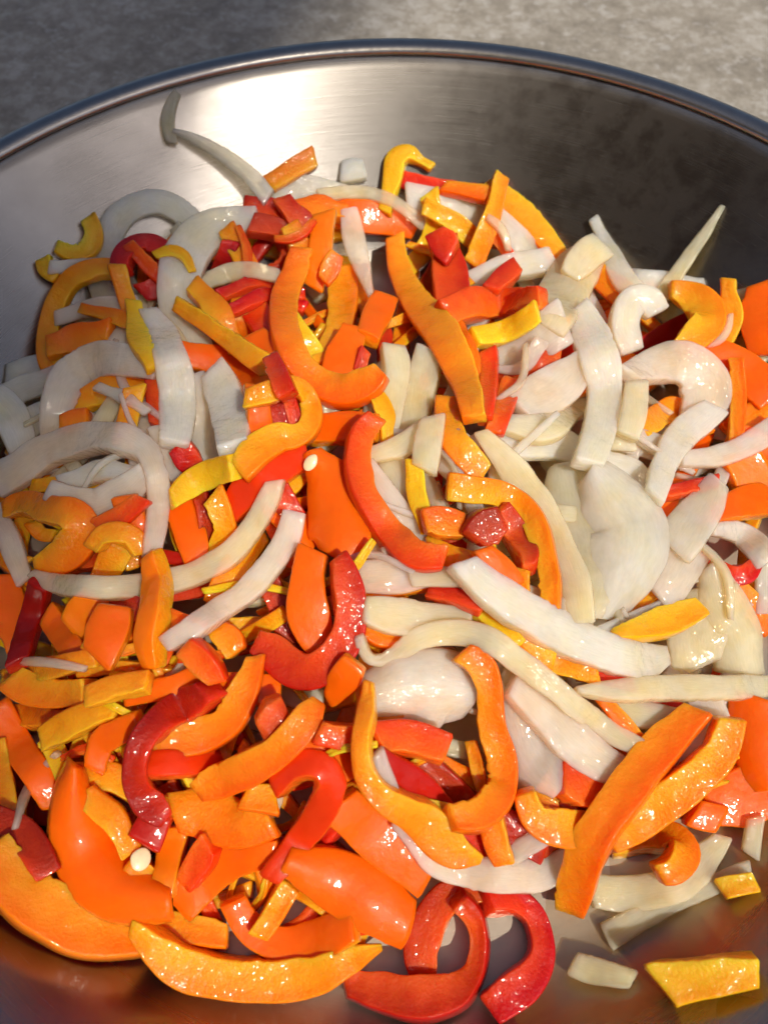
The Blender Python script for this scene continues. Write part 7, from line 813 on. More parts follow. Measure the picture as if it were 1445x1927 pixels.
('T','buried','beside the dim amber pepper strip','',1.8,0,0,(0.26,-0.09,0.96),'-68.4,-53.9,13.6,1.4 -71.0,-55.7,11.4,1.6 -73.6,-57.6,9.2,1.9 -74.6,-60.1,9.9,2.0 -73.6,-63.2,13.6,1.8 -72.5,-66.3,16.6,1.5 -72.5,-68.9,17.1,1.3'),
('T','buried','under the thick white onion strip','',1.8,11,0,(-0.21,-0.39,0.89),'55.9,39.6,22.2,1.4 59.2,38.8,20.6,1.7 62.9,38.5,18.3,2.1 66.1,37.3,17.0,2.2 68.5,34.5,17.5,2.0 70.6,31.5,18.5,1.7 73.2,29.4,18.3,1.4'),
('O','buried','beside the wide wet orange pepper slice','L',1.8,12,0,(0.08,-0.06,0.99),'-16.2,-63.8,12.8,1.2 -17.7,-66.5,10.9,1.4 -20.5,-67.9,9.0,1.4 -24.0,-67.9,8.3,1.2'),
('A','buried','beside the broad red pepper body','L',1.8,-1,0,(-0.05,-0.51,0.86),'7.1,92.4,15.7,1.9 10.6,91.1,15.3,2.2 14.2,89.6,15.2,2.5 17.5,87.0,15.4,2.7 20.2,82.9,16.3,2.5 22.5,78.5,17.2,2.1 25.0,75.2,16.9,1.8'),
('V','buried','beside the wet amber pepper piece','L',1.8,-7,0,(0.23,-0.12,0.97),'-66.5,-55.3,15.2,1.3 -63.7,-54.4,16.4,1.7 -60.6,-54.0,17.9,2.0 -57.7,-54.9,18.5,1.7 -55.1,-56.1,18.3,1.3'),
('A','buried','beside the deep red pepper strip','L',1.8,-3,0,(-0.03,-0.11,0.99),'11.6,-54.4,24.6,1.2 9.2,-56.2,24.5,1.4 6.6,-57.5,24.3,1.3 3.8,-58.3,23.9,1.2'),
('T','buried','beside the pink translucent onion petal','',1.8,6,0,(-0.10,-0.14,0.98),'17.5,-47.1,22.6,1.2 20.5,-47.5,20.7,1.3 23.7,-47.8,18.1,1.5 26.7,-48.5,16.5,1.6 29.5,-49.7,15.3,1.5 32.2,-51.0,13.5,1.3 34.9,-52.4,11.9,1.2'),
('P','buried','under the long white onion arch','',1.8,-9,0,(0.21,-0.36,0.91),'-60.9,22.5,35.6,1.2 -59.7,19.6,34.4,1.2 -58.4,16.7,33.3,1.3 -56.5,14.3,32.2,1.3 -54.1,12.6,31.0,1.2 -51.6,11.0,29.8,1.2'),
('A','buried','under the orange pepper bowl-shaped curve','L',1.8,14,0,(0.09,-0.01,1.00),'-23.6,-77.4,9.2,1.2 -24.2,-79.8,7.6,1.6 -25.6,-81.9,5.7,1.6 -27.7,-83.6,4.1,1.2'),
('T','buried','beside the pale onion piece','',1.8,11,0,(-0.06,-0.34,0.94),'10.8,11.0,33.7,1.2 13.1,8.2,33.3,1.2 15.2,5.1,33.4,1.2 16.3,1.8,32.9,1.2 16.6,-1.3,31.6,1.2 16.7,-4.2,30.0,1.2'),
('T','buried','beside the straight amber pepper stick','',1.8,10,0,(0.17,-0.44,0.88),'-62.8,60.2,23.8,1.2 -59.6,57.6,23.5,1.4 -56.4,54.8,23.4,1.6 -53.8,51.7,23.0,1.6 -51.9,48.7,22.0,1.3 -50.1,45.8,20.8,1.2'),
('W','buried','beside the thick bluish-white onion piece','',1.8,-5,0,(0.28,-0.32,0.90),'-91.3,16.5,18.7,1.2 -89.2,14.9,17.1,1.3 -86.9,13.8,15.6,1.5 -83.6,13.6,15.7,1.3 -80.1,13.6,16.4,1.2'),
('O','buried','beside the small pink onion sliver','R',1.8,-8,0,(0.00,-0.10,0.99),'6.5,-58.7,25.0,1.2 4.0,-58.9,24.2,1.2 1.6,-59.0,22.6,1.4 -0.9,-59.3,20.9,1.5 -3.4,-59.9,19.7,1.4 -5.7,-60.8,18.8,1.2 -8.1,-61.7,18.1,1.2'),
('A','buried','under the upright two-faced amber pepper stick','L',1.8,-3,0,(0.18,-0.18,0.97),'-51.6,-31.3,26.2,1.3 -50.0,-33.9,25.8,1.5 -48.0,-36.8,26.4,1.7 -46.3,-39.6,26.7,1.8 -45.3,-42.0,25.5,1.7 -44.9,-44.0,22.6,1.5 -44.6,-46.1,19.6,1.3'),
('V','buried','beside the dull amber pepper tongue','L',1.8,8,0,(0.08,-0.52,0.85),'-19.6,87.2,29.1,1.9 -22.2,84.0,27.8,2.5 -25.9,82.1,27.2,2.5 -30.1,82.0,27.2,1.8'),
('W','buried','beside the long orange-red pepper hook','',1.8,-11,0,(-0.03,-0.31,0.95),'-1.0,-5.1,34.3,1.2 1.9,-6.2,33.8,1.2 4.9,-7.1,33.1,1.5 7.9,-7.7,32.0,1.6 11.1,-7.8,30.7,1.5 14.4,-7.6,29.3,1.3 17.7,-7.5,28.1,1.2'),
('R','','broad red pepper body below the red cube','L',4.9,-8,0,(-0.06,-0.49,0.87),'16.9,87.7,21.5,8.1 17.5,83.6,20.5,8.0 18.0,79.0,20.2,9.0 18.4,74.1,20.2,10.0 18.6,69.2,20.2,9.7 18.7,64.7,19.9,9.2 18.9,60.8,19.1,9.1'),
('A','','orange-amber pepper strip below the tail of the long wavy strip','R',3.5,-4,0,(-0.06,-0.37,0.93),'15.2,25.4,29.8,5.7 15.2,21.2,29.9,6.1 15.2,15.8,31.8,6.4 16.0,11.0,33.5,6.4 17.9,8.2,33.2,6.1 20.1,6.1,32.0,5.7 22.3,4.2,30.5,5.1'),
('V','','orange-red pepper block beside the upright red stick','R',3.5,-5,0,(-0.10,-0.39,0.91),'25.2,14.1,32.1,4.7 26.4,17.2,32.8,4.7 28.3,22.6,30.3,5.0 30.5,29.3,26.4,5.3 32.2,34.1,25.4,5.4'),
('P','','small translucent pink onion flap on the red arc','',1.4,3,0,(-0.12,-0.42,0.90),'25.7,40.8,22.2,2.3 29.3,40.1,23.0,2.2 32.8,38.8,24.2,2.7 35.9,39.1,25.7,3.4 37.7,41.7,27.4,4.2 39.8,44.4,28.9,4.2'),
('O','','orange pepper strip tucked right of the long wavy strip','L',3.5,10,0,(-0.07,-0.43,0.90),'17.7,54.0,24.8,5.2 19.1,49.5,25.3,5.1 20.4,44.3,26.9,5.2 21.4,39.8,27.4,5.2 21.7,36.0,26.9,4.8 22.0,32.8,25.7,4.3 22.3,29.9,24.2,4.4'),
('Y','','small bright yellow pepper bit on the layered onion wedge','L',2.1,-12,0,(-0.00,-0.39,0.92),'-3.4,29.0,32.4,3.5 -2.0,25.9,31.8,3.5 -0.6,22.6,31.7,4.2 0.4,19.2,31.4,4.2 0.5,16.0,30.8,2.9 0.7,13.1,29.6,2.9'),
('T','',"onion piece lying crosswise behind the red hook's upper end",'',2.7,-11,0,(-0.01,-0.37,0.93),'-5.9,6.9,32.0,4.0 -2.8,7.5,33.0,4.0 0.3,8.0,33.8,4.7 3.4,9.2,33.8,5.3 6.2,11.6,33.4,5.1 8.9,14.0,33.3,4.8 11.7,15.7,33.9,4.8'),
('Y','','small yellow pepper wedge between pale onion slivers in the centre','R',2.8,8,0,(-0.03,-0.32,0.95),'6.6,4.4,35.7,3.7 6.9,1.3,34.7,3.7 7.1,-2.2,34.3,4.2 7.8,-5.6,34.0,4.2 8.9,-8.6,33.3,3.6 9.9,-11.3,32.1,3.6'),
('A','','dull amber pepper tongue behind the top of the J loop','T',3.5,5,0,(0.06,-0.50,0.86),'-16.7,91.5,27.3,6.4 -17.2,87.4,25.7,6.4 -17.6,83.3,24.1,6.4 -18.2,79.8,22.0,6.3 -19.1,77.0,19.3,5.5 -19.9,74.0,16.6,5.5'),
('O','','narrow orange pepper strip under the pointed onion sliver','L',3.5,-5,0,(0.02,-0.48,0.88),'-7.2,87.9,11.1,5.2 -6.4,82.6,10.8,5.1 -5.6,75.8,12.1,5.2 -4.9,69.4,13.3,5.2 -4.2,64.6,12.8,5.2'),
('A','','amber pepper piece behind the straight amber stick','L',3.5,-7,0,(0.14,-0.46,0.88),'-50.7,63.7,28.2,5.3 -48.2,61.1,27.4,5.3 -45.5,58.0,27.4,5.9 -43.0,54.7,27.3,6.4 -41.4,52.1,25.9,5.8 -40.2,50.1,23.7,5.2 -38.9,48.0,21.7,5.3'),
('R','','red pepper arc under the pale curved onion strip','L',2.8,-13,0,(0.11,-0.49,0.87),'-43.2,60.1,28.0,3.2 -40.0,63.2,26.7,3.3 -37.0,67.1,24.9,3.7 -33.7,70.3,22.9,4.0 -30.1,71.5,20.2,3.9 -26.6,71.9,17.7,3.8 -22.7,71.6,16.2,3.8'),
('O','','dark orange pepper leaf under the straight amber stick','T',3.5,-1,0,(0.13,-0.42,0.90),'-53.5,44.8,23.2,6.9 -50.0,44.5,22.4,6.9 -46.7,44.9,21.1,7.6 -43.3,44.9,19.8,8.3 -40.0,43.2,19.3,8.3 -36.3,39.2,20.9,7.9 -32.2,32.8,25.7,7.4 -28.2,26.5,30.9,7.1'),
('O','','orange pepper piece behind the lower end of the straight amber stick','T',3.5,9,0,(0.09,-0.44,0.90),'-32.9,45.6,29.1,6.3 -29.9,43.1,28.7,6.3 -26.9,40.0,29.2,6.7 -23.8,37.0,29.6,7.0 -20.9,34.6,29.3,7.0'),
('O','','orange pepper face inside the hole of the amber-yellow ring','T',3.5,-12,0,(0.11,-0.39,0.92),'-29.0,21.8,39.5,5.3 -28.7,18.8,37.8,5.3 -28.4,16.0,35.8,5.7 -28.2,13.5,33.3,6.1 -28.0,10.9,31.0,6.1'),
('R','','red pepper edge inside the hole of the amber-yellow ring','L',3.5,-7,0,(0.08,-0.39,0.92),'-23.6,25.5,36.1,3.4 -22.5,22.4,34.8,3.4 -21.5,19.3,33.6,3.6 -20.6,16.7,31.6,3.9 -19.7,14.3,29.3,3.9'),
('P','','large pinkish white onion arch at the left of the heap','',4.1,-12,0,(0.26,-0.40,0.88),'-53.4,32.3,33.2,6.2 -56.7,33.4,32.9,6.9 -60.4,35.2,31.7,7.7 -64.4,37.3,30.0,8.2 -68.8,39.6,27.5,8.6 -73.2,41.0,24.7,8.9 -76.7,40.7,23.1,9.1 -78.9,38.2,23.3,9.1 -80.0,34.3,24.1,8.8 -80.7,30.6,24.2,8.2 -81.3,27.5,23.2,7.6 -81.8,24.8,21.6,7.0 -82.2,22.2,19.7,6.4 -82.5,19.5,17.8,5.7'),
('P','','pink onion strip between the upright strip and the short tongue','',2.7,2,0,(0.15,-0.37,0.92),'-47.5,34.7,26.9,6.1 -46.6,31.5,25.8,6.0 -45.7,28.4,24.6,6.6 -45.0,25.6,22.9,7.3 -44.3,22.7,21.3,7.4 -43.6,19.1,20.9,7.0 -42.7,15.0,21.2,6.5 -42.0,11.6,20.5,6.5'),
('Y','','yellow pepper edge behind the top of the upright onion strip','R',3.5,-12,0,(0.20,-0.43,0.88),'-64.1,54.8,31.1,4.1 -63.2,50.9,30.4,4.1 -61.6,45.2,31.7,4.9 -59.0,38.7,34.3,5.1 -56.2,33.9,35.7,4.0 -54.2,30.6,35.2,4.0'),
('P','','pinkish onion scrap left of the red triangle','',2,-6,0,(0.18,-0.34,0.92),'-52.9,15.8,32.2,3.8 -51.6,13.0,30.6,3.8 -50.5,10.7,28.5,4.5 -49.4,8.7,25.8,5.1 -48.0,6.3,23.7,3.8 -46.5,3.7,22.1,3.8'),
('V','','orange-red pepper band under the amber-yellow ring','T',3.5,-6,0,(0.10,-0.34,0.94),'-34.7,-4.0,27.2,5.7 -32.6,-2.2,29.1,6.2 -30.4,-0.8,31.3,6.7 -27.9,0.4,33.2,7.0 -25.3,1.9,33.8,7.1 -22.9,4.0,33.1,6.8 -20.4,6.4,32.1,6.3 -17.8,8.3,31.7,5.8'),
('O','','orange pepper flap left of the large flat orange leaf','T',2.8,12,0,(0.06,-0.30,0.95),'-21.7,-16.6,27.1,5.0 -19.9,-14.4,28.0,4.9 -18.1,-11.8,27.9,5.7 -16.5,-8.6,26.8,6.4 -14.9,-5.2,25.8,6.7 -13.2,-2.2,25.6,7.0 -11.4,0.2,26.5,7.0'),
('A','','ragged amber-orange pepper edge right of the red J hook','R',2.8,12,0,(0.03,-0.26,0.96),'-7.6,-9.5,30.9,4.2 -7.2,-12.5,29.7,4.2 -6.9,-15.7,29.1,4.5 -6.5,-19.2,29.2,4.4 -5.5,-22.7,29.8,3.4 -4.3,-26.0,30.3,2.2 -3.2,-29.0,30.0,2.2'),
('O','','glistening orange pepper bit right of the two-faced amber stick','L',3.5,-4,0,(0.17,-0.21,0.96),'-48.4,-29.1,28.1,5.4 -44.8,-30.4,28.7,5.3 -41.2,-31.6,28.9,4.9 -37.9,-32.6,28.5,4.8'),
('A','','amber-orange pepper strip between the tan and pink onion strands','L',3.5,1,0,(0.12,-0.27,0.96),'-36.3,-23.1,22.4,5.3 -35.0,-20.7,23.6,5.7 -33.8,-18.1,24.2,6.1 -32.5,-15.1,23.9,6.3 -31.2,-11.9,22.8,6.2 -29.7,-8.7,21.9,5.9 -27.9,-6.0,21.9,5.6'),
('O','','orange pepper slab at the left edge behind the dark red stick','T',3.5,-9,0,(0.29,-0.21,0.93),'-92.1,-13.2,12.2,8.5 -90.7,-16.0,11.1,8.4 -89.1,-18.9,10.4,8.7 -87.4,-21.9,9.9,8.7 -85.9,-25.0,9.5,7.3 -84.5,-28.0,9.1,5.7 -83.3,-30.8,8.1,5.8'),
('R','','red pepper bit peeping under the tan strand at left','L',3.5,-4,0,(0.21,-0.23,0.95),'-63.0,-21.8,23.6,4.7 -59.9,-22.9,23.1,4.7 -56.6,-24.3,23.3,4.9 -52.7,-26.4,25.3,5.0 -48.8,-28.5,27.5,5.0'),
('O','','orange pepper strip behind the top of the dark red C','T',3.5,7,0,(0.17,-0.17,0.97),'-51.5,-44.7,25.6,4.4 -48.9,-44.3,26.0,4.4 -46.2,-44.0,26.5,4.4 -43.6,-43.6,26.8,4.5 -41.2,-42.8,27.0,4.3 -39.0,-41.7,27.4,3.9 -36.7,-40.5,28.2,3.5 -34.4,-39.4,29.0,3.5'),
('A','','amber pepper stick slanting up at the left','L',4.2,-4,0,(0.24,-0.14,0.96),'-69.9,-51.6,17.1,4.9 -67.3,-50.6,18.6,5.4 -64.4,-49.8,20.5,5.7 -61.6,-49.0,22.2,5.4 -58.8,-48.3,23.6,5.0 -56.1,-47.9,24.5,4.5 -53.4,-47.4,25.0,4.1'),
('O','','dark orange pepper piece behind the folded orange loop','T',3.5,-9,0,(0.05,-0.12,0.99),'-21.8,-51.7,27.0,5.9 -19.2,-52.6,27.3,5.8 -16.6,-53.5,28.0,5.8 -14.0,-54.3,28.4,5.8 -11.8,-55.4,28.1,5.7 -10.0,-57.0,27.1,5.4 -8.3,-58.6,25.4,5.2 -6.5,-60.1,23.9,5.2'),
('A','','amber pepper piece behind the large lower left leaf','L',3.5,5,0,(0.21,-0.07,0.98),'-59.8,-62.3,18.7,4.4 -57.8,-63.8,18.1,4.4 -55.6,-65.4,18.0,4.7 -53.4,-67.0,18.0,4.8 -51.9,-69.0,17.5,4.4 -50.7,-71.0,16.7,3.9 -49.5,-73.0,15.7,4.0'),
('A','','amber pepper wedge right of the lower seed','T',3.5,10,0,(0.16,-0.04,0.99),'-42.0,-68.0,11.9,5.4 -42.4,-70.3,11.3,5.4 -42.6,-72.8,11.7,5.2 -42.6,-75.2,12.5,5.0 -42.6,-77.5,13.4,4.8 -42.9,-79.7,13.0,4.8'),
('V','',"orange-red pepper chunk left of the long amber curve's upper arm",'R',4.2,11,0,(0.03,-0.13,0.99),'-12.4,-53.6,32.6,4.4 -10.0,-53.9,32.2,4.4 -7.6,-54.1,31.5,4.7 -5.2,-54.2,30.6,4.9 -2.7,-54.5,29.9,4.9'),
('V','','orange-red pepper strip inside the two facing curves','L',4.9,-9,0,(-0.03,-0.13,0.99),'-2.3,-54.6,30.7,5.9 0.6,-54.1,29.1,6.1 3.6,-53.8,28.1,6.3 6.5,-54.2,27.7,6.0 9.3,-55.1,27.6,5.6 12.0,-55.9,27.4,5.2'),
('R','','deep red pepper strip under the orange-red strip inside the curves','T',3.5,7,0,(-0.03,-0.10,0.99),'-1.6,-57.7,31.0,4.5 0.4,-58.7,29.7,4.5 2.6,-59.6,27.7,4.8 4.7,-60.5,26.0,5.1 6.7,-61.6,24.1,5.2 8.6,-63.0,22.2,5.0 10.3,-64.5,20.6,4.7 12.1,-66.0,19.3,4.5 13.9,-67.6,18.3,4.5'),
('O','','dark orange pepper band under the large right leaf','T',3.5,12,0,(-0.27,-0.08,0.96),'69.5,-63.5,4.1,7.6 72.4,-62.8,4.5,9.3 75.3,-62.1,4.9,10.8 78.0,-60.9,5.4,11.1 80.7,-59.5,6.0,10.6 83.3,-58.0,6.7,9.9'),
('R','ring','red pepper ring with a long flat end at the bottom of the heap','R',6.3,-13,0,(-0.05,0.04,1.00),'-7.7,-95.7,5.2,4.3 -5.2,-96.2,5.0,5.1 -2.8,-96.8,5.1,5.8 -0.3,-97.2,5.4,6.4 2.2,-97.7,5.8,6.8 4.6,-98.1,6.3,7.1 7.1,-98.2,6.4,7.2 9.6,-98.1,6.1,6.9 12.1,-97.7,5.6,6.4 14.5,-96.9,5.1,5.7 16.4,-95.4,4.8,4.5 17.9,-93.6,4.5,3.6 18.7,-91.4,4.2,3.4 19.1,-89.2,4.2,3.4 18.9,-86.9,4.9,3.5 18.1,-84.7,6.1,3.8 16.6,-82.8,7.8,3.9 14.7,-81.2,9.1,3.8'),
('P','','pale onion crescent left of the thick curling strip','',3.4,4,0,(-0.15,-0.40,0.90),'51.1,39.8,28.0,6.9 48.6,37.2,26.9,8.9 45.8,34.7,25.9,10.7 42.7,32.2,25.6,11.6 39.2,29.6,26.0,11.5 35.4,27.0,27.0,9.8 31.7,24.4,28.1,7.4'),
('T','','broad translucent onion sheet at the right of the back arc','',2,11,1.4,(-0.15,-0.47,0.87),'59.1,81.8,23.9,10.0 56.4,79.2,22.8,11.9 53.7,76.1,22.2,13.5 51.2,71.8,22.3,14.2 48.7,66.5,23.4,14.1 45.6,59.6,26.3,13.5 42.2,51.3,31.0,12.2 40.3,48.0,30.5,11.3'),
('A','','amber pepper strip right of the folded amber wedge','R',3.5,7,0,(-0.28,-0.43,0.86),'92.2,66.6,27.3,3.9 92.3,63.1,25.5,3.9 92.5,59.6,23.9,5.3 92.4,56.3,22.1,6.5 90.8,53.6,20.1,6.4 88.8,51.3,18.2,6.0 86.7,48.5,16.6,6.0'),
('M','','crimson pepper bit between the onion nub and the amber wedge','T',3.5,10,0,(-0.23,-0.43,0.87),'68.3,55.3,11.5,4.9 71.8,57.1,11.7,4.9 75.4,59.2,11.5,5.4 79.0,61.0,11.8,6.1 82.3,62.4,12.4,6.6 85.6,63.7,13.2,6.5'),
('O','','broad orange pepper arc at the right edge','T',3.5,-7,0,(-0.29,-0.39,0.87),'81.4,48.2,20.0,5.3 84.9,47.6,19.7,7.1 88.4,46.8,19.5,8.7 91.5,45.0,19.1,9.7 94.1,42.6,18.8,10.1 96.4,39.9,18.8,10.4 98.5,37.0,18.8,10.6 100.8,34.5,18.3,10.7'),
('A','','amber pepper bit at the right edge below the level strand','T',3.5,11,0,(-0.30,-0.32,0.90),'85.8,14.0,14.1,9.0 89.2,14.6,14.1,9.6 92.7,15.2,14.1,10.3 96.1,15.8,14.2,10.9'),
('O','','smooth orange pepper crescent at the right edge','T',3.5,-7,0,(-0.29,-0.30,0.91),'74.2,-1.4,15.7,4.0 77.5,0.1,15.8,4.0 81.1,2.1,15.5,5.5 84.9,4.0,15.1,7.2 89.1,5.8,13.9,8.3 93.7,7.5,12.2,8.9 98.5,9.1,10.3,9.4 102.6,10.2,9.7,9.4'),
('P','','wet pink onion sheet right of the big pale petal','',2,-14,1.4,(-0.24,-0.25,0.94),'70.7,-7.4,22.0,10.7 69.0,-10.2,21.3,11.3 67.1,-13.0,20.9,11.7 65.1,-15.7,20.5,11.4 63.2,-18.3,19.9,10.7 61.4,-20.8,19.0,10.0'),
('T','','wet tan onion sheet at the right edge','',2,-11,1.8,(-0.27,-0.21,0.94),'73.8,-13.9,20.5,5.4 74.8,-16.6,19.2,7.6 75.8,-19.4,18.1,9.7 76.9,-22.1,16.8,11.3 78.2,-24.7,15.4,12.3 79.4,-27.3,13.8,12.7 80.3,-30.0,12.0,12.5 80.9,-32.7,10.3,11.9 81.4,-35.5,8.7,11.4'),
('W','','white onion bit cut off by the right edge','',2.4,-3,0,(-0.30,-0.24,0.92),'89.5,-8.6,16.5,5.2 89.8,-11.6,14.4,5.2 90.0,-14.7,12.7,5.5 89.7,-18.2,11.8,5.7 89.5,-21.6,10.7,5.7'),
('T','petal','pale yellowish onion sheet half under the big glossy petal','',1.4,-4,2.1,(-0.17,-0.28,0.94),'43.0,10.1,25.6,7.9 43.6,7.0,24.9,11.5 44.2,3.7,24.7,14.9 44.7,0.3,24.6,17.1 45.1,-3.0,24.6,17.9 45.5,-6.4,24.8,17.9 45.7,-9.7,25.0,17.6 45.5,-13.2,25.3,17.2 45.1,-16.6,25.8,16.3 44.6,-19.9,26.1,15.0 43.9,-23.0,26.3,13.0 43.1,-26.0,26.2,10.6 42.5,-28.7,25.6,8.3'),
('W','','torn onion sheet at the upper right of the big pale petal','',2,-6,0,(-0.21,-0.33,0.92),'49.9,12.7,23.3,7.4 52.9,11.5,22.5,7.4 56.0,10.5,21.8,8.2 59.0,9.3,20.8,8.8 60.9,7.1,19.1,7.9 62.2,4.6,17.3,6.6 63.7,2.1,15.7,6.7'),
('P','','pink-stained onion sheet under the tip of the long red hook','',2,-1,0,(-0.01,-0.26,0.97),'-5.4,-22.1,32.6,6.5 -2.4,-21.9,32.5,6.5 0.5,-21.7,32.3,7.2 3.5,-21.5,32.1,7.5 6.5,-21.2,32.0,6.7 9.4,-20.9,31.9,5.9 12.4,-20.7,31.9,5.9'),
('T','','glistening onion strip right of the pink-stained sheet','',2,0,0,(-0.06,-0.26,0.96),'5.4,-22.3,33.5,4.4 8.2,-22.3,33.5,4.4 10.9,-22.4,33.7,4.3 13.5,-22.6,34.2,4.2 16.2,-22.9,34.8,4.1 18.8,-23.0,35.1,4.1'),
('Y','','yellow pepper bit under the upper end of the thick bright strip','L',3.5,-11,0,(-0.09,-0.22,0.97),'18.7,-27.0,29.8,3.7 20.9,-29.1,29.2,3.7 22.8,-31.6,29.7,3.9 24.7,-34.1,30.6,4.1 26.7,-36.3,30.3,4.0'),
('P','petal','pink translucent onion petal right of the facing orange curve','',2,2,2.1,(-0.12,-0.12,0.99),'25.8,-44.7,21.9,6.2 26.8,-46.8,20.5,7.8 27.9,-49.0,19.2,9.4 28.9,-51.3,18.2,10.7 29.7,-53.6,17.7,11.8 30.6,-56.0,17.6,12.4 31.8,-58.2,17.9,11.8 33.3,-60.1,18.3,9.9 35.0,-61.8,18.0,7.9'),
('V','','small orange-red pepper bit between the crossing strips','R',3.5,0,0,(-0.22,-0.09,0.97),'53.4,-60.6,11.5,3.8 55.9,-60.0,12.3,3.7 58.4,-59.4,13.1,4.0 61.0,-58.8,13.7,4.2 63.6,-58.2,14.1,4.2'),
('A','buried','beside the dark pepper piece','R',1.8,0,0,(-0.03,-0.08,1.00),'-0.5,-60.6,22.2,1.2 2.0,-62.0,22.6,1.4 4.4,-63.5,23.7,1.6 6.9,-64.6,24.0,1.7 9.6,-65.3,23.5,1.6 12.4,-65.7,22.8,1.4 15.1,-66.1,22.3,1.2'),
('V','buried','beside the broad flat orange pepper slab','L',1.8,12,0,(0.03,-0.09,1.00),'-9.7,-58.9,27.9,1.2 -8.4,-61.1,26.1,1.2 -8.4,-63.3,23.3,1.2 -9.6,-65.4,20.8,1.2'),
('P','buried','beside the pink-stained onion sheet','',1.8,11,0,(0.01,-0.28,0.96),'-11.1,-18.1,30.7,1.2 -8.2,-17.3,31.2,1.3 -5.2,-16.8,32.1,1.6 -2.2,-17.2,33.5,1.7 0.7,-18.7,34.8,1.5 3.3,-20.4,35.2,1.3 5.9,-21.8,35.0,1.2'),
('W','buried','beside the grey-white onion slab','',1.8,-2,0,(-0.12,-0.36,0.92),'40.5,19.7,32.0,1.5 37.7,17.2,31.4,1.8 35.0,14.8,30.8,2.0 32.2,12.3,30.2,2.0 29.5,9.8,29.6,1.8 26.9,7.5,28.8,1.4'),
('T','buried','beside the upright amber-yellow pepper stick','',1.8,-12,0,(-0.10,-0.52,0.85),'29.3,91.0,26.8,1.8 32.4,89.2,25.4,2.6 34.5,87.0,23.4,2.6 35.4,84.1,21.2,1.8'),
('Y','buried','beside the large red pepper hook','L',1.8,-9,0,(0.06,-0.15,0.99),'-17.9,-43.3,24.7,1.2 -16.1,-45.2,23.8,1.3 -14.7,-47.4,23.0,1.3 -13.8,-49.8,22.0,1.2'),
('T','buried','beside the folded amber pepper wedge','',1.8,-7,0,(-0.27,-0.42,0.87),'91.2,56.2,25.2,1.6 90.2,52.3,23.6,2.2 87.2,49.2,22.7,2.2 83.1,48.0,22.4,1.6'),
('Y','buried','beside the large dark red pepper C','R',1.8,-2,0,(0.20,-0.14,0.97),'-59.6,-44.5,25.4,1.2 -56.2,-46.2,26.4,1.3 -53.1,-47.6,26.8,1.5 -50.7,-48.6,25.3,1.5 -48.5,-49.5,23.0,1.3 -46.0,-50.5,21.4,1.2'),
('V','buried','beside the pale curved onion strip','L',1.8,-7,0,(0.12,-0.51,0.86),'-40.2,83.9,29.8,1.7 -38.7,80.7,28.3,2.2 -37.5,77.1,27.2,2.5 -37.3,72.9,26.4,2.2 -37.6,69.0,25.4,1.7'),
('Y','buried','beside the long orange pepper tongue','L',1.8,-5,0,(0.03,-0.26,0.96),'-2.3,-15.3,36.1,1.5 -3.9,-17.5,35.4,1.8 -5.4,-19.6,34.4,2.0 -7.4,-20.9,32.5,2.2 -10.0,-21.5,30.6,2.1 -12.7,-22.2,30.2,1.8 -15.4,-23.3,30.6,1.5'),
('Y','buried','beside the amber-orange pepper strip','L',1.8,3,0,(0.11,-0.25,0.96),'-38.8,-22.2,25.5,1.3 -36.1,-21.8,25.7,1.5 -33.3,-21.4,26.1,1.7 -30.4,-21.2,26.6,1.8 -27.5,-21.6,27.2,1.8 -24.7,-22.2,27.5,1.6 -21.9,-22.8,27.5,1.4 -19.2,-23.4,27.3,1.2'),
('T','buried','beside the pinkish translucent onion flap','',1.8,-3,0,(-0.12,-0.41,0.90),'35.4,42.6,29.5,1.4 35.2,39.0,28.4,1.7 34.6,34.6,28.4,1.9 32.4,29.7,29.8,1.9 29.2,26.3,30.9,1.6 26.3,24.0,30.9,1.3'),
('V','buried','beside the large red pepper hook','L',1.8,-2,0,(0.13,-0.19,0.97),'-26.5,-32.1,17.7,1.4 -29.3,-32.9,18.6,1.7 -31.7,-34.2,21.0,1.9 -33.7,-36.1,25.3,1.9 -35.7,-37.7,28.9,1.8 -38.4,-38.0,28.8,1.6 -41.4,-38.1,28.0,1.3'),
('T','buried','beside the wet tan onion sheet','',1.8,-12,0,(-0.27,-0.24,0.93),'69.9,-8.4,23.7,1.4 72.0,-10.3,22.8,1.6 74.1,-12.3,22.2,1.9 75.8,-14.6,21.6,2.0 76.8,-17.2,20.8,2.0 77.2,-19.9,19.7,1.8 77.2,-22.6,18.4,1.6 77.4,-25.3,17.0,1.3'),
('Y','buried','beside the folded orange-red pepper loop','R',1.8,1,0,(0.04,-0.12,0.99),'-1.4,-56.1,33.3,1.2 -3.9,-56.3,33.1,1.2 -6.3,-56.5,32.7,1.3 -8.7,-56.8,31.7,1.4 -10.9,-57.5,30.0,1.3 -13.1,-58.5,27.7,1.2 -15.3,-59.5,25.8,1.2'),
('O','buried','beside the long dim amber pepper arc','R',1.8,0,0,(0.22,-0.01,0.98),'-54.6,-80.3,8.7,1.5 -57.5,-80.8,8.4,2.0 -60.4,-81.7,7.9,2.0 -63.0,-83.0,7.3,1.5'),
('O','buried','beside the amber pepper block','L',1.8,-5,0,(0.22,-0.19,0.96),'-47.3,-34.2,27.9,1.5 -50.1,-35.0,27.3,1.9 -52.9,-35.9,27.1,2.2 -55.6,-36.3,27.9,2.2 -58.1,-36.1,29.2,1.9 -60.8,-35.7,29.9,1.5'),
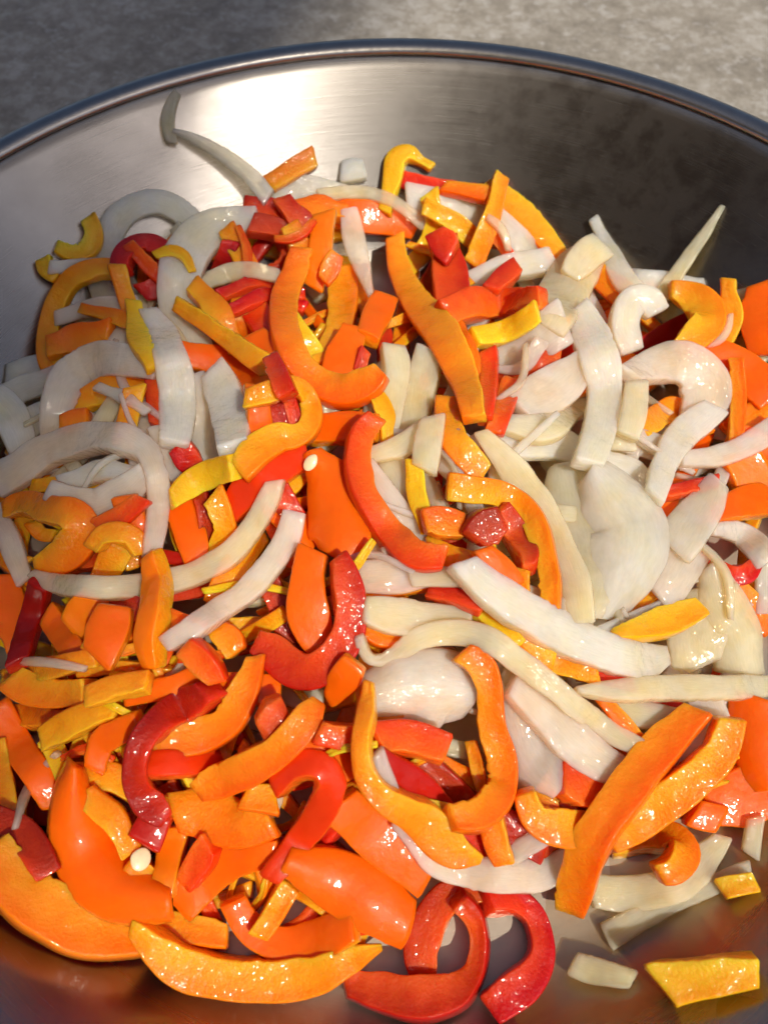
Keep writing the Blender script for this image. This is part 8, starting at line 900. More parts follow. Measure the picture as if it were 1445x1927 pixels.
('W','','thin white onion strand reaching up from the heap to the bright pan wall','',2,-11,0,(0.14,-0.56,0.81),'-32.8,96.3,29.1,5.2 -35.1,98.9,30.5,5.1 -37.5,101.4,31.8,4.9 -40.2,103.4,33.1,4.7 -43.1,104.9,34.5,4.5 -46.0,106.1,35.9,4.1 -48.9,107.0,37.4,3.6 -51.9,107.7,38.8,3.0 -55.1,108.5,40.0,2.2 -58.4,109.2,40.8,1.3'),
('R','','red pepper cube on top of the red pile at back centre','R',5.6,12,0,(-0.05,-0.52,0.86),'14.8,85.2,26.5,5.7 17.0,82.2,25.3,7.5 19.2,79.3,24.0,6.3'),
('V','','orange-red pepper strip pointing right below the red cube','L',4.2,-1,0,(-0.10,-0.47,0.88),'16.0,54.5,27.3,7.7 19.6,57.0,26.5,8.2 23.6,60.3,24.5,8.5 27.9,63.1,21.9,8.3 32.0,64.2,20.7,7.9 35.4,62.1,23.2,7.2 37.5,56.6,30.0,6.3 40.4,54.5,33.0,5.6'),
('V','',"upright red pepper stick right of the wavy strip's tail",'L',4.2,12,0,(-0.09,-0.41,0.91),'26.7,42.9,26.3,4.0 26.6,39.0,25.6,4.1 26.1,33.5,27.1,4.1 24.9,26.6,30.7,3.9 23.8,20.5,33.5,3.7 23.0,16.4,33.9,3.5'),
('T','','pale onion piece with a tiny amber speck left of the amber strip','',2.7,8,0,(-0.04,-0.37,0.93),'11.1,14.9,37.3,5.3 10.4,11.9,36.5,6.0 9.7,8.4,36.5,6.2 9.2,4.8,36.7,5.9 8.8,1.8,36.2,5.4'),
('O','',"broad orange pepper strip left of the red hook's upper end",'T',3.5,-10,0,(0.03,-0.38,0.92),'-16.6,18.4,27.0,7.2 -13.5,18.3,27.6,7.5 -10.4,17.9,28.6,7.7 -7.3,17.1,29.9,7.4 -4.3,16.3,31.0,6.8 -1.3,15.9,31.6,6.3'),
('A','','amber pepper strip inside the large orange J loop','L',3.5,9,0,(0.04,-0.46,0.89),'-12.1,86.8,11.6,8.6 -11.9,80.9,11.8,8.5 -11.7,73.1,14.0,8.2 -11.6,64.8,17.0,7.8 -11.8,57.4,19.6,7.4 -12.5,50.7,21.7,7.4 -13.7,44.9,23.3,7.6 -15.1,40.6,23.2,7.9'),
('O','','orange pepper slab leaning on the bottom of the large J loop','T',3.5,4,0,(0.04,-0.44,0.90),'-7.5,49.6,27.1,7.0 -9.0,45.7,26.4,8.1 -10.4,41.5,26.1,8.7 -11.7,37.5,25.5,8.1 -12.9,34.0,24.3,7.1'),
('R','','small red pepper edge on the orange slab inside the J loop','R',2.1,-11,0,(0.02,-0.43,0.90),'-4.6,41.6,28.3,3.2 -5.4,39.5,27.3,3.2 -6.2,37.4,26.2,3.2'),
('O','','small orange pepper triangle right of the amber tongue','L',2.8,-6,0,(0.05,-0.50,0.87),'-13.4,79.1,24.5,4.2 -15.0,75.8,22.6,5.6 -16.7,72.4,20.8,3.3'),
('T','','pale curved onion strip in front of the broad onion arch','',2,8,0,(0.12,-0.49,0.86),'-48.0,64.3,27.5,3.4 -45.7,68.3,26.2,4.7 -42.6,70.6,25.7,5.1 -38.9,71.0,26.4,4.9 -35.2,70.7,26.7,4.5 -31.7,70.4,25.9,4.0 -28.2,70.0,25.2,3.5'),
('O','','small orange pepper chunk inside the large left onion arch','L',4.2,-12,0,(0.25,-0.36,0.90),'-78.6,21.9,23.7,4.3 -75.5,22.9,23.9,5.4 -72.3,23.8,24.1,4.6'),
('A','','inner orange pepper edge inside the left orange hook','R',2.8,6,0,(0.28,-0.28,0.92),'-87.4,2.3,9.7,3.2 -84.9,0.0,8.7,3.5 -81.6,-0.6,8.7,3.0'),
('V','','rough red-orange pepper strip below the wide onion crescent','R',2.8,-1,0,(0.22,-0.30,0.93),'-63.1,-7.6,27.7,3.7 -60.2,-6.9,29.0,4.2 -57.3,-6.1,30.4,4.4 -54.9,-4.8,31.7,4.1 -52.7,-3.3,32.6,3.7'),
('A','','arched amber pepper strip right of the left orange hook','L',4.2,-7,0,(0.22,-0.28,0.93),'-63.6,-12.6,27.2,3.6 -61.0,-10.6,28.9,4.2 -57.6,-10.3,29.3,4.6 -54.8,-11.4,28.2,4.7 -53.1,-13.8,26.5,4.3'),
('O','','orange pepper leg hanging below the square-ended yellow strip','T',3.5,0,0,(0.16,-0.29,0.94),'-47.8,1.6,24.6,6.6 -46.4,-1.5,23.8,7.0 -44.9,-4.9,23.7,7.3 -43.5,-8.4,23.6,7.0 -42.5,-11.5,23.0,6.3 -42.6,-14.5,21.8,4.0'),
('A','','glistening bumpy orange pepper leg right of the hanging orange leg','L',2.8,4,0,(0.14,-0.29,0.95),'-37.7,-1.6,31.5,5.0 -36.5,-4.0,30.0,4.9 -35.7,-6.2,27.8,4.9 -35.6,-8.4,25.3,5.6 -37.0,-10.5,23.0,4.9 -39.0,-12.5,21.5,3.2'),
('R','','red pepper triangle right of the long left onion arch','R',3.5,9,0,(0.17,-0.35,0.92),'-47.5,12.1,30.7,5.5 -45.6,10.0,28.0,6.1 -43.7,8.0,25.2,4.1'),
('O','','large flat orange pepper leaf in the middle with its skin up','T',2.8,11,2.1,(0.04,-0.32,0.95),'-16.2,7.8,34.3,5.1 -14.4,5.4,33.3,7.9 -12.7,2.8,32.6,10.3 -11.6,-0.4,32.2,11.9 -10.8,-3.7,32.0,12.9 -10.2,-7.2,32.1,13.7 -9.9,-10.5,32.0,14.2 -9.9,-13.7,31.7,13.0 -10.5,-16.6,31.0,9.2'),
('O','','long orange pepper tongue hanging inside the red J hook','T',3.5,4,0,(0.07,-0.24,0.97),'-14.8,-16.4,33.9,6.5 -15.3,-19.0,33.1,6.7 -15.7,-21.7,32.5,7.0 -15.8,-24.4,32.0,7.5 -15.8,-27.0,31.2,8.2 -15.4,-29.5,30.1,8.4 -14.6,-31.8,28.9,8.1 -13.6,-34.0,27.6,7.4 -12.3,-36.2,26.4,4.6'),
('O','','small orange pepper chunk below the pink strand','L',4.2,5,0,(0.13,-0.21,0.97),'-34.7,-31.0,25.4,4.2 -32.4,-33.1,25.2,5.7 -30.6,-35.6,24.6,4.1'),
('A','','amber pepper block below the tan strand at left','T',4.2,-13,0,(0.24,-0.22,0.95),'-61.7,-23.0,25.9,6.5 -63.5,-25.1,24.6,7.8 -65.3,-27.1,23.2,7.7 -67.0,-29.3,21.9,7.0'),
('A','','yellowish amber pepper strip lying level at the left edge','R',4.2,4,0,(0.26,-0.16,0.95),'-80.4,-38.7,15.9,6.0 -77.6,-40.2,15.8,6.5 -74.4,-41.3,16.4,6.6 -71.0,-42.1,17.5,6.3 -67.5,-42.7,19.0,5.9 -63.8,-43.1,21.2,5.3 -60.3,-43.3,23.4,4.8'),
('O','','curved orange pepper piece left of the dark red C','T',3.5,8,0,(0.21,-0.13,0.97),'-57.7,-58.1,20.1,4.3 -57.3,-55.5,21.2,4.9 -56.1,-53.2,22.3,5.3 -53.4,-52.0,23.5,5.3 -50.6,-51.0,25.0,4.9 -47.8,-50.0,26.1,4.3'),
('O','','bent orange pepper piece inside the dark red C','L',4.2,5,0,(0.13,-0.14,0.98),'-26.1,-37.7,27.1,3.7 -26.7,-40.4,27.2,4.3 -27.3,-43.0,27.5,5.0 -28.2,-45.4,27.1,5.5 -29.3,-47.6,26.3,5.9 -30.8,-49.6,25.2,6.2 -32.9,-50.9,24.1,6.6 -35.4,-51.9,23.5,6.9 -37.8,-52.7,23.8,6.9 -40.0,-53.5,24.6,6.5 -42.4,-54.0,25.1,6.1 -45.0,-54.5,25.1,5.6'),
('V','','smooth orange-red pepper strip inside the dark red C','T',3.5,-10,0,(0.15,-0.11,0.98),'-46.4,-58.4,25.3,4.3 -43.4,-58.4,25.7,4.7 -40.6,-58.2,25.4,5.1 -38.3,-57.7,23.4,5.1 -36.1,-57.0,20.1,4.8 -33.6,-56.4,17.9,4.3'),
('R','','red pepper block below the dark red C','T',4.2,-4,0,(0.18,-0.06,0.98),'-45.0,-66.6,16.9,6.1 -46.1,-69.1,16.5,6.5 -47.1,-71.7,16.6,6.9'),
('O','','orange pepper chunk under the glossy orange strip','R',4.2,-3,0,(0.10,-0.08,0.99),'-27.1,-63.8,22.0,4.4 -24.0,-64.0,21.7,4.8 -21.0,-64.3,21.4,5.2'),
('O','','curved orange pepper band left of the broadest slab','T',3.5,11,0,(0.12,-0.04,0.99),'-40.6,-82.5,7.3,7.0 -39.1,-80.6,8.0,7.5 -37.7,-78.8,8.4,8.0 -36.0,-77.2,8.8,8.2 -33.9,-75.8,9.5,8.0 -31.5,-74.7,10.7,7.5 -28.9,-73.9,12.2,7.0 -26.3,-73.5,13.3,6.6 -23.6,-73.4,13.9,6.1 -21.1,-73.2,14.1,5.7'),
('O','','orange pepper bowl-shaped curve under the short amber stick','T',3.5,-5,0,(0.07,0.02,1.00),'-30.3,-81.2,7.6,5.1 -29.0,-83.3,6.7,5.4 -27.6,-85.3,6.0,5.6 -25.6,-87.0,5.6,5.8 -23.4,-88.2,5.2,6.0 -20.9,-89.1,4.9,6.2 -18.2,-89.3,4.8,6.8 -15.6,-89.0,5.1,7.4 -12.9,-88.4,6.1,7.8 -10.4,-87.6,7.6,7.5 -8.0,-86.5,9.1,6.7 -5.6,-85.5,10.1,6.0'),
('A','','long dim amber pepper arc at the bottom left of the heap','R',5.6,-13,0,(0.20,0.01,0.98),'-75.5,-72.2,18.7,6.3 -74.2,-74.2,18.0,7.0 -72.9,-76.2,17.3,7.7 -71.5,-78.1,16.7,8.3 -69.8,-79.7,16.1,8.7 -67.8,-81.1,15.5,9.1 -65.8,-82.3,14.9,9.3 -63.7,-83.4,14.2,9.4 -61.6,-84.4,13.4,9.5 -59.5,-85.3,12.5,9.6 -57.3,-86.0,11.7,9.5 -55.1,-86.4,10.8,9.4 -52.8,-86.6,9.9,9.2 -50.6,-86.7,9.0,8.9 -48.4,-86.8,8.0,8.4 -46.1,-86.7,7.1,7.7 -43.7,-86.6,6.4,6.9 -41.3,-86.6,6.0,6.1 -38.7,-86.7,5.8,5.5 -36.2,-87.0,5.7,5.0 -33.6,-87.4,5.7,4.5 -31.1,-87.7,5.6,4.0'),
('V','','orange-red pepper wedge above the curved orange band','L',4.2,10,0,(0.14,-0.03,0.99),'-34.0,-71.2,15.7,4.1 -35.4,-73.7,14.5,5.2 -37.0,-76.0,13.4,5.1 -38.7,-78.3,12.3,4.1'),
('P','',"small pink onion sliver beside the amber curve's left arm",'',2,4,0,(-0.00,-0.10,0.99),'-1.1,-57.5,33.7,2.6 -0.4,-59.7,32.2,3.0 0.6,-61.7,30.4,2.8 1.7,-63.7,28.7,2.4'),
('A','','amber pepper strip running under the crossing orange strips at lower right','R',4.2,4,0,(-0.13,-0.06,0.99),'27.8,-62.5,20.2,4.2 28.4,-64.8,19.1,4.9 29.5,-66.8,18.3,5.7 31.6,-68.1,17.7,6.6 34.2,-68.7,16.7,6.9 37.1,-68.8,14.9,6.9 40.2,-68.6,12.9,6.6 43.1,-68.2,12.0,5.9 45.7,-67.9,12.1,5.2'),
('O','','orange pepper corner below the amber-yellow strip at right','T',3.5,6,0,(-0.24,-0.07,0.97),'65.0,-64.6,6.3,5.6 67.9,-65.4,6.1,5.6 70.7,-66.1,5.9,5.6'),
('O','','orange pepper hook below the crossing strips at lower right','L',4.2,-14,0,(-0.22,-0.05,0.97),'48.3,-71.5,2.0,3.4 50.9,-70.9,2.3,4.0 53.6,-70.2,2.5,4.6 56.3,-69.6,2.8,5.1 58.8,-69.4,3.6,5.6 60.7,-70.0,5.5,5.9 61.4,-72.0,7.3,6.0 59.7,-74.3,9.1,5.7 57.3,-76.0,9.8,5.1 54.7,-76.6,9.8,4.0'),
('T','','lumpy yellowish onion fold on top of the broad translucent sheet','',2.7,-1,0,(-0.16,-0.49,0.86),'60.4,80.5,26.3,8.4 56.8,78.2,25.5,9.3 53.7,75.1,24.7,8.5 51.1,71.7,23.5,6.2'),
('T','','long thin onion strand poking up to the right against the dark wall','',2,6,0,(-0.25,-0.48,0.84),'91.9,86.7,34.0,1.7 90.0,84.0,32.4,2.2 88.2,81.5,30.7,2.8 86.3,79.2,28.9,3.2 84.3,77.0,27.1,3.6 82.4,74.7,25.2,4.0 80.5,72.4,23.5,4.3 78.5,69.8,21.8,4.5 76.4,67.2,20.2,4.4 74.3,64.6,18.7,4.2'),
('A','','folded amber pepper wedge at the right back','L',4.2,-1,0,(-0.26,-0.43,0.86),'78.0,67.2,23.1,3.7 81.4,65.8,22.7,6.1 84.2,63.3,23.0,8.2 85.9,59.4,23.4,8.8 85.2,54.3,24.2,8.6 82.0,50.6,24.4,8.2 79.0,47.8,23.9,7.0 76.2,45.7,23.0,5.4'),
('O','','upright orange pepper piece at the right edge near the pan wall','T',3.5,10,0,(-0.30,-0.42,0.86),'100.3,64.4,27.8,7.3 99.6,61.0,26.1,7.7 98.8,57.3,24.7,8.0 98.7,53.3,23.7,8.0 99.2,49.5,22.7,7.7 100.0,46.0,21.3,7.4'),
('T','','short yellowish onion tongue left of the right onion arch','',3.4,-6,0,(-0.21,-0.38,0.90),'62.0,31.9,27.5,5.3 61.2,28.0,27.3,5.9 60.0,23.6,27.8,6.2 58.6,19.7,28.0,6.0 57.5,16.5,27.2,5.6'),
('W','','translucent white onion strip right of the big pale petal','',2,13,0,(-0.26,-0.29,0.92),'79.0,6.6,23.1,5.9 77.2,4.0,22.0,7.7 75.2,1.1,21.5,9.1 72.5,-2.0,21.9,10.1 69.6,-5.4,23.0,10.2 67.2,-8.6,23.4,9.3 65.5,-11.1,22.6,8.2'),
('P','','pink onion arc at the right edge above the red crescent','',2.7,9,0,(-0.29,-0.27,0.92),'76.0,-4.2,19.4,3.1 80.5,-3.0,16.7,4.3 85.1,-2.3,13.9,5.4 87.4,-4.4,14.1,6.3 88.1,-8.1,16.3,6.4 89.3,-11.0,16.5,6.3'),
('W','petal','big pale glossy onion petal right of the centre','',1.5,-10,4.9,(-0.20,-0.28,0.94),'47.0,5.6,30.5,8.1 48.6,3.2,29.6,12.4 50.2,0.6,29.0,16.5 51.6,-2.1,28.5,19.5 52.9,-4.9,28.0,21.1 53.8,-7.8,27.7,21.6 53.6,-11.0,27.3,21.4 52.6,-14.1,27.0,20.5 51.4,-17.1,26.6,19.0 50.0,-19.9,26.3,16.9 48.6,-22.7,25.8,14.4 47.1,-25.3,25.3,11.7 45.8,-27.8,24.4,9.1'),
('O','','orange pepper chunk left of the dark red block','L',4.2,-5,0,(-0.06,-0.30,0.95),'8.3,-10.4,35.3,4.9 11.0,-10.3,34.8,6.1 13.8,-10.3,33.9,6.0 16.6,-10.5,33.0,5.0'),
('O','','orange pepper strip above the thick bright onion strip','T',3.5,-8,0,(-0.10,-0.26,0.96),'19.7,-18.3,38.3,4.0 22.1,-20.3,36.9,4.6 24.5,-22.1,35.2,4.8 26.8,-24.1,33.7,3.6'),
('R','','narrow red pepper strip above the yellowish onion slab','L',3.5,-12,0,(-0.06,-0.24,0.97),'9.3,-24.3,29.5,2.4 12.2,-25.0,30.1,2.9 15.0,-26.1,31.2,3.2 17.7,-27.5,32.1,3.2 20.3,-28.6,32.2,3.2'),
('P','','wide pink onion strip below the winding strand at right','',3.4,-13,0,(-0.15,-0.13,0.98),'25.9,-42.3,25.3,6.0 28.0,-43.7,24.4,6.8 30.1,-45.2,23.4,7.6 32.1,-46.7,22.3,8.3 34.0,-48.3,21.2,8.7 35.8,-50.1,20.1,8.8 37.6,-51.8,19.0,8.9 39.7,-53.3,17.9,8.9 41.8,-54.7,16.7,8.8 44.1,-56.0,15.6,8.4 46.6,-57.0,14.8,7.4 49.2,-57.7,14.2,5.8'),
('R','','red pepper knob in front of the bright white onion block','L',4.2,-9,0,(-0.10,-0.49,0.87),'28.7,65.4,23.9,4.7 32.5,70.3,23.6,5.6 36.6,75.1,23.0,5.1'),
('Y','',"curved yellow pepper strip under the orange-red strip's right end",'L',3.5,-4,0,(-0.11,-0.45,0.88),'22.7,46.0,27.9,5.0 26.6,47.9,26.4,5.3 30.5,49.4,25.7,5.6 33.6,49.7,27.6,5.6 36.1,49.4,30.8,5.4 38.7,50.4,33.0,5.2'),
('A','','long wavy amber pepper strip running diagonally down the middle of the heap','R',3.5,0,0,(-0.05,-0.45,0.89),'3.2,93.7,16.9,5.3 3.5,89.3,15.8,5.6 4.1,84.2,15.7,5.9 5.3,78.3,16.5,6.5 6.8,72.0,18.3,7.1 8.6,65.2,20.9,7.8 10.6,59.1,23.5,8.4 12.6,53.4,25.9,8.8 14.5,48.0,28.0,8.9 16.0,43.1,29.3,8.6 17.2,38.9,29.8,8.1 18.4,35.0,29.9,7.6 19.4,30.7,30.5,7.1 20.0,25.5,32.4,6.5 20.3,20.2,34.5,5.8 20.7,16.2,35.0,5.3'),
('O','','large orange pepper loop shaped like a letter J left of the wavy strip','R',4.2,-12,0,(0.08,-0.43,0.90),'-23.1,79.6,25.6,5.6 -23.9,76.2,24.3,6.1 -24.7,72.2,23.6,6.6 -25.8,67.4,24.0,7.1 -26.5,61.4,25.7,7.4 -26.1,54.4,28.5,7.4 -25.3,47.9,31.0,7.2 -24.2,42.5,32.4,6.9 -22.9,38.3,32.8,6.7 -21.4,35.1,32.3,6.8 -19.5,32.9,31.2,7.0 -17.2,31.0,30.2,7.2 -14.5,29.1,29.9,7.5 -11.5,27.3,30.6,7.8 -8.4,26.3,31.8,7.8 -5.5,26.5,33.2,7.6 -2.8,27.4,34.5,6.6 -0.6,29.0,35.7,4.4'),
('O','','short flat orange pepper slab right of the large J loop','T',3.5,-4,0,(0.01,-0.46,0.89),'0.2,65.8,21.1,7.1 -1.5,59.7,22.4,7.7 -3.1,52.4,25.2,7.3 -4.4,46.4,26.8,6.1'),
('W','','pointed white onion sliver standing at the back centre','',2,10,0,(0.02,-0.51,0.86),'-10.1,97.2,24.5,5.0 -9.6,94.7,22.0,6.0 -9.1,93.2,18.6,6.7 -8.2,91.2,15.6,6.6 -7.1,87.1,14.7,5.7 -5.8,80.8,16.0,4.5 -4.6,73.8,18.1,3.0 -3.5,67.3,19.9,1.3'),
('A','','straight amber pepper stick crossing the foot of the broad onion arch','R',3.5,20,0,(0.14,-0.44,0.89),'-54.1,58.3,26.9,3.7 -50.7,55.6,26.8,3.9 -47.1,52.4,27.4,4.0 -43.7,49.5,27.6,4.2 -40.5,46.7,27.7,4.5 -37.1,43.2,28.6,4.8 -33.7,39.6,29.7,5.0 -30.5,36.8,30.2,5.2 -27.5,34.7,29.8,5.4'),
('A','ring','amber-yellow pepper ring with an open square hole left of centre','L',4.2,5,0,(0.06,-0.39,0.92),'-30.8,17.3,40.8,4.0 -28.0,18.2,40.9,4.6 -25.3,19.4,40.6,5.0 -22.7,21.4,39.6,4.8 -20.1,23.2,37.3,4.5 -18.0,23.2,34.4,4.4 -16.9,20.8,32.9,4.7 -16.7,17.0,32.9,4.9 -18.0,13.6,33.4,4.7 -20.5,11.6,34.1,5.2 -23.3,10.7,35.0,6.0 -25.8,8.8,35.7,6.9 -27.9,6.4,36.5,7.5 -29.6,3.6,36.9,6.7 -31.3,1.2,36.4,5.5'),
('W','','upright white onion strip standing left of the short onion tongue','',3.4,-8,0,(0.18,-0.41,0.89),'-60.1,52.4,30.3,4.6 -57.7,48.7,30.1,6.2 -54.9,43.5,31.5,7.4 -52.2,37.1,34.3,7.9 -50.4,32.3,35.2,8.3 -50.0,30.2,32.7,8.7 -49.9,28.0,30.2,8.9 -49.7,24.8,28.9,9.0 -49.0,20.4,29.5,8.7 -48.2,15.4,31.0,7.9 -48.0,11.1,31.8,6.1'),
('W','','short thick white onion tongue left of the amber-yellow ring','',4.1,11,0,(0.13,-0.39,0.91),'-41.9,35.6,27.8,6.8 -40.2,31.8,27.8,8.0 -38.4,27.1,28.9,8.8 -36.6,22.0,30.7,9.0 -35.0,16.6,33.0,8.7 -33.7,11.1,35.6,7.8 -32.8,5.9,38.1,6.6'),
('P','','long white onion arch curling over at the left and hanging down','',4.1,-9,0,(0.22,-0.36,0.91),'-96.0,9.5,16.6,9.3 -93.1,10.7,17.4,9.1 -90.2,11.9,18.3,8.8 -87.5,13.3,19.1,8.6 -84.9,15.0,20.0,8.3 -82.1,16.2,21.0,8.1 -78.7,16.7,22.3,7.9 -75.2,16.8,23.8,7.8 -71.5,16.5,25.6,7.6 -67.5,15.5,28.0,7.4 -63.2,13.7,30.9,7.0 -59.5,12.0,32.7,6.7 -56.4,10.4,33.1,6.3 -53.6,8.4,33.2,5.8 -51.7,5.4,33.3,5.3 -50.6,2.3,33.0,4.8 -50.3,0.0,31.3,4.8 -50.5,-2.0,29.0,4.9 -50.6,-4.7,27.9,4.9 -50.5,-8.0,28.0,4.8 -50.2,-11.5,28.7,4.5 -50.2,-14.5,28.5,4.2'),
('O','','orange pepper hook curling at the left edge below the long onion arch','L',4.9,-1,0,(0.25,-0.29,0.93),'-91.0,2.4,16.1,3.8 -87.8,3.3,17.0,5.3 -83.5,2.2,19.2,6.0 -78.8,-0.5,22.3,6.0 -74.1,-2.8,25.3,6.2 -70.5,-4.1,26.5,6.7 -68.3,-6.0,25.8,7.3 -68.7,-8.3,23.9,7.8 -70.6,-10.1,21.7,7.9 -73.4,-11.4,19.6,7.7 -76.4,-12.3,17.9,6.9 -79.5,-13.3,16.7,5.8'),
('T','','long tan onion strand sweeping in a shallow arc across the left centre','',3.4,-5,0,(0.17,-0.25,0.95),'-79.5,-15.6,19.6,2.1 -76.7,-16.9,19.4,3.2 -73.3,-18.5,20.6,4.1 -68.9,-20.4,24.0,4.6 -64.5,-22.1,27.6,4.8 -61.3,-22.8,28.8,4.9 -58.7,-22.8,28.5,5.0 -56.5,-22.1,27.2,5.1 -54.5,-21.1,25.1,5.3 -52.5,-20.0,23.1,5.5 -49.9,-19.3,22.6,5.5 -47.1,-18.9,23.1,5.5 -44.3,-18.4,23.7,5.5 -41.5,-17.8,24.5,5.5 -38.8,-17.1,25.8,5.4 -36.2,-16.3,27.1,5.4 -33.9,-14.8,27.7,5.4 -32.0,-12.8,27.8,5.4 -30.4,-10.5,28.0,5.3 -28.8,-8.5,29.0,5.2 -27.2,-6.7,30.8,5.0 -25.7,-4.9,32.7,4.9 -24.5,-3.0,34.4,4.7 -23.5,-0.8,35.8,3.9'),
('Y','','yellow pepper strip with a square bright end at left centre','R',4.2,-15,0,(0.16,-0.33,0.93),'-31.9,2.0,37.3,5.5 -35.9,3.5,33.3,6.2 -39.8,4.0,30.3,6.6 -42.9,2.9,29.1,6.6 -45.3,0.5,29.5,5.7 -47.4,-2.4,30.0,4.0'),
('R','','large red pepper hook shaped like a J at the centre left','L',5.6,-6,0,(0.04,-0.20,0.98),'-9.4,-19.2,36.7,3.4 -8.6,-21.5,35.7,4.5 -7.9,-23.9,34.8,5.5 -7.3,-26.4,34.0,6.1 -7.0,-28.8,33.1,6.2 -7.0,-31.3,32.2,6.2 -7.4,-33.7,31.3,6.3 -8.4,-35.9,30.4,6.4 -9.9,-37.8,29.6,6.6 -11.8,-39.3,28.6,6.9 -14.2,-40.2,27.5,7.1 -16.9,-40.0,26.7,7.2 -19.4,-38.7,26.2,7.1 -21.5,-36.8,26.0,7.0 -23.8,-35.1,25.8,6.3 -26.2,-33.7,25.9,5.1'),
('D','','straight dark red pepper stick at the left edge','T',3.5,13,0,(0.28,-0.21,0.94),'-76.7,-17.9,20.4,4.5 -78.3,-19.9,17.1,4.7 -79.5,-22.4,14.7,4.9 -80.1,-25.5,14.1,5.0 -79.7,-29.2,15.4,4.9 -78.7,-33.2,17.9,4.7 -78.2,-36.7,19.1,4.5'),
('O','','flat orange pepper block right of the amber block','T',3.5,7,0,(0.22,-0.21,0.95),'-55.3,-27.8,30.7,6.9 -55.8,-30.5,30.2,8.2 -56.2,-33.3,30.2,8.8 -56.7,-36.0,30.0,8.0 -57.4,-38.4,29.4,6.8'),
('A','','amber pepper strip with a bright end lying level at left','L',3.5,-13,0,(0.21,-0.17,0.96),'-58.4,-46.2,28.6,4.1 -56.1,-45.3,29.0,4.3 -53.8,-44.5,29.3,4.5 -51.3,-44.0,29.5,4.4 -48.8,-43.7,29.8,4.2 -46.3,-43.4,30.1,3.9'),
('V','','orange-red pepper block with a ridge above the dark red C','L',4.9,20,0,(0.14,-0.18,0.97),'-38.9,-36.9,33.5,4.4 -36.6,-38.9,32.7,5.3 -34.4,-41.1,31.9,5.0 -32.5,-43.4,30.8,3.5'),
('O','','straight orange pepper strip slanting down at the left edge','T',3.5,-2,0,(0.27,-0.11,0.96),'-85.4,-42.7,9.9,5.5 -84.1,-44.9,8.6,5.7 -82.7,-47.2,7.5,5.8 -81.2,-49.6,6.8,5.9 -78.9,-52.1,7.4,5.9 -76.1,-54.8,9.1,5.9 -73.5,-57.2,10.5,5.8 -71.8,-59.4,10.1,5.6 -70.6,-61.6,8.8,5.1 -69.3,-63.7,7.6,4.6'),
('R','','red pepper cube behind the glossy orange strip','R',5.6,20,0,(0.09,-0.15,0.98),'-23.6,-52.6,30.8,4.2 -21.4,-50.4,31.6,5.7 -19.4,-48.0,32.5,3.1'),
('O','','wide wet orange pepper slice right of the red block','R',4.2,2,1,(0.12,-0.07,0.99),'-42.3,-65.9,15.4,7.4 -39.8,-65.8,15.2,8.5 -37.3,-65.7,15.0,9.6 -34.7,-66.1,15.1,10.0 -32.2,-67.0,15.3,9.6 -29.6,-68.0,16.0,8.8 -26.9,-68.4,17.0,7.7 -24.3,-68.3,17.6,6.3 -21.8,-68.1,17.9,4.9'),
('O','','broad flat orange pepper slab right of the folded loop','T',3.5,8,0,(-0.00,-0.06,1.00),'-9.4,-64.4,20.7,8.4 -7.4,-65.7,19.3,8.9 -5.4,-66.9,17.6,9.4 -3.4,-68.2,16.0,9.9 -1.3,-69.5,14.7,10.2 0.8,-70.9,13.8,10.4 2.9,-72.2,13.1,10.4 4.9,-73.6,12.4,10.2 6.9,-75.1,11.5,9.6 8.9,-76.7,10.5,9.1'),
('A','','short amber pepper stick hanging from the broadest slab','L',3.5,-7,0,(0.08,-0.01,1.00),'-18.8,-78.5,8.7,4.4 -20.3,-80.8,8.0,4.5 -21.6,-83.1,8.2,4.5 -22.9,-85.3,8.8,4.2 -24.4,-87.5,8.5,3.8'),
('A','','glistening amber pepper crescent at the bottom edge of the heap','R',5.6,9,0,(0.09,0.04,1.00),'-47.9,-85.8,14.2,2.7 -46.1,-87.2,13.2,3.8 -44.3,-88.6,11.9,4.9 -42.6,-89.9,10.4,5.8 -40.8,-91.3,9.0,6.4 -38.9,-92.4,7.8,6.7 -36.6,-93.3,7.1,6.9 -34.3,-93.9,6.7,6.9 -31.8,-94.3,6.4,7.0 -29.4,-94.6,6.1,7.0 -27.0,-94.8,5.7,7.0 -24.5,-94.9,5.4,7.0 -22.0,-95.0,5.1,7.0 -19.6,-94.9,5.0,7.0 -17.1,-94.7,5.0,6.9 -14.6,-94.3,5.3,6.8 -12.2,-93.8,6.0,6.4 -9.9,-92.8,6.8,5.8 -7.7,-91.8,7.0,5.0 -5.4,-91.0,6.0,4.0 -3.1,-90.3,5.1,2.8 -0.7,-89.6,4.6,1.4'),
('O','','large orange pepper leaf with smooth skin in the lower left','T',3.5,-10,2.8,(0.22,-0.04,0.98),'-60.7,-58.0,23.1,3.1 -60.8,-60.3,21.9,4.9 -61.0,-62.6,20.6,6.6 -60.9,-64.9,19.0,8.3 -60.6,-67.1,17.3,10.1 -60.0,-69.3,15.5,11.8 -59.1,-71.5,14.2,13.1 -57.6,-73.6,13.6,13.9 -55.7,-75.5,13.7,14.0 -53.5,-77.3,14.0,13.3 -51.2,-78.9,14.4,11.9 -48.6,-80.0,14.8,10.5 -45.9,-80.6,15.0,8.9 -43.3,-81.0,15.1,7.3 -40.8,-81.5,15.0,5.7'),
('O','','orange pepper tail under the facing orange curve','R',3.5,9,0,(-0.09,-0.05,0.99),'21.4,-66.1,17.5,4.9 21.7,-69.1,16.1,5.0 22.4,-72.0,15.2,4.6 23.6,-74.8,14.1,3.8'),
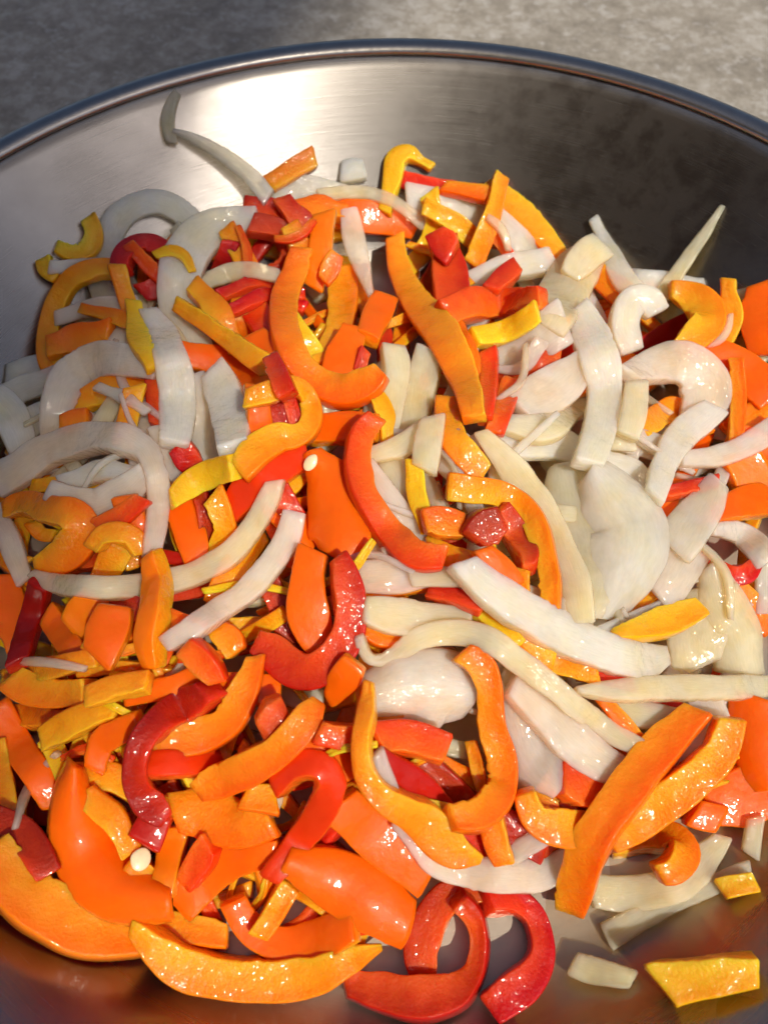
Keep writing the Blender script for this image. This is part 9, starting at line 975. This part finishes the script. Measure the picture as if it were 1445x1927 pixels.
('A','','ragged amber inner rib beside the facing orange curve','L',2.8,3,0,(-0.08,-0.10,0.99),'17.8,-52.3,17.1,2.5 18.5,-55.3,16.8,2.7 19.1,-58.4,17.0,2.6 19.7,-61.4,16.2,2.3'),
('P','','long pinkish white onion strand sweeping under the two facing curves','',3.4,-1,0,(-0.08,-0.03,1.00),'1.8,-68.2,18.5,1.7 3.7,-69.7,17.8,2.7 5.6,-71.2,17.0,3.5 7.4,-72.8,16.1,4.3 9.2,-74.3,15.0,5.0 11.5,-75.4,13.5,5.5 14.0,-76.0,12.1,5.8 16.5,-76.4,11.5,6.0 19.0,-76.8,11.9,6.2 21.5,-77.0,12.3,6.4 24.1,-77.1,11.6,6.4 27.0,-77.1,9.6,6.4 30.0,-76.9,7.1,6.3 32.9,-76.3,5.5,6.1 35.3,-75.2,5.8,5.7 37.2,-73.9,8.0,5.0 38.7,-72.7,11.3,4.0 40.4,-71.5,13.7,2.9'),
('O','','large orange pepper leaf at the right edge','T',3.5,1,1.8,(-0.28,-0.11,0.95),'82.1,-41.5,11.2,11.6 81.9,-44.2,10.4,11.7 81.4,-46.9,9.9,11.6 81.0,-49.6,9.7,11.4 80.7,-52.4,9.5,11.0 80.7,-55.0,9.3,10.4 81.2,-57.5,8.9,9.3 82.2,-59.8,8.2,7.8'),
('W','','thick white onion strip curling down at the right of the heap','',4.1,-3,0,(-0.19,-0.40,0.90),'51.2,57.2,27.1,5.1 52.2,53.4,26.3,7.4 52.6,48.6,26.9,9.0 52.8,43.0,28.6,9.4 53.2,38.3,29.2,9.1 54.0,35.2,27.9,8.8 54.5,32.3,26.2,8.3 54.2,28.7,25.4,8.2 53.1,24.3,25.9,8.3 51.6,19.7,26.9,8.2 49.9,15.1,28.1,7.8 48.0,10.6,29.4,7.1 46.1,6.5,30.4,6.2'),
('W','','small curled white onion nub near the right back','',4.8,-7,0,(-0.20,-0.45,0.87),'73.6,59.9,21.8,6.3 71.0,62.3,23.0,8.4 67.5,62.6,23.2,8.4 65.2,60.0,22.0,8.0 64.4,56.5,20.6,7.8 64.9,53.0,19.2,7.2 66.0,49.9,17.5,6.6'),
('O','','thin upright orange pepper stick at the right edge','L',2.8,2,0,(-0.29,-0.37,0.88),'91.0,43.4,22.8,3.5 91.2,39.9,21.2,3.6 91.0,36.0,20.1,3.7 90.2,31.7,19.7,3.8 89.1,27.2,19.5,3.7 88.3,23.3,18.7,3.5 87.8,19.9,17.3,3.1'),
('P','','large pinkish white onion arch at the right of the heap','',3.4,-6,0,(-0.25,-0.41,0.88),'60.4,34.5,27.2,5.9 65.0,38.6,23.8,7.6 69.1,41.2,22.3,9.1 72.5,42.3,22.2,10.3 75.6,42.4,22.9,11.2 78.7,41.3,22.6,11.8 81.2,39.4,21.6,12.0 82.5,36.7,20.2,12.1 82.5,33.6,18.8,11.5 81.1,30.6,17.7,10.0 79.6,27.8,16.5,8.4'),
('P','','onion strand reaching in level from the right edge','',2.7,-2,0,(-0.28,-0.34,0.90),'72.1,14.2,20.7,3.8 75.5,14.6,20.2,4.4 79.1,15.4,19.3,5.0 82.6,16.5,18.7,5.4 85.9,17.5,18.7,5.6 89.0,18.9,18.8,5.8 92.3,20.8,18.7,6.0 95.5,22.9,18.7,6.2 98.5,24.8,19.0,6.4'),
('T','','long yellowish onion strip along the left side of the big pale petal','',2.7,11,0,(-0.14,-0.30,0.94),'22.0,13.2,34.3,3.0 24.0,11.3,33.1,4.4 25.9,9.5,31.8,5.7 27.9,7.8,30.3,6.4 29.9,6.2,28.5,6.8 31.8,4.4,26.8,7.0 33.5,2.2,26.0,7.0 35.1,-0.5,26.0,7.0 36.4,-3.3,26.1,6.9 37.4,-6.3,26.3,6.7 38.2,-9.5,26.7,6.5 38.8,-12.7,27.3,6.4 39.4,-15.9,28.0,6.5 39.9,-19.0,28.6,6.7 40.3,-22.1,29.3,6.6 40.5,-25.1,29.7,6.1 40.8,-27.8,29.5,5.6 41.3,-30.3,28.7,5.0'),
('A','','amber pepper arc curving round the dark red block','L',4.2,14,0,(-0.13,-0.30,0.94),'13.9,-1.1,34.2,5.9 16.8,-1.3,33.9,5.8 19.7,-1.3,33.0,5.7 22.8,-0.9,31.4,5.7 25.9,-0.6,29.7,5.8 28.7,-1.5,28.7,5.8 30.9,-3.4,28.7,5.8 32.5,-6.2,29.1,5.6 33.5,-9.3,29.6,5.2 34.1,-12.5,29.9,4.9 34.5,-15.6,29.9,4.6 34.8,-18.6,29.9,4.5 34.9,-21.7,30.3,4.5 34.7,-24.8,30.5,4.2 34.5,-27.5,30.0,3.9'),
('R','','red pepper stick behind the dark red block','L',4.9,-10,0,(-0.12,-0.28,0.95),'25.3,-4.9,30.3,4.5 27.0,-6.9,28.8,5.1 28.6,-9.1,27.5,5.5 29.8,-12.0,27.7,5.6 30.4,-15.9,29.7,5.0 30.3,-19.9,31.7,3.4'),
('T','','yellowish onion slab below the long red hook','',2.7,-5,0,(-0.03,-0.23,0.97),'-4.1,-29.9,34.4,5.5 -1.5,-30.1,33.3,6.6 1.2,-30.2,32.0,7.5 4.0,-30.2,30.9,7.8 6.7,-30.2,29.9,7.6 9.6,-30.0,29.2,7.0 12.4,-29.9,28.9,6.1 15.2,-29.9,29.2,5.0 17.9,-29.9,29.6,4.0'),
('T','','very long onion strand winding from the red J hook down to the right','',2.7,7,0,(-0.10,-0.20,0.97),'-4.9,-34.8,33.2,2.0 -4.2,-36.7,31.3,2.3 -2.8,-38.2,29.0,2.5 -0.3,-38.3,28.1,2.8 2.1,-37.2,28.2,3.3 4.3,-35.9,28.8,4.0 6.4,-34.6,29.7,4.6 8.9,-33.8,30.2,5.0 11.5,-33.3,30.3,5.1 14.1,-33.2,30.4,5.2 16.7,-33.5,30.7,5.3 19.1,-34.4,31.3,5.4 21.3,-35.6,32.1,5.4 23.4,-37.0,32.0,5.4 25.5,-38.3,30.8,5.4 27.8,-39.4,29.1,5.4 30.0,-40.6,28.1,5.4 32.0,-42.1,27.5,5.3 34.0,-43.5,26.8,5.1 36.1,-44.9,25.6,5.0 38.4,-46.1,23.4,4.9 41.1,-47.0,20.5,4.9 43.6,-48.1,18.1,5.0 45.8,-49.5,17.3,5.0 47.8,-51.0,17.3,4.8 50.0,-52.1,17.4,4.3 52.4,-53.1,17.1,3.7'),
('T','','level glistening onion strip running to the right edge','',2.7,-9,0,(-0.24,-0.16,0.96),'39.2,-43.8,25.3,1.7 42.1,-43.6,24.3,2.7 45.1,-43.3,23.3,3.7 48.0,-43.1,22.6,4.3 51.0,-42.8,22.0,4.8 54.1,-42.3,20.8,5.1 57.5,-41.7,19.0,5.4 61.0,-41.1,17.2,5.5 64.3,-40.8,16.1,5.5 67.2,-40.7,15.8,5.4 70.2,-40.6,15.6,5.3 73.4,-40.4,14.7,5.3 77.1,-39.9,12.9,5.2 81.1,-39.1,10.7,5.1 85.1,-38.4,8.6,4.9 88.8,-37.8,7.2,4.6'),
('O','',"orange pepper diamond right of the red J hook's bend",'T',2.8,-2,0,(0.04,-0.17,0.98),'-5.7,-40.2,33.1,5.3 -7.2,-42.2,31.4,6.4 -8.9,-43.8,28.8,5.6 -10.7,-45.4,26.5,3.5'),
('V','','long orange-red pepper hook hanging down the centre of the heap','R',4.9,-12,0,(0.01,-0.31,0.95),'-2.0,15.6,36.2,4.6 -4.0,13.4,35.8,5.0 -5.3,10.5,35.7,5.3 -5.8,7.1,35.7,5.4 -5.9,3.7,35.7,5.4 -5.5,0.5,35.7,5.4 -4.8,-2.6,35.7,5.3 -3.6,-5.4,35.4,5.1 -2.2,-7.7,34.7,5.0 -0.7,-9.8,33.7,5.2 1.0,-11.9,33.2,5.5 2.9,-14.5,33.9,5.8 4.9,-17.0,35.1,6.0 7.2,-18.7,35.7,6.0 9.8,-19.3,35.9,5.5 12.4,-19.3,35.9,4.8'),
('R','','small red pepper block at the end of the straight amber stick','L',4.2,9,0,(0.09,-0.41,0.91),'-25.6,28.6,40.5,3.7 -24.0,24.5,41.4,4.2 -22.5,20.5,42.3,4.2 -21.2,17.6,41.7,4.0'),
('P','','long pink onion strand below the tan strand at left centre','',3.4,8,0,(0.12,-0.25,0.96),'-19.4,-7.0,32.7,5.3 -19.9,-9.8,32.0,5.4 -20.7,-12.6,31.4,5.5 -22.1,-15.1,30.9,5.4 -23.7,-17.5,30.4,5.3 -25.3,-19.8,30.0,5.2 -27.0,-21.9,29.3,5.1 -29.2,-23.5,28.1,5.0 -31.6,-24.8,26.8,5.0 -33.8,-26.4,26.7,4.9 -35.5,-28.9,28.8,4.9 -36.9,-31.6,31.9,4.7 -38.5,-33.8,33.5,4.5 -40.8,-35.0,33.0,4.1 -43.2,-36.1,31.7,3.7'),
('A','','upright two-faced amber pepper stick hanging over the tan onion strand','T',4.9,32,0,(0.19,-0.23,0.96),'-49.5,-15.8,30.9,3.4 -48.8,-18.4,29.4,4.2 -48.0,-21.4,28.8,4.7 -47.3,-25.1,30.0,4.9 -46.8,-28.7,31.4,5.0 -46.8,-31.8,31.5,5.2 -47.1,-34.5,30.8,5.2 -46.7,-37.2,29.9,4.5 -46.1,-39.8,28.8,3.4'),
('D','','large dark red pepper C in the lower left','R',4.9,2,0,(0.19,-0.12,0.97),'-33.7,-44.9,31.0,4.4 -36.4,-45.8,28.1,6.1 -39.1,-46.6,25.6,6.9 -41.3,-47.9,25.6,6.4 -42.9,-49.7,27.6,5.7 -44.2,-51.8,29.3,5.2 -45.5,-53.8,29.9,4.8 -46.4,-56.1,29.6,4.5 -47.0,-58.2,28.2,4.3 -47.4,-60.3,25.6,4.6 -47.2,-62.3,22.9,5.0 -46.0,-64.3,21.5,5.5 -44.1,-66.1,21.1,5.1 -42.2,-67.8,20.5,3.0'),
('O','','glossy orange pepper strip slanting up right of the dark red C','L',4.9,-8,0,(0.10,-0.11,0.99),'-13.0,-47.6,31.1,3.2 -14.3,-49.9,31.4,4.9 -15.7,-52.1,31.9,5.8 -17.3,-54.0,31.6,6.0 -19.1,-55.6,30.6,6.1 -21.1,-56.9,29.3,6.3 -23.4,-58.0,28.1,6.5 -25.9,-59.0,26.5,6.7 -28.5,-59.7,24.5,6.8 -31.2,-60.4,22.5,6.7 -33.8,-61.2,21.3,5.6 -36.3,-62.2,20.5,4.1'),
('V','','folded orange-red pepper loop in the lower centre','T',3.5,-10,0,(0.05,-0.08,1.00),'-20.4,-62.0,25.8,5.1 -18.5,-60.5,27.1,5.2 -16.4,-59.4,28.7,5.2 -13.9,-59.1,29.8,5.2 -11.5,-59.7,29.9,5.3 -10.2,-61.4,28.6,5.6 -10.4,-63.4,26.5,5.8 -11.4,-65.2,24.0,5.9 -12.8,-66.9,20.9,5.8 -14.4,-68.5,17.7,5.6 -16.1,-70.2,15.5,5.4 -17.6,-72.1,15.0,5.4 -19.0,-74.0,15.4,5.2 -20.5,-75.7,15.5,4.8 -22.1,-77.4,14.9,4.3'),
('O','','broadest flat orange pepper slab low in the centre','T',3.5,7,1.4,(0.03,-0.02,1.00),'-19.3,-74.5,16.4,5.9 -16.8,-75.3,15.3,7.4 -14.3,-76.1,14.1,9.0 -11.8,-76.9,12.9,10.4 -9.3,-78.0,12.0,11.3 -6.8,-79.1,11.4,11.9 -4.4,-80.3,11.0,12.1 -2.1,-81.6,10.4,12.1 0.2,-82.9,9.5,11.4 2.5,-84.3,8.3,10.4 4.8,-85.7,7.2,9.4'),
('A','','long amber pepper curve open to the upper right in the lower centre','R',4.9,13,0,(0.00,-0.09,1.00),'-2.8,-44.4,33.7,1.8 -2.9,-46.8,33.1,2.5 -3.1,-49.4,33.7,3.1 -3.4,-52.1,34.8,3.3 -3.9,-54.6,35.4,3.3 -4.1,-56.9,35.2,3.3 -3.9,-59.1,34.2,3.5 -3.3,-61.1,33.0,3.9 -2.1,-63.0,32.0,4.1 -0.5,-64.5,30.9,4.5 1.5,-65.6,29.3,5.0 3.7,-66.4,27.2,5.6 5.9,-67.3,24.8,6.6 8.0,-68.4,22.9,7.5 9.9,-69.8,21.4,7.6 11.6,-71.4,20.1,7.1 13.7,-72.8,18.8,6.0 16.0,-73.6,17.8,4.0 18.5,-74.4,17.1,1.8'),
('O','','orange pepper curve facing the long amber curve in the lower centre','L',4.9,6,0,(-0.09,-0.12,0.99),'15.4,-37.5,29.9,4.3 17.7,-38.6,29.5,5.0 19.7,-40.2,28.7,5.4 20.8,-42.4,27.3,5.2 21.4,-44.6,25.7,5.0 21.6,-46.9,24.0,5.1 21.7,-49.2,22.4,5.4 22.2,-51.5,20.8,5.5 23.1,-53.7,19.6,5.6 23.9,-56.1,18.8,5.6 24.0,-58.6,18.3,5.7 23.5,-61.2,18.5,5.9 22.2,-63.7,20.0,5.9 20.0,-65.7,21.5,5.9 17.6,-67.1,23.1,5.8 14.9,-67.8,24.6,5.1 12.3,-68.0,25.4,4.2'),
('A','','amber-yellow pepper strip crossing behind the long slanting orange strip','L',4.2,-11,0,(-0.22,-0.09,0.97),'71.4,-48.0,19.5,5.4 70.6,-50.5,18.4,5.9 69.6,-52.9,17.4,6.3 68.0,-55.2,16.8,6.6 65.8,-57.1,16.6,6.6 63.5,-58.9,16.4,6.6 61.2,-60.6,16.0,6.8 59.0,-62.1,15.2,7.0 56.8,-63.5,14.1,7.3 54.6,-64.7,13.0,7.6 52.2,-66.0,12.4,7.8 49.6,-67.5,12.5,7.5 46.9,-69.0,13.2,6.7 44.4,-70.4,13.3,5.8'),
('W','','white onion strip dropping down from the right onion arch','',2.7,-2,0,(-0.24,-0.35,0.91),'83.9,29.7,20.4,6.2 81.0,27.8,19.5,7.6 77.9,25.4,19.1,8.5 74.3,21.9,20.1,7.8 70.7,17.4,22.1,6.9 67.8,13.0,23.5,6.4 65.5,8.8,24.5,5.9 63.2,4.1,26.3,5.4 61.3,-0.0,27.3,4.8'),
('Y','','bright yellow pepper strip lying on the onions at right','L',3.5,9,0,(-0.22,-0.21,0.95),'71.0,-22.8,17.8,4.4 68.2,-23.9,17.3,5.8 65.2,-25.1,17.2,6.6 61.9,-26.5,18.0,6.6 58.3,-28.1,19.9,5.9 54.3,-29.9,22.9,4.7 50.7,-31.1,24.7,3.3 47.7,-31.9,25.3,2.0'),
('D','','dark red pepper block inside the amber arc','L',6.3,18,0,(-0.09,-0.30,0.95),'17.8,-13.2,33.2,4.8 21.2,-11.1,33.8,7.3 24.7,-9.2,34.4,5.5'),
('O','','long orange pepper strip slanting down to a cut end at lower right','L',4.2,12,0,(-0.18,-0.08,0.98),'65.6,-46.2,18.3,5.4 63.4,-48.0,17.7,6.1 61.2,-49.8,17.5,6.7 58.9,-51.7,17.4,7.2 56.7,-53.7,17.4,7.3 54.6,-55.7,17.4,7.3 52.5,-57.7,17.5,7.2 50.5,-59.8,17.7,7.2 48.5,-61.9,18.1,7.2 46.6,-64.0,18.3,7.2 44.8,-66.0,18.3,7.3 43.0,-67.9,18.1,7.3 41.5,-69.9,17.4,7.3 40.2,-71.9,16.2,7.4 39.4,-73.9,14.2,7.5 39.0,-76.0,11.4,7.5 38.7,-78.2,8.5,7.2 38.4,-80.5,5.8,6.7 38.1,-82.8,3.7,6.1'),
('W','','thick bright white onion strip lying on top right of centre','',4.1,-12,0,(-0.14,-0.21,0.97),'15.5,-21.6,38.8,5.6 17.4,-23.2,38.0,6.3 19.2,-24.7,37.2,7.1 21.2,-26.2,36.4,7.7 23.3,-27.5,35.6,7.9 25.4,-28.8,34.7,8.0 27.6,-29.9,33.7,8.1 30.0,-30.8,32.3,8.3 32.4,-31.6,30.6,8.4 35.0,-32.2,28.8,8.5 37.6,-32.9,27.3,8.6 40.2,-33.7,26.4,8.6 42.6,-34.6,26.0,8.5 45.1,-35.4,25.4,8.4 47.9,-36.0,24.2,8.4 50.9,-36.2,22.3,8.5 54.6,-35.7,19.1,8.2 58.1,-34.9,16.8,6.6 61.4,-33.9,15.6,4.4'),
]
SEEDS = [
(-16.2,4.5,35.0,2.82,3.99,35,'small cream pepper seed on the large flat orange leaf'),
(-46.9,-74.5,17.6,4.30,3.69,-75,'cream pepper seed by the large lower left leaf'),
]
COLOUR = dict(O='orange', A='amber', Y='yellow', R='red', D='dark red', M='maroon', V='orange-red', W='white', P='pink', T='tan')
for i, row in enumerate(PIECES):
    c, kind, label = row[:3]
    on = c in 'WPT'
    base = ('onion_' if on else 'pepper_') + (kind if kind in ('ring', 'petal') else 'slice' if on else 'strip')
    o = build_piece(base, row, 100 + i)
    if kind == 'buried':
        tag(o, COLOUR[c] + (' onion slice' if on else ' pepper strip') + ' buried ' + label, 'onion' if on else 'pepper',
            'onion slices buried in the heap' if on else 'pepper strips buried in the heap')
    else:
        tag(o, label, 'onion' if on else 'pepper', 'onion slices in the pan' if on else 'pepper strips in the pan')
for x, y, z, a, b, ang, label in SEEDS:
    bm = bmesh.new(); bmesh.ops.create_uvsphere(bm, u_segments=20, v_segments=12, radius=.0005)
    for v in bm.verts:
        u = v.co / .0005
        taper = 1 - .28 * max(0, u.y) ** 2
        v.co = Vector((u.x * a * .0005 * taper, u.y * b * .0005 * 1.05, u.z * .00055 * (1 - .35 * math.hypot(u.x, u.y) ** 2)))
    me = bpy.data.meshes.new('pepper_seed'); bm.to_mesh(me); bm.free()
    o = link_mesh('pepper_seed', me, [SEED]); o.location = (x * .001, y * .001, z * .001)
    o.rotation_euler = (R(24), R(8), R(-ang))
    tag(o, label, 'seed', 'loose pepper seeds')
